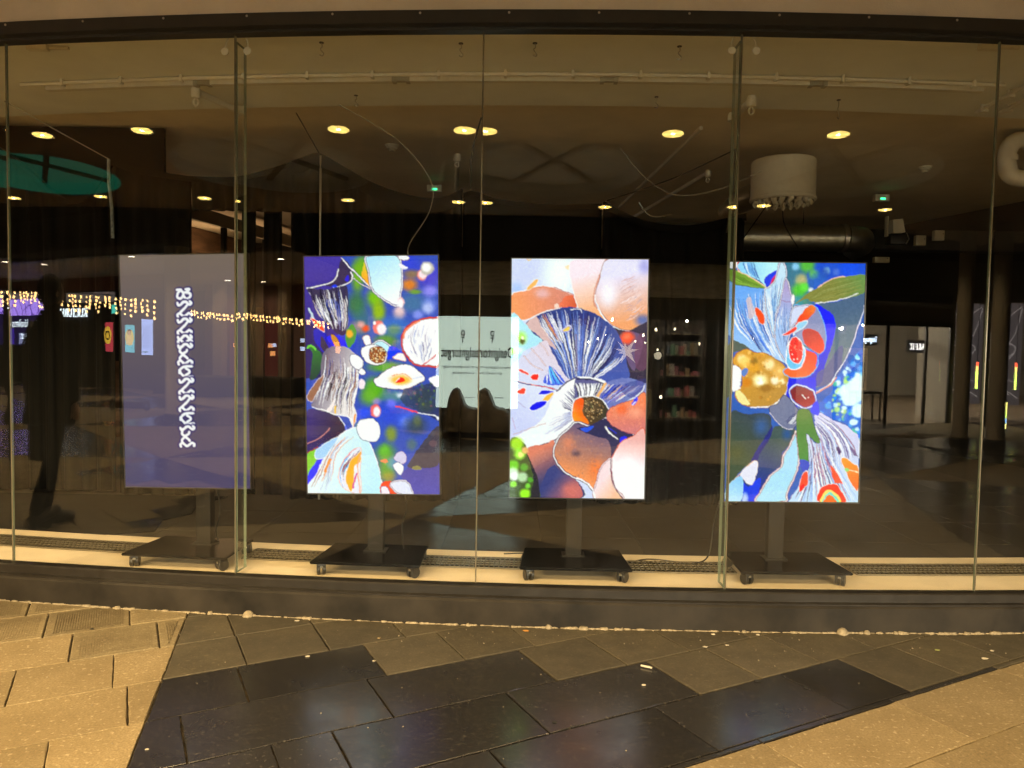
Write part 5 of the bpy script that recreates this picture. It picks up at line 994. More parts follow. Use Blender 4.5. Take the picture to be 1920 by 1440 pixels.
curtain('black curtain with a broad hem band rising to a peak beside the pole', [(-1.70, 2.725), (-1.6, 2.76), (-1.48, 2.79), (-1.32, 2.71), (-1.08, 2.58), (-.84, 2.50), (-.67, 2.47), (-.51, 2.49), (-.40, 2.55)], .15, BLACK, .12, .03, .10)
curtain('black curtain hanging flat between the bark and mushroom screens', [(-.40, 2.53), (-.31, 2.55), (-.11, 2.49), (.30, 2.46), (.67, 2.47)], .17, BLACK, .5, .012, .03, y=5.78)
curtain('black curtain sagging between the mushroom screen and the drum', [(.67, 2.47), (.95, 2.34), (1.24, 2.30), (1.44, 2.32), (1.75, 2.40)], .17, BLACK, .12, .03, .05)
o = box_obj('blackout_panel', (-5.0, -2.775, 5.93, 5.96, 1.2, 3.04), BLACK); tag(o, 'tall black panel closing off the room behind the dim violet screen', 'panel')
tag(box_obj('backdrop_strip', (-2.774, -1.75, 5.93, 5.945, 2.40, 2.60), BLACK, rot=Matrix.Rotation(R(9), 4, 'Y'), at=(.38, 0, -.27)), 'black cloth strip slanting down from the panel to the curtain', 'cloth strip')
bm = bmesh.new(); r_ = random.Random(9); E0 = [(-5.0, 4.62), (-3.2, 4.60), (-2.45, 4.50), (-2.25, 4.62), (-2.32, 4.9), (-2.18, 5.1), (-2.30, 5.4), (-2.2, 5.72), (-5.0, 5.72)]; q = [(x+r_.uniform(-.03, .03), y+r_.uniform(-.02, .02)) for x, y in E0]
lo = [bm.verts.new((x, y, FZ-.002)) for x, y in q]; hi = [bm.verts.new((x, y, FZ+.003)) for x, y in q]
for k in range(len(q)): bm.faces.new((lo[k], lo[(k+1) % len(q)], hi[(k+1) % len(q)], hi[k]))
bm.faces.new(hi); tag(link('floor_cloth', bm2me(bm, 'floor_cloth'), BLACK), 'black cloth spread on the floor below the left curtains', 'floor cloth')
tag(tube_obj('curtain_pole', [(-1.47, 5.66, .17), (-1.47, 5.66, 2.78)], .009, STEEL, None, 8), 'thin pole holding up the peak of the black curtain', 'pole')
STRP = mat('clear_plastic', (.30, .36, .40), .12, spec=.8, var=.5, scale=40)
tag(tube_obj('plastic_strip', [(-3.045, 5.62, 2.715), (-3.04, 5.61, 2.55), (-3.02, 5.61, 2.35), (-3.02, 5.62, 2.13)], .012, STRP, None, 6, 5), 'twisted clear plastic strip hanging in front of the black panel', 'plastic strip')
WIRE = mat('wire_clear', (.45, .43, .38), .25, spec=.7)
def wire(label, pts, r=.0035, m=WIRE): return tag(tube_obj('wire', pts, r, m, None, 5, 8), label, 'wire', 'wires under the ceiling')
wire('glossy wire slanting from the upper left corner down to the plastic strip', [(-3.42, 5.03, 2.945), (-3.25, 5.3, 2.84), (-3.04, 5.62, 2.715)], .004)
wire('black wire from the ceiling to the peak of the curtain', [(-1.52, 5.2, 2.95), (-1.50, 5.45, 2.87), (-1.48, 5.68, 2.79)], .004, BLACKPL)
wire('pale wire bowing down to the upper right corner of the bark screen', [(-1.18, 5.0, 2.95), (-.80, 5.05, 2.74), (-.56, 4.9, 2.45), (-.52, 4.6, 2.2), (-.60, 4.3, 1.95), (-.56, 3.95, 1.83)], .003)
wire('black wire from the ceiling left of the middle joint to the curtain', [(-.26, 5.55, 3.05), (-.33, 5.62, 2.8), (-.34, 5.7, 2.56)], .006, BLACKPL)
wire('thin pale wire sagging in a wide loop above the mushroom screen', [(.75, 5.4, 2.80), (.95, 5.5, 2.62), (1.2, 5.6, 2.52), (1.5, 5.6, 2.56), (1.8, 5.5, 2.68)], .003)
wire('black wire slanting up to the right from above the mushroom screen', [(.70, 5.7, 2.49), (1.3, 6.2, 2.78), (1.75, 6.0, 2.97)], .005, BLACKPL)
wire('dark wire hanging left of the right glass fin', [(1.55, 5.3, 2.78), (1.53, 5.3, 2.5), (1.5, 5.3, 2.2)], .005, BLACKPL)
wire('black wire hanging from the drum down to the duct, left one', [(2.12, 6.3, 2.6), (2.12, 6.8, 2.45), (2.06, 7.2, 2.25)], .006, BLACKPL)
wire('black wire hanging from the drum down to the duct, right one', [(2.25, 6.3, 2.6), (2.45, 6.8, 2.52), (2.75, 7.25, 2.38)], .006, BLACKPL)
wire('pale cord sagging beside the mushroom screen ceiling lamp reflection', [(.95, 5.75, 2.49), (1.02, 5.75, 2.40), (1.1, 5.75, 2.38), (1.25, 6.0, 2.45)], .004)
# side window seen through the gap in the curtains
wx0, wy0, wx1, wy1 = -3.85, 8.5, -3.24, 11.6
t = thing('side_window', 'window with cream frame seen through the gap in the dark curtains', 'window', (wx0, wy0, 0), math.atan2(wy1-wy0, wx1-wx0)); Lw = math.hypot(wx1-wx0, wy1-wy0)
CW = mat('window_cream', (.55, .47, .36), .6)
bm = bmesh.new(); box(bm, -.1, Lw+.25, .0, .06, 2.82, 2.98); box(bm, Lw-.05, Lw+.25, 0.0, .06, .2, 2.8195); box(bm, -.1, .12, 0, .06, .2, 2.8195); link('frame', bm2me(bm, 'frame'), CW, t)
for x in (1.0, 2.0): box_obj('mullion', (x-.035, x+.035, .005, .055, .2, 2.8185), DARKFRAME, t)
box_obj('transom_bar', (.12, Lw-.05, .008, .05, 1.78, 1.86), CW, t); poly_obj('window_pane', [(.12, .03, .2), (Lw-.05, .03, .2), (Lw-.05, .03, 2.815), (.12, .03, 2.815)], THIN, t)
o = box_obj('wall_behind_window', (-.3, Lw+.6, 1.3, 1.36, 0, 3.05), mat('lit_wall', (.16, .09, .05), .8, var=.6, scale=1.4, stretch=(1, 1, 4))); o.location = t.location; o.rotation_euler = t.rotation_euler; tag(o, kind='structure')
PL = emis('lamp_glow', (1, .62, .28), 9)
for lb, x, z_ in (('glowing wall lamp behind the side window, the uppermost', 2.3, 2.55), ('glowing wall lamp behind the side window, the middle one', 2.0, 2.2), ('glowing wall lamp behind the side window, the lowest', 2.35, 1.62)):
    q = t.matrix_basis @ Vector((x, .8, z_)); l = thing('wall_lamp', lb, 'lamp', q, 0, 'lamps behind the side window'); lathe_obj('lamp_glass', [(0, -.025), (.06, -.012), (.075, .008), (0, .02)], PL, l, 14); lathe_obj('lamp_stem', [(.012, .0205), (.012, .12), (0, .12)], STEEL, l, 8)
    d = bpy.data.lights.new('lamp_light', 'POINT'); d.energy = 7; d.color = (1, .6, .3); d.shadow_soft_size = .05; o = bpy.data.objects.new('lamp_light', d); COL.objects.link(o); o.parent = l; o.location = (0, -.12, -.08)

# ================================================================ CANOPY OVER THE PLAZA
HC = 3.30
edge = [(9.4, -4.9), (7.9, -4.5), (6.7, -4.2), (5.6, -2.95), (3.7, -3.63), (.95, -3.79), (-1.4, -3.6), (-5.2, -3.07), (-6.5, -2.46), (-9.3, -1.34), (-11.5, -.5)]
outer = [Vector((*F(x, .064).xy, 0)) for x in np.linspace(-6, 6, 25)]+[Vector((9.4, 2.5, 0))]+[Vector((x, y, 0)) for x, y in edge]+[Vector((-11.5, 3.5, 0))]
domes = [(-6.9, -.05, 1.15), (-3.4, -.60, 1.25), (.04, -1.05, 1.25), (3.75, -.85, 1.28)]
loops = [outer]+[[Vector((cx+r*math.cos(2*math.pi*k/48), cy_+r*math.sin(2*math.pi*k/48), 0)) for k in range(48)] for cx, cy_, r in domes]
flat = [v for l in loops for v in l]; tris = tessellate_polygon(loops)
me = bpy.data.meshes.new('canopy'); me.from_pydata([(v.x, v.y, HC) for v in flat], [], [list(t) for t in tris]); canopy = link('canopy', me, CANOPYM); tag(canopy, kind='structure')
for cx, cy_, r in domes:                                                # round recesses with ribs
    q = lathe_obj('ceiling_recess', [(r, HC), (r+.01, HC+.001), (r+.01, HC+.16), (0, HC+.16), (0, HC+.15), (r, HC+.15)], RECESS if cx > -6 else mat('recess_green_glow', (.30, .42, .36), .8, emit=(.012, .26, .15), estr=2.0), canopy, 48, (cx, cy_, 0))  # leftmost recess glows by itself, standing in for green light falling on it
    for an in (58, 122, 238, 302):
        a = R(an+(cx-1)*2.3); u = Vector((math.cos(a), math.sin(a), 0)); bm = bmesh.new(); box(bm, -.045, .045, .02, r-.01, .118, .1495, rot=Matrix.Rotation(a-math.pi/2, 4, 'Z'), at=(cx, cy_, HC)); link('rib', bm2me(bm, 'rib'), RIBM, q)
for (ax, ay), (bx, by) in (((-2.55, 2.98), (-3.45, 2.32)), ((.1, 2.66), (-.45, 1.87)), ((.80, 2.68), (1.2, 1.8)), ((1.84, 2.6), (1.5, 1.8)), ((-1.6, 2.75), (-1.78, 2.0))):
    d = Vector((bx-ax, by-ay, 0)); bm = bmesh.new(); box(bm, -.05, .05, 0, d.length, -.012, -.001, rot=Matrix.Rotation(math.atan2(d.y, d.x)-math.pi/2, 4, 'Z'), at=(ax, ay, HC)); link('batten', bm2me(bm, 'batten'), RIBM, canopy)
bm = bmesh.new()
for (ax, ay), (bx, by) in zip(edge, edge[1:]):
    v = [bm.verts.new(q) for q in ((ax, ay, HC), (bx, by, HC), (bx, by, HC+.5), (ax, ay, HC+.5))]; bm.faces.new(v)
bmesh.ops.remove_doubles(bm, verts=bm.verts, dist=.001); o = link('canopy_edge', bm2me(bm, 'canopy_edge'), DARKFRAME, canopy); so = o.modifiers.new('depth', 'SOLIDIFY'); so.thickness = .06

# downlights
def lens_mat():
    m = bpy.data.materials.new('lamp_reflector'); m.use_nodes = True; nt = m.node_tree; N = nt.nodes; L = nt.links; N.remove(N['Principled BSDF'])
    tc = N.new('ShaderNodeTexCoord'); g = N.new('ShaderNodeTexGradient'); g.gradient_type = 'RADIAL'; L.new(tc.outputs['Object'], g.inputs[0])
    mu = N.new('ShaderNodeMath'); mu.operation = 'MULTIPLY'; mu.inputs[1].default_value = 8*math.pi; L.new(g.outputs['Fac'], mu.inputs[0]); si = N.new('ShaderNodeMath'); si.operation = 'SINE'; L.new(mu.outputs[0], si.inputs[0])
    mr = N.new('ShaderNodeMapRange'); mr.inputs['From Min'].default_value = -1; mr.inputs['To Min'].default_value = 18.0; mr.inputs['To Max'].default_value = 26.0; L.new(si.outputs[0], mr.inputs['Value'])
    e = N.new('ShaderNodeEmission'); e.inputs['Color'].default_value = (1, .70, .17, 1); L.new(mr.outputs[0], e.inputs['Strength']); L.new(e.outputs[0], N['Material Output'].inputs['Surface']); return m
LENS = lens_mat(); BULB = emis('lamp_bulb', (1, .86, .55), 120)
near_l = [(-5.36, 1.33, 'first from the left in the nearer row'), (-4.09, 1.06, 'second from the left in the nearer row'), (-2.07, .74, 'third from the left in the nearer row, above the bark screen'), (-.67, .58, 'fourth in the nearer row, mirrored at the middle glass joint'), (1.40, .50, 'fifth in the nearer row, above the mushroom screen'), (2.96, .61, 'last in the nearer row, above the flower screen'),
          (-8.66, -.82, 'first from the left in the farther row'), (-7.01, -1.37, 'second from the left in the farther row'), (-5.21, -2.0, 'third in the farther row, mirrored at the left glass fin'), (-3.15, -2.37, 'fourth in the farther row, above the bark screen'), (-1.20, -2.65, 'fifth in the farther row, mirrored at the middle glass joint'), (.92, -2.97, 'sixth in the farther row, above the mushroom screen'), (3.185, -2.70, 'seventh in the farther row, mirrored at the right glass fin'), (5.39, -2.55, 'last in the farther row, right of the drum')]
base = None
for x, y, s in near_l:
    if base is None:
        base = thing('downlight', 'x', 'downlight', (x, y, HC), 0, 'round canopy downlights mirrored in the glass')
        lathe_obj('trim_ring', [(.120, -.004), (.148, -.004), (.150, -.0005), (.120, -.0005)], WHITE, base, 28, close=True)
        lathe_obj('reflector', [(.119, -.004), (.05, -.0015), (0, -.001)], LENS, base, 32); lathe_obj('bulb', [(0, -.009), (.016, -.008), (.024, -.004), (0, -.0035)], BULB, base, 14)
        t = base
    else: t = dup(base, (x, y, HC))
    t['label'] = 'warm round downlight, '+s
    d = bpy.data.lights.new('spot', 'SPOT'); d.energy = LAMP_W*(4.2 if x < -3 and y < -.5 else 2.4 if x < -5 else 1.6 if y < -2 else 1); d.color = LAMP; d.spot_size = R(148); d.spot_blend = .3; d.shadow_soft_size = .012
    o = bpy.data.objects.new('spot', d); COL.objects.link(o); o.parent = t; o.location = (0, 0, -.024)

# ================================================================ THE FAR SIDE OF THE PLAZA
so2 = poly_obj('far_soffit', [(-28, -7.3, HC), (-6.6, -7.3, HC), (-6.6, -18, HC), (-28, -18, HC)], mat('soffit_paint', (.30, .23, .15), .6, var=.2, scale=.6)); tag(so2, kind='structure')
b_ = box_obj('soffit_edge', (-28, -6.6, -7.30, -7.0, HC-.02, 3.9), DARKFRAME); tag(b_, kind='structure')
so3 = poly_obj('far_soffit', [(4.2, -6.9, 3.25), (24, -6.9, 3.25), (24, -24, 3.25), (4.2, -24, 3.25)], mat('soffit_paint', (.3, .23, .15))); tag(so3, kind='structure')
b_ = box_obj('soffit_edge', (9.5, 24, -6.9, -6.6, 3.23, 3.9), DARKFRAME); tag(b_, kind='structure')
SL = emis('small_lamp', (1, .90, .70), 40)
sb = None
for x, y, z_, s in ((-15.93, -7.76, HC, 'above the dark coated person'), (-11.46, -7.41, HC, 'at the top of the dim violet screen'), (-16.08, -12.95, HC, 'left of the white column, farther back'), (-11.62, -13.85, HC, 'at the upper right of the dim violet screen'), (-7.75, -8.40, HC, 'in front of the window gap'),
        (12.0, -13.1, 3.25, 'right of the flower screen, above the black awning'), (19.0, -19.5, 3.25, 'right of the black awning, smaller'), (14.5, -9.5, 3.25, 'above the glass doors at the right'), (10.6, -8.6, 3.25, 'near the right column at the right edge')):
    if sb is None:
        sb = thing('soffit_lamp', 'x', 'ceiling lamp', (x, y, z_), 0, 'small round lamps in the far soffits'); lathe_obj('lamp_ring', [(.13, -.012), (.155, -.010), (.155, -.001), (.13, -.001)], WHITE, sb, 20, close=True); lathe_obj('lamp_glass', [(0, -.010), (.129, -.010), (.129, -.003)], SL, sb, 20); t = sb
    else: t = dup(sb, (x, y, z_))
    t['label'] = 'small white round lamp in the soffit, '+s
    d = bpy.data.lights.new('spot', 'SPOT'); d.energy = 1600; d.color = (1, .76, .45); d.spot_size = R(150); d.spot_blend = .8; d.shadow_soft_size = .05
    o = bpy.data.objects.new('spot', d); COL.objects.link(o); o.parent = t; o.location = (0, 0, -.03)

# --- dark cultural centre facade with screens and posters (mirrored at the left)
kh = thing('culture_centre', 'black facade with lit sign, screens and posters mirrored at the left', 'building', (-18.5, -11.6, 0)); inv = Matrix.Translation(kh.location).inverted()
def kid(o, root, inv_): o.parent = root; o.matrix_parent_inverse = inv_; return o
kid(box_obj('wall', (-27, -13.0, -12.1, -11.62, 0, 3.28), BLACKWALL), kh, inv); kid(box_obj('band', (-27, -13.0, -11.615, -11.5, 2.92, 3.29), mat('maroon_band', (.10, .02, .015), .6)), kh, inv)
kid(box_obj('canopy_light', (-18.6, -15.9, -11.6, -11.3, 2.55, 2.83), mat('lit_panel', (.5, .45, .45), .6, emit=(1, .85, .85), estr=.9, var=.4, scale=3)), kh, inv)
kid(box_obj('canopy_light', (-23.0, -20.4, -11.6, -11.3, 2.74, 2.90), mat('lit_panel', (.5, .45, .45))), kh, inv)
VIO = mat('violet_screen', (.02, .01, .05), .3, emit=(.42, .26, .95), estr=13, var=0)
m_ = VIO.node_tree; wv = m_.nodes.new('ShaderNodeTexVoronoi'); wv.inputs['Scale'].default_value = 2.2; wv.feature = 'DISTANCE_TO_EDGE'; cr = m_.nodes.new('ShaderNodeValToRGB'); cr.color_ramp.elements[0].color = (.12, .05, .40, 1); cr.color_ramp.elements[0].position = .02; cr.color_ramp.elements[1].color = (.42, .26, .95, 1); cr.color_ramp.elements[1].position = .07
tc = m_.nodes.new('ShaderNodeTexCoord'); m_.links.new(tc.outputs['Object'], wv.inputs['Vector']); m_.links.new(wv.outputs['Distance'], cr.inputs[0]); m_.links.new(cr.outputs[0], m_.nodes['Principled BSDF'].inputs['Emission Color'])
t = thing('video_wall', 'violet lit screens with white lettering mirrored at the far left', 'screen', (-21.7, -11.58, 1.2)); inv2 = Matrix.Translation(t.location).inverted()
for k in range(2): kid(box_obj('screen', (-23.2+k*1.36, -21.87+k*1.36, -11.6, -11.55, 2.18, 2.72), VIO), t, inv2)
kid(box_obj('screen', (-23.2, -20.52, -11.6, -11.56, 1.2, 2.165), mat('screen_dark', (.01, .008, .02), .3, emit=(.02, .012, .08), estr=5)), t, inv2)
kid(box_obj('screen_glow', (-23.1, -22.6, -11.559, -11.552, 1.22, 1.75), emis('violet_deep', (.05, .02, .35), 9)), t, inv2); kid(box_obj('screen_glow', (-22.3, -21.1, -11.559, -11.552, 1.24, 1.6), emis('pale_glow', (.5, .55, 1), 5)), t, inv2)
LET = emis('letter_white', (.8, .93, 1), 19)
kid(text_obj('lettering', 'Stockholms-', .26, (-21.85, -11.545, 1.80), LET, width=1.95), t, inv2); kid(text_obj('lettering', 'rummet', .24, (-21.6, -11.545, 1.42), LET, width=1.15), t, inv2)
t = thing('facade_sign', 'white lit capital letters on the dark facade beside the person', 'sign', (-18.4, -11.55, 2.1)); kid(text_obj('lettering', 'KULTURHUSET', .27, (-18.86, -11.56, 2.11), emis('letter_white', (.8, .93, 1), 19), width=2.65, depth=.05), t, Matrix.Translation(t.location).inverted())
def poster(label, x0, x1, z0, z1, col, parts, frame=.02):
    t = thing('poster', label, 'poster', ((x0+x1)/2, -11.58, z0), 0, 'lit posters on the dark facade'); w_, h_ = (x1-x0)/2, z1-z0
    box_obj('sheet', (-w_, w_, -.03, 0, 0, h_), emis('sheet_'+str(len(MATS)), col, 2.1), t); fr = bmesh.new(); box(fr, -w_-frame, w_+frame, -.05, -.0305, -frame, h_+frame); link('frame', bm2me(fr, 'frame'), DARKFRAME, t)
    for i, (n, P, c) in enumerate(parts):
        bm = bmesh.new(); v = [bm.verts.new((p[0]*w_, .002+i*.002, p[1]*h_)) for p in P]; bm.faces.new(v); r = bmesh.ops.extrude_face_region(bm, geom=bm.faces[:]); bmesh.ops.translate(bm, vec=(0, .0015, 0), verts=[e for e in r['geom'] if isinstance(e, bmesh.types.BMVert)]); link(n, bm2me(bm, n), emis('print_'+str(len(MATS)), c, 2.1), t)
def ell(cx, cy_, rx, ry, n=24): return [(cx+rx*math.cos(2*math.pi*k/n), cy_+ry*math.sin(2*math.pi*k/n)) for k in range(n)]
poster('red poster with a yellow disc and a black ring', -16.47, -16.05, 1.07, 1.94, (2.6, .25, .35), [('disc', ell(-.3, .56, 1.0, .30)[:], (4.2, 2.6, .25)), ('ring_mark', ell(-.35, .55, .62, .16), (.02, .02, .02)), ('ring_hole', ell(-.35, .55, .42, .105), (4.2, 2.6, .25))])
poster('teal poster with a plain seated figure on a pale disc', -15.34, -14.85, 1.06, 1.86, (.7, 3.0, 3.6), [('disc', ell(0, .55, .95, .30), (4.0, 3.2, .9)), ('figure_body', [(-.7, .28), (.7, .28), (.62, .52), (.3, .68), (-.3, .68), (-.6, .5)], (4.2, 3.0, 1.2)), ('figure_hair', ell(0, .75, .38, .11), (.25, .12, .08)), ('figure_face', ell(0, .72, .26, .075), (3.6, 2.2, 1.2))])
lines = [('text_line', [(-.7, q), (.7 if k % 3 else .3, q), (.7 if k % 3 else .3, q+.014), (-.7, q+.014)], (1.2, 1.5, 3.6)) for k, q in enumerate(np.linspace(.18, .8, 15))]
poster('pale blue notice of small print beside the white column', -14.44, -13.87, 1.0, 2.03, (2.6, 3.4, 6.2), lines+[('footer', [(-.8, .06), (.2, .06), (.2, .1), (-.8, .1)], (.6, 1.2, 2.0))])
EXIT = emis('exit_green', (.1, .9, .75), 9)
t = thing('exit_sign', 'small green lit exit sign on the dark facade above the red poster', 'exit sign', (-15.9, -11.5, 2.2)); box_obj('sign_case', (-.12, .12, -.03, .0, 0, .26), EXIT, t); box_obj('sign_frame', (-.14, .14, -.05, -.0305, -.02, .28), WHITE, t)
# --- second facade: shops with cream pillars, mirrored behind the dim violet screen
f2 = thing('arcade_facade', 'arcade of cream pillars and red lit shop windows mirrored beside the left fin', 'building', (-9, -14.6, 0)); inv = Matrix.Translation(f2.location).inverted()
kid(box_obj('wall', (-13.35, -3.5, -15.2, -14.8, 0, 3.25), mat('arcade_wall', (.10, .045, .035), .7)), f2, inv); PILL = mat('pillar_cream', (.42, .34, .26), .7)
for x in (-12.4, -10.9, -9.2, -7.6, -6.0): kid(box_obj('pillar', (x-.22, x+.22, -14.79, -14.3, 0, 3.25), PILL), f2, inv)
rnd = random.Random(11)
for i, x in enumerate((-11.6, -10.1, -8.4, -6.8)):
    kid(box_obj('shop_window', (x-.45, x+.45, -14.795, -14.74, .2, 2.1), emis('shop_glow_'+str(i), [(.5, .12, .08), (.35, .16, .08), (.45, .10, .07), (.4, .2, .1)][i], 1.3)), f2, inv)
    for k in range(3): a, b = x+rnd.uniform(-.35, .1), rnd.uniform(.9, 1.6); kid(box_obj('shop_sign', (a, a+rnd.uniform(.15, .32), -14.735, -14.70, b, b+rnd.uniform(.06, .16)), emis('shop_sign_'+str(i*3+k), rnd.choice([(1, .4, .12), (.6, .7, 1), (1, .75, .4), (1, .25, .12)]), 12)), f2, inv)
tag(box_obj('planter', (-12.8, -8.3, -11.3, -10.2, 0, .5), BLACKWALL, bev=.03), 'low black planter wall in front of the arcade', 'planter')
# --- hanging lights along both
WARM = emis('fairy_bulb', (1, .62, .22), 34)
def strings(label, A, B, n, per, dz, r):
    A, B = Vector(A), Vector(B); t = thing('string_lights', label, 'string lights', A, 0, 'fairy lights hung along the facades'); rn = random.Random(n); W_ = bmesh.new(); S = bmesh.new(); B_ = B-A
    tube(W_, [(0, 0, .05), B_+Vector((0, 0, .05))], .012, 4)
    for i in range(n):
        p = B_*(i+rn.uniform(.2, .8))/n; L_ = dz*rn.uniform(.6, 1.3); tube(S, [p+Vector((0, 0, .04)), p-Vector((0, 0, L_))], .006, 3)
        for k in range(per): bmesh.ops.create_icosphere(W_ if False else S, subdivisions=1, radius=r*rn.uniform(.8, 1.2), matrix=Matrix.Translation(p+Vector((rn.uniform(-.03, .03), rn.uniform(-.03, .03), -L_*(k+.35)/per))))
    o = link('wire', bm2me(W_, 'wire'), BLACKPL, t); fs = [f for f in S.faces]
    for f in fs: f.material_index = 1 if f.calc_area() < r*r*1.2 else 0
    o = link('bulb', bm2me(S, 'bulb'), [BLACKPL, WARM], t); o['kind'] = 'stuff'
strings('warm icicle lights hanging along the black facade behind the person', (-23.5, -9.4, 2.98), (-11.6, -8.9, 2.40), 46, 4, .42, .042)
strings('warm fairy lights running away along the arcade behind the left fin', (-14.1, -13.95, 2.42), (-8.4, -13.9, 2.05), 34, 2, .22, .045)
# --- white column, fallen scooter
def column(label, x, y, r, h, group='round columns on the plaza'):
    t = thing('column', label, 'column', (x, y, 0), 0, group); lathe_obj('shaft', [(r, .141), (r, h), (0, h)], COLUMNM, t, 40); lathe_obj('plinth', [(r+.035, 0), (r+.035, .12), (r+.02, .14), (0, .14)], DARKFRAME, t, 40); return t
column('slim pale column with a black foot, mirrored in the dim violet screen', -7.52, -4.42, .30, 3.0)
tag(box_obj('beam', (-13, -6.5, -4.6, -3.8, 3.0, 3.6), BLACKWALL), kind='structure')
column('pale column with a black foot, mirrored at the right edge', 7.69, -3.20, .16, HC-.004)
disc = lathe_obj('floor_disc', [(1.05, .0), (1.05, .012), (1.02, .016), (0, .016)], STONE_DARK, None, 48, (7.95, -3.2, .002)); tag(disc, kind='structure')
t = thing('kick_scooter', 'black kick scooter parked on its side near the slim column', 'scooter', (-9.85, -5.45, 0), R(-12))
bm = bmesh.new(); box(bm, -.42, .42, -.07, .07, .045, .20, bev=.04); link('deck', bm2me(bm, 'deck', True, 40), BLACKPL, t)
for x in (-.55, .50): lathe_obj('wheel', [(.04, -.03), (.095, -.03), (.115, -.015), (.115, .015), (.095, .03), (.04, .03)], BLACKPL, t, 20, at=(x, 0, .118), rot=Matrix.Rotation(math.pi/2, 4, 'X'), close=True)
tube_obj('stem', [(-.55, 0, .14), (-.47, .02, .26), (-.33, .05, .30), (-.30, .1, .62)], .022, STEEL, t, 8); tube_obj('handlebar', [(-.50, .1, .60), (-.30, .1, .63), (-.10, .1, .60)], .016, BLACKPL, t, 8)
# --- design shop straight behind the camera
YF = -4.6
ds = thing('design_shop', 'dark glazed shop with a stone fascia mirrored behind the mushroom screen', 'shop', (0.6, YF, 0)); inv = Matrix.Translation(ds.location).inverted()
K = lambda o: kid(o, ds, inv)
K(box_obj('upper_wall', (-3.6, 4.6, YF-.5, YF-.02, 2.755, 4.2), BLACKWALL)); 
for i in range(7): K(box_obj('fascia_slab', (-3.6+i*1.17+.004, -3.6+(i+1)*1.17-.004, YF-.3, YF, 2.205, 2.75), MARBLE))
K(box_obj('awning', (-3.6, 4.6, YF-.3, YF+.10, 1.86, 2.20), BLACKWALL)); K(box_obj('plinth', (-3.6, 4.6, YF-.2, YF, 0, .25), BLACKWALL))
for x in (-3.55, -2.35, .35, 1.15, 2.42, 3.62, 4.5): K(box_obj('mullion', (x-.03, x+.03, YF-.08, YF-.01, .2505, 1.8595), DARKFRAME))
for a, b in ((.39, 1.11), (1.19, 2.38), (2.46, 3.58), (3.66, 4.46)): K(box_obj('shop_window', (a, b, YF-.05, YF-.04, .2505, 1.8595), THIN))
K(poly_obj('shop_floor', [(-3.6, YF-.5, .02), (4.6, YF-.5, .02), (4.6, -9, .02), (-3.6, -9, .02)], mat('shop_floor', (.10, .085, .07), .5))); K(box_obj('back_wall', (-3.6, 4.6, -9.1, -9, 0, 2.8), mat('shop_wall', (.16, .13, .10), .8))); K(box_obj('shop_ceiling', (-3.6, 4.6, -9, YF-.51, 2.6, 2.75), BLACKWALL))
for x in (-3.65, 4.6): K(box_obj('side_wall', (x, x+.05, -9, YF-.02, 0, 2.75), BLACKWALL))
# shelves with goods
rnd = random.Random(4)
GOODS = [mat('goods_%d' % i, c, .6) for i, c in enumerate([(.6, .55, .45), (.35, .10, .10), (.15, .2, .3), (.5, .35, .2), (.10, .22, .14), (.7, .68, .62), (.5, .2, .25)])]
def shelf(label, x, y, w_, h_, n):
    t = thing('shelf', label, 'shelf', (x, y, .02), 0, 'shelves inside the design shop')
    bm = bmesh.new(); box(bm, -w_/2, -w_/2+.03, -.16, .16, 0, h_); box(bm, w_/2-.03, w_/2, -.16, .16, 0, h_); box(bm, -w_/2+.03, w_/2-.03, -.16, -.14, 0, h_); link('shelf_frame', bm2me(bm, 'shelf_frame'), DARKFRAME, t)
    for k in range(n):
        z_ = .1+(h_-.15)*k/(n-1); box_obj('shelf_board', (-w_/2+.0305, w_/2-.0305, -.139, .15, z_, z_+.02), mat('board', (.3, .24, .17), .6), t)
    wb = bmesh.new()
    for k in range(n-1):
        z_ = .1+(h_-.15)*k/(n-1)+.0205; x_ = -w_/2+.06
        while x_ < w_/2-.16:
            b = rnd.uniform(.04, .14); box(wb, x_, x_+b, -.05, .10, z_, z_+rnd.uniform(.06, .22), mi=rnd.randrange(len(GOODS))); x_ += b+rnd.uniform(.01, .06)
    g = link('wares', bm2me(wb, 'wares'), GOODS); g.location = (x, y, .02); tag(g, kind='stuff')
shelf('tall dark shelf in the design shop, mirrored in the bark screen edge', -3.0, -5.6, 1.0, 1.7, 5); shelf('tall shelf of wares in the design shop, left of the right fin', 3.2, -6.6, 1.1, 1.7, 5); shelf('low shelf of wares behind the star shaped lamp', 1.7, -6.4, 1.1, 1.0, 4); shelf('dark shelf at the back of the design shop', .9, -7.6, 1.3, 1.8, 5)
tag(box_obj('counter', (1.75, 2.2, -5.3, -4.9, .02, .72), mat('counter', (.4, .36, .3), .5), bev=.01), 'small pale counter in the shop window beside the mushroom screen', 'counter')
sp = emis('shop_bulb', (1, .85, .6), 50)
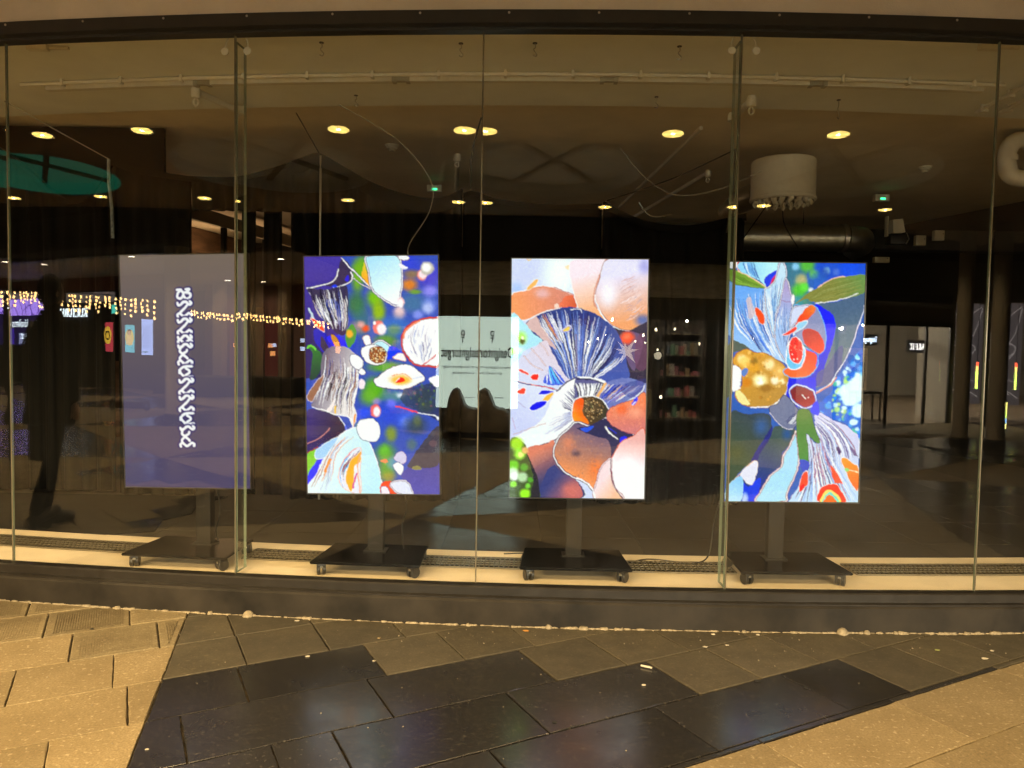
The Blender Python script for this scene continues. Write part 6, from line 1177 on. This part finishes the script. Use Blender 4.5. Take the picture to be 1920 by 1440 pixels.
for i, (x, y, z_, r_) in enumerate(((2.02, -5.2, 1.62, .03), (1.9, -5.6, 1.52, .022), (2.15, -5.7, 1.5, .02), (2.35, -5.4, 1.72, .026), (2.7, -6.0, 1.42, .028), (2.55, -6.2, 1.38, .024), (1.0, -5.4, 1.55, .026), (1.2, -5.6, 1.62, .026), (.8, -5.8, 1.5, .024), (2.42, -5.0, .60, .03), (2.9, -5.9, 1.75, .02), (3.6, -6.2, 1.5, .02), (4.0, -5.8, 1.6, .024))):
    t = thing('shop_lamp', 'small glowing bulb inside the design shop', 'lamp', (x, y, z_), 0, 'small bulbs inside the design shop'); lathe_obj('bulb', [(0, -r_), (r_*.75, -r_*.66), (r_, 0), (r_*.7, r_*.7), (0, r_)], sp, t, 10); tube_obj('lamp_cord', [(0, 0, r_+.001), (0, 0, 2.55-z_)], .004, BLACKPL, t, 4)
for x, y, e in ((1.4, -6.2, 900), (3.2, -5.9, 1000), (-2.9, -5.2, 500)):
    d = bpy.data.lights.new('shop_light', 'POINT'); d.energy = e; d.color = (1, .82, .58); d.shadow_soft_size = .014; o = bpy.data.objects.new('shop_light', d); COL.objects.link(o); o.location = (x, y, 1.9)
t = thing('star_lamp', 'pale pointed paper star hanging in the design shop window', 'star lamp', (1.62, -4.95, 1.34)); bm = bmesh.new()
for k in range(14):
    a, e = 2*math.pi*k/7, (-.55 if k >= 7 else .5); d = Vector((math.cos(a+(.4 if k >= 7 else 0)), .55*math.sin(a), e*1.4 if k % 2 else e*.3)).normalized(); q = d.orthogonal().normalized(); s_ = d.cross(q); b = [bm.verts.new(d*.03+(q*math.cos(u)+s_*math.sin(u))*.05) for u in (0, 1.57, 3.14, 4.71)]; tip = bm.verts.new(d*rnd.uniform(.2, .30))
    for i in range(4): bm.faces.new((b[i], b[(i+1) % 4], tip))
link('star', bm2me(bm, 'star'), mat('paper_star', (.7, .62, .5), .7, emit=(1, .85, .6), estr=5), t); tube_obj('star_cord', [(0, 0, .05), (0, 0, 1.2)], .004, BLACKPL, t, 4)
lathe_obj_ = thing('pendant_lamp', 'white bowl shaped pendant lamp in the design shop', 'lamp', (2.32, -4.95, 1.27)); lathe_obj('lamp_shade', [(0, -.05), (.06, -.04), (.085, .01), (.08, .05), (.03, .07), (0, .07)], mat('opal', (.8, .75, .65), .4, emit=(1, .85, .65), estr=7), lathe_obj_, 18); tube_obj('lamp_cord', [(0, 0, .0705), (0, 0, 1.3)], .004, BLACKPL, lathe_obj_, 4)
t = thing('advertising_panel', 'pale green panel with black lettering, mirrored twice beside the middle joint', 'advertising panel', (-1.34, YF+.06, .39)); GRN = mat('panel_green', (.30, .42, .36), .5, emit=(.54, .68, .60), estr=12.5, var=0)
box_obj('panel_board', (-.58, .58, -.03, .0, 0, 1.47), GRN, t); INK = mat('panel_ink', (.02, .02, .02), .6)
text_obj('letter_mark', 'D', .085, (.0, .004, 1.16), INK, t, bold=.005, depth=.006); text_obj('letter_mark', 'T', .085, (.0, .004, 1.055), INK, t, bold=.005, depth=.006)
text_obj('lettering', 'Designtorget', .165, (0, .004, .82), INK, t, width=.93, bold=.006, depth=.006)
g2 = mat('panel_ink_grey', (.12, .16, .14), .6); text_obj('small_print', 'Home of Scandinavian design', .052, (0, .004, .64), g2, t, width=.90, depth=.006); text_obj('small_print', 'and innovations', .052, (0, .004, .545), g2, t, width=.46, depth=.006); text_obj('small_print', 'www.designtorget.com', .035, (0, .004, .16), g2, t, width=.5, depth=.006)
# --- concrete lion: a rounded traffic block with a raised head end
t = thing('lion_bollard', 'dark concrete lion bollard in front of the pale green panel', 'bollard', (-1.20, -3.95, 0), R(4)); bm = bmesh.new(); n = 22
prof = [(-.46, .50, .22), (-.42, .62, .25), (-.34, .72, .27), (-.24, .755, .28), (-.14, .72, .28), (-.05, .60, .275), (.02, .50, .27), (.12, .46, .27), (.26, .45, .265), (.36, .42, .255), (.43, .34, .235), (.47, .20, .21)]
rings = []
for x, h_, w_ in prof:
    ring = []
    for k in range(n+1):
        u = math.pi*k/n; yy = w_*math.copysign(abs(math.cos(u))**.7, math.cos(u)); zz = .10+(h_-.10)*math.sin(u)**.62; wdn = 1+.16*max(0, (.35-zz))/.35; ring.append(bm.verts.new((x*(1+.05*(.5-zz)), yy*wdn, zz)))
    rings.append(ring)
bmesh.ops.scale(bm, vec=(.76, .9, 1), verts=bm.verts)
for A, B in zip(rings, rings[1:]):
    for k in range(n): bm.faces.new((A[k], A[k+1], B[k+1], B[k]))
    bm.faces.new((A[0], B[0], B[n], A[n]))
bm.faces.new(rings[0][::-1]); bm.faces.new(rings[-1]); link('lion_body', bm2me(bm, 'lion_body', True, 60), mat('lion_concrete', (.075, .062, .048), .35, var=.4, scale=9, rvar=.1), t)
box_obj('lion_base', (-.30, .30, -.17, .17, 0, .0995), BLACKPL, t, .01)
for s in (-1, 1): lathe_obj('paw', [(0, .10), (.06, .09), (.07, .03), (.055, .0), (0, 0)], mat('lion_concrete', (.075, .062, .048)), t, 12, at=(-.385, s*.12, .0))
# --- entrance at the right: black awning, glass doors, lit passage
ye = -6.75
en = thing('shop_entrance', 'glass shop entrance under a black awning mirrored right of the flower screen', 'entrance', (8.3, ye, 0)); inv = Matrix.Translation(en.location).inverted(); K = lambda o: kid(o, en, inv)
K(box_obj('awning', (4.65, 9.1, ye-.3, ye+1.3, 2.30, 2.44), BLACKWALL)); K(box_obj('lintel', (4.65, 10.14, ye-.12, ye, 1.93, 2.02), DARKFRAME)); K(box_obj('upper_wall', (4.65, 24, ye-.3, ye-.02, 2.45, 3.24), mat('upper_dark', (.20, .16, .115), .7)))
K(box_obj('overpanel', (4.65, 10.14, ye-.10, ye-.02, 2.0205, 2.2995), mat('upper_dark', (.2, .16, .115)))); K(box_obj('corner_post', (4.7, 5.0, ye-.2, ye+.1, 0, 2.2995), BLACKWALL))
for x in (6.6, 8.1, 9.3, 10.1): K(box_obj('door_post', (x-.035, x+.035, ye-.08, ye, 0, 1.9295), DARKFRAME))
for a, b in ((6.64, 8.06), (8.14, 9.26), (9.34, 10.06)):
    K(box_obj('glass_door', (a, b, ye-.05, ye-.04, .03, 1.9295), THIN))
K(box_obj('door_handle', (8.1, 8.13, ye-.035, ye+.02, .8, 1.3), STEEL))
PASS = mat('passage_wall', (.42, .38, .32), .7)
K(poly_obj('passage_floor', [(5.2, ye-.1, .006), (24, ye-.1, .006), (24, -24, .006), (5.2, -24, .006)], mat('passage_floor', (.20, .16, .12), .35, var=.2, scale=2)))
K(box_obj('passage_ceiling', (5.2, 10.4, -16, ye-.31, 2.18, 2.28), PASS)); K(box_obj('passage_back', (5.2, 24, -17.2, -17, 0, 3.2), PASS)); K(box_obj('passage_wall', (5.1, 5.2, -17, ye-.31, 0, 2.28), BLACKWALL))
for x, y in ((10.2, -6.9), (12.3, -9.0)): K(box_obj('white_wall', (x, x+.14, y-1.6, y, 0, 3.0), PASS))
PLM = emis('passage_lamp', (1, .93, .8), 40)
for i, (x, y) in enumerate(((7.4, -7.6), (8.3, -7.9), (9.1, -8.1), (8.0, -9.3), (9.4, -9.6), (8.8, -10.8), (9.6, -11.5))):
    t = thing('passage_lamp', 'small white lamp in the passage ceiling behind the glass doors', 'ceiling lamp', (x, y, 2.178), 0, 'small lamps in the passage ceiling'); lathe_obj('lamp_glass', [(0, -.01), (.08, -.01), (.085, -.001), (0, -.001)], PLM, t, 14); lathe_obj('lamp_trim', [(.086, -.008), (.1, -.006), (.1, -.001), (.086, -.001)], WHITE, t, 14, close=True)
for x, y, e in ((8.3, -8.6, 2200), (8.8, -11, 2600), (13.5, -10.5, 1600)):
    d = bpy.data.lights.new('passage_light', 'POINT'); d.energy = e; d.color = (1, .86, .64); d.shadow_soft_size = .02; o = bpy.data.objects.new('passage_light', d); COL.objects.link(o); o.location = (x, y, 2.0)
WS = emis('sign_white', (.72, .82, 1), 26)
t = thing('shop_sign', 'small blue white lit shop name behind the left glass door', 'shop sign', (8.1, -7.75, 1.62)); kid(text_obj('lettering', 'Designtorget', .12, (8.1, -7.75, 1.62), WS, width=.42, depth=.03), t, Matrix.Translation(t.location).inverted()); kid(box_obj('sign_back', (7.85, 8.35, -7.80, -7.77, 1.55, 1.78), BLACKPL), t, Matrix.Translation(t.location).inverted())
t = thing('shop_sign', 'white lit capitals of the bakery behind the right glass door', 'shop sign', (10.0, -8.2, 1.5)); kid(text_obj('lettering', 'BAKE IT', .14, (10.02, -8.18, 1.48), emis('letter_white2', (1, .95, .9), 24), width=.62, depth=.03), t, Matrix.Translation(t.location).inverted()); kid(box_obj('sign_back', (9.6, 10.4, -8.25, -8.21, 1.42, 1.70), BLACKPL), t, Matrix.Translation(t.location).inverted())
t = thing('display_wall', 'lit wall of round plates and cloths in the shop behind the doors', 'shop display', (7.9, -8.3, .0)); box_obj('display_board', (-.3, .45, -.06, 0, .55, 1.5), mat('lit_board', (.5, .38, .26), .7, emit=(1, .72, .45), estr=1.6), t)
for x, z_ in ((-.1, 1.25), (.12, 1.28), (.02, .98)): lathe_obj('plate', [(0, -.01), (.10, -.01), (.11, .0), (0, .004)], GOODS[0], t, 18, at=(x, .02, z_), rot=Matrix.Rotation(-math.pi/2, 4, 'X'))
box_obj('cloth', (.2, .36, .005, .02, .65, 1.2), GOODS[5], t); box_obj('cloth', (-.25, -.08, .005, .02, .6, .95), GOODS[3], t)
t = thing('shop_table', 'dark table with goods in the shop behind the doors', 'table', (8.1, -7.9, 0)); box_obj('tabletop', (-.4, .4, -.25, .25, .55, .6), DARKFRAME, t)
for a in (-.37, .37):
    for b in (-.22, .22): box_obj('leg', (a-.02, a+.02, b-.02, b+.02, 0, .5495), DARKFRAME, t)
# coloured light tubes and a clear panel by the right column
tubem = [emis('tube_'+n, c, s) for n, c, s in (('red', (1, .12, .05), 26), ('amber', (1, .62, .15), 30), ('lime', (.75, 1, .15), 30), ('yellow', (1, .85, .2), 30), ('blue', (.2, .5, 1), 26))]
def light_tube(label, x, y, z0, segs):
    t = thing('light_tube', label, 'light tube', (x, y, z0), 0, 'thin coloured light tubes by the right column'); z_ = 0
    for mi, h_ in segs: lathe_obj('tube_segment', [(0, z_), (.028, z_), (.028, z_+h_-.004), (0, z_+h_-.004)], tubem[mi], t, 10); z_ += h_
    tube_obj('hanger', [(0, 0, z_+.001), (0, 0, 3.24-z0)], .008, BLACKPL, t, 5)
light_tube('thin tube glowing lime, amber and red from below upwards', 10.38, -6.0, .74, ((2, .18), (2, .16), (1, .10), (0, .08)))
light_tube('thin tube glowing yellow and blue, low beside the right glass joint', 10.12, -6.0, .01, ((3, .10), (4, .10), (2, .16), (3, .14)))
t = thing('clear_panel', 'tall clear panel with white line drawing by the right column', 'panel', (11.55, -8.0, .3)); box_obj('panel_sheet', (-.62, .62, -.02, .02, 0, 2.36), mat('frosted', (.30, .27, .29), .3, emit=(.6, .5, .5), estr=1.0, var=.5, scale=1.2), t)
for k in range(5): tube_obj('drawn_line', [(rnd.uniform(-.6, .6), .03, .3+q*.42+rnd.uniform(-.2, .2)) for q in range(5)], .012, mat('line_white', (.7, .7, .7), .5, emit=(1, .9, .85), estr=2.4), t, 5, 5)

# ================================================================ PERSON WALKING PAST (seen in the glass only)
def skin(name, joints, edges, m, parent, sub=2, root=0):
    me = bpy.data.meshes.new(name); me.from_pydata([j[0] for j in joints], edges, []); o = link(name, me, m, parent); s = o.modifiers.new('body', 'SKIN'); s.use_smooth_shade = True
    for i, j in enumerate(joints):
        r = j[1] if isinstance(j[1], tuple) else (j[1], j[1]); me.skin_vertices[0].data[i].radius = r
    me.skin_vertices[0].data[root].use_root = True
    o.modifiers.new('round', 'SUBSURF').levels = sub; o.modifiers['round'].render_levels = sub; return o
pr = thing('person', 'person in a long dark coat walking with a bag, mirrored at the far left', 'person', (-3.74, 2.66, 0), R(8))
J = [((0, 0, .95), (.15, .11)), ((0, .01, 1.15), (.15, .11)), ((0, .015, 1.36), (.17, .11)), ((0, .01, 1.47), (.09, .07)), ((0, -.005, 1.55), .055), ((0, -.02, 1.64), (.072, .085)), ((0, -.015, 1.74), (.075, .09)),
     ((-.19, .01, 1.43), .062), ((-.25, .03, 1.16), .048), ((-.25, -.03, .90), .036), ((.19, .01, 1.43), .062), ((.27, .04, 1.16), .048), ((.26, -.02, .92), .036),
     ((-.09, 0, .88), .095), ((-.05, -.03, .50), .066), ((-.03, .05, .11), .048), ((-.035, -.03, .045), (.045, .04)), ((-.045, -.15, .035), (.042, .028)),
     ((.09, 0, .88), .095), ((.06, .05, .50), .066), ((.05, .20, .15), .048), ((.05, .16, .06), (.045, .04)), ((.06, .05, .035), (.042, .028))]
E_ = [(0, 1), (1, 2), (2, 3), (3, 4), (4, 5), (5, 6), (2, 7), (7, 8), (8, 9), (2, 10), (10, 11), (11, 12), (0, 13), (13, 14), (14, 15), (15, 16), (16, 17), (0, 18), (18, 19), (19, 20), (20, 21), (21, 22)]
skin('body', J, E_, mat('dark_trousers', (.004, .004, .0045), .8, spec=.2), pr)
bm = bmesh.new(); bmesh.ops.create_uvsphere(bm, u_segments=20, v_segments=14, radius=1, matrix=Matrix.Translation((0, -.012, 1.70)) @ Matrix.Diagonal((.082, .102, .122, 1))); link('head', bm2me(bm, 'head', True), SKIN, pr)
lathe_obj('nose', [(0, .028), (.010, .012), (.014, 0), (0, -.004)], SKIN, pr, 8, at=(0, -.115, 1.685))
for s in (-1, 1):
    bm = bmesh.new(); bmesh.ops.create_uvsphere(bm, u_segments=8, v_segments=6, radius=1, matrix=Matrix.Translation((s*.083, .0, 1.695)) @ Matrix.Diagonal((.012, .02, .032, 1))); link('ear', bm2me(bm, 'ear', True), SKIN, pr)
    bm = bmesh.new(); bmesh.ops.create_uvsphere(bm, u_segments=8, v_segments=6, radius=.012, matrix=Matrix.Translation((s*.032, -.098, 1.705))); link('eye', bm2me(bm, 'eye', True), HAIR, pr)
bm = bmesh.new(); bmesh.ops.create_uvsphere(bm, u_segments=24, v_segments=16, radius=1, matrix=Matrix.Translation((0, .004, 1.712)) @ Matrix.Diagonal((.094, .108, .124, 1)))
for v in bm.verts:
    if v.co.y < -.03 and v.co.z < 1.77: v.co.y = max(v.co.y, -.05)
    if v.co.z < 1.60: v.co.z = 1.60
link('hair', bm2me(bm, 'hair', True), HAIR, pr)
# coat: loft of uneven rings with folds
bm = bmesh.new(); n = 40; rings = []
for z_, rx, ry, cy_, fold in ((1.57, .075, .08, .0, 0), (1.53, .10, .10, .0, .003), (1.48, .185, .115, .005, .004), (1.42, .225, .135, .01, .006), (1.30, .225, .145, .015, .008), (1.12, .215, .14, .02, .010), (.98, .225, .15, .02, .014), (.86, .240, .165, .02, .020), (.76, .252, .18, .025, .024), (.74, .235, .165, .025, .02)):
    rings.append([bm.verts.new(((rx+fold*math.sin(a*7+z_*4))*math.cos(a), cy_+(ry+fold*math.cos(a*5+z_*3))*math.sin(a), z_+(.035*math.sin(a*1+.6) if z_ < .8 else 0))) for a in [2*math.pi*k/n for k in range(n)]])
for A, B in zip(rings, rings[1:]):
    for k in range(n): bm.faces.new((A[k], A[(k+1) % n], B[(k+1) % n], B[k]))
bm.faces.new(rings[-1]); link('coat', bm2me(bm, 'coat', True), CLOTHDK, pr)
for s in (-1, 1): tube_obj('sleeve', [(s*.17, .01, 1.455), (s*.245, .03, 1.30), (s*.275, .04, 1.12), (s*.27, -.01, .93)], lambda q: .082-.022*q, CLOTHDK, pr, 16, 5)
for s in (-1, 1):                                                       # hands with curled fingers
    hx = s*.268; P = [((hx, -.02, .92), .028), ((hx, -.028, .865), (.022, .036))]; E2 = [(0, 1)]
    for k in range(4):
        yk = -.058+.02*k; b = len(P); l = (.9, 1., .95, .75)[k]; P += [((hx, yk, .83), .0092), ((hx-s*.012, yk, .83-.035*l), .0085), ((hx-s*.034, yk, .825-.045*l), .0075)]; E2 += [(1, b), (b, b+1), (b+1, b+2)]
    b = len(P); P += [((hx-s*.01, -.075, .875), .011), ((hx-s*.022, -.085, .84), .009)]; E2 += [(1, b), (b, b+1)]
    skin('hand', P, E2, SKIN, pr, 1)
for x, y, tp in ((-.042, -.055, 0), (.056, .13, .35)):
    bm = bmesh.new(); tube(bm, [(0, .10, .055), (0, .03, .06), (0, -.06, .048), (0, -.14, .036), (0, -.165, .03)], lambda q: .052-.016*q, 14); bmesh.ops.transform(bm, matrix=Matrix.Translation((x, y, .005+tp*.12)) @ Matrix.Rotation(-tp, 4, 'X') @ Matrix.Diagonal((1, 1, 1, 1)), verts=bm.verts); link('shoe', bm2me(bm, 'shoe', True), mat('shoe_leather', (.012, .010, .009), .4), pr)
t = thing('bag', 'black upright bag carried by the walking person', 'bag', (-3.985, 2.60, .455), R(8)); bm = bmesh.new(); box(bm, -.085, .085, -.05, .05, 0, .33, bev=.025)
for v in bm.verts:
    if v.co.z < .1: v.co.x *= 1.08
link('bag_body', bm2me(bm, 'bag_body', True), CLOTHDK, t); tube_obj('bag_handle', [(-.05, 0, .325), (-.045, 0, .36), (0, 0, .375), (.045, 0, .36), (.05, 0, .325)], .008, CLOTHDK, t, 6, 4)

# ================================================================ LITTER ON THE PAVING
def bit(name, label, cat, x, y, m_, kind, s=.012, rz=0, group='bits of litter on the paving'):
    bm = bmesh.new(); r_ = random.Random(int(x*977+y*331))
    if kind == 'butt': tube(bm, [(-s*2.2, 0, .0055), (s*2.2, 0, .0055)], .0046, 8)
    elif kind == 'leaf':
        P = [(s*math.cos(a)*r_.uniform(.7, 1.2), s*.7*math.sin(a)*r_.uniform(.7, 1.2)) for a in [2*math.pi*k/7 for k in range(7)]]; lo = [bm.verts.new((a, b, .0015)) for a, b in P]; hi = [bm.verts.new((a, b, .0022+r_.uniform(0, .0015))) for a, b in P]
        for k in range(7): bm.faces.new((lo[k], lo[(k+1) % 7], hi[(k+1) % 7], hi[k]))
        bm.faces.new(hi)
    else: lathe(bm, [(s, .001), (s*.95, s*.15), (s*.6, s*.3), (0, s*.32)], 7)
    o = link(name, bm2me(bm, name, True, 40), m_); o.location = (x, y, .0015); o.rotation_euler = (0, 0, rz); tag(o, label, cat, group)
PAP = mat('paper_white', (.46, .42, .34), .8); ORG = mat('leaf_orange', (.45, .22, .05), .7); GUM = mat('gum_black', (.01, .01, .01), .7)
def px(u, v):                                                            # spot on the ground below a point of the measured photograph
    d = fw+rt*((u-960)/1391)+up*((720-v)/1391); k = -1.35/d.z; return d.x*k, d.y*k
for args in (('cigarette_butt', 'white cigarette end on the dark paving below the flower screen', 'cigarette end', 1212, 1253, PAP, 'butt', .011, -.5), ('fallen_leaf', 'orange leaf scrap on the paving near the sill, below the mushroom screen', 'leaf', 986, 1184, ORG, 'leaf', .016), ('paper_scrap', 'small yellow scrap near the sill below the bark screen', 'paper scrap', 557, 1165, PAP, 'leaf', .012),
        ('paper_scrap', 'pale scrap at a paving joint below the bark screen', 'paper scrap', 577, 1232, PAP, 'leaf', .012), ('paper_scrap', 'pale round scrap on the dark slab below the bark screen', 'paper scrap', 701, 1240, PAP, 'bead', .008), ('pebble', 'small pebble on the slab near the sill, left of the middle joint', 'pebble', 711, 1197, STONE_LIGHT, 'bead', .010),
        ('paper_scrap', 'white scrap close to the sill right of the mushroom screen', 'paper scrap', 1337, 1190, PAP, 'bead', .011), ('paper_scrap', 'white scrap below the left edge of the flower screen', 'paper scrap', 1421, 1191, PAP, 'bead', .010), ('paper_scrap', 'pale scrap at the slab corner below the flower screen', 'paper scrap', 1322, 1214, PAP, 'leaf', .012), ('paper_scrap', 'flat pale scrap on the worn slab below the flower screen', 'paper scrap', 1363, 1211, PAP, 'leaf', .009),
        ('paper_scrap', 'white scrap far to the right near the pale paving', 'paper scrap', 1846, 1236, PAP, 'leaf', .016), ('paper_scrap', 'pale flat scrap on the worn slab at the far right', 'paper scrap', 1860, 1221, PAP, 'bead', .009), ('fallen_leaf', 'greenish leaf on the worn slab at the right', 'leaf', 1757, 1220, mat('leaf_green', (.25, .28, .10), .7), 'leaf', .013),
        ('gum_spot', 'black gum spot on the dark slab below the flower screen', 'gum spot', 1510, 1291, GUM, 'leaf', .012), ('gum_spot', 'black crumb at the joint below the flower screen', 'gum spot', 1420, 1278, GUM, 'leaf', .016), ('paper_scrap', 'tiny pale ring on the dark slab below the mushroom screen', 'paper scrap', 1207, 1286, PAP, 'leaf', .010), ('gum_spot', 'dark crumb on the dark slab below the mushroom screen', 'gum spot', 1040, 1355, GUM, 'leaf', .009), ('pebble', 'dark pebble on the pale ribbed slab at the left', 'pebble', 172, 1180, GUM, 'bead', .009), ('paper_scrap', 'white fleck on the dark slab near the lower left', 'paper scrap', 276, 1407, PAP, 'leaf', .007)):
    n_, lb, ct, u, v, m_, kd, s = args[:8]; x, y = px(u, v); bit(n_, lb, ct, x, y, m_, kd, s, args[8] if len(args) > 8 else 0)
rn = random.Random(21); bm = bmesh.new()                                 # grit swept along joints and slabs
for i in range(120):
    x = rn.uniform(-2.3, 2.3); y = gy(x)-rn.choice((rn.uniform(.1, .35), rn.uniform(.1, 1.6))); s = rn.uniform(.0012, .0034)
    lathe(bm, [(s, 0), (s*.8, s*.7), (0, s)], 5, (x, y, .001))
o = link('grit', bm2me(bm, 'grit'), MORTAR); tag(o, kind='stuff')
print('near pavers', near_n, 'objects', len(SC.objects))
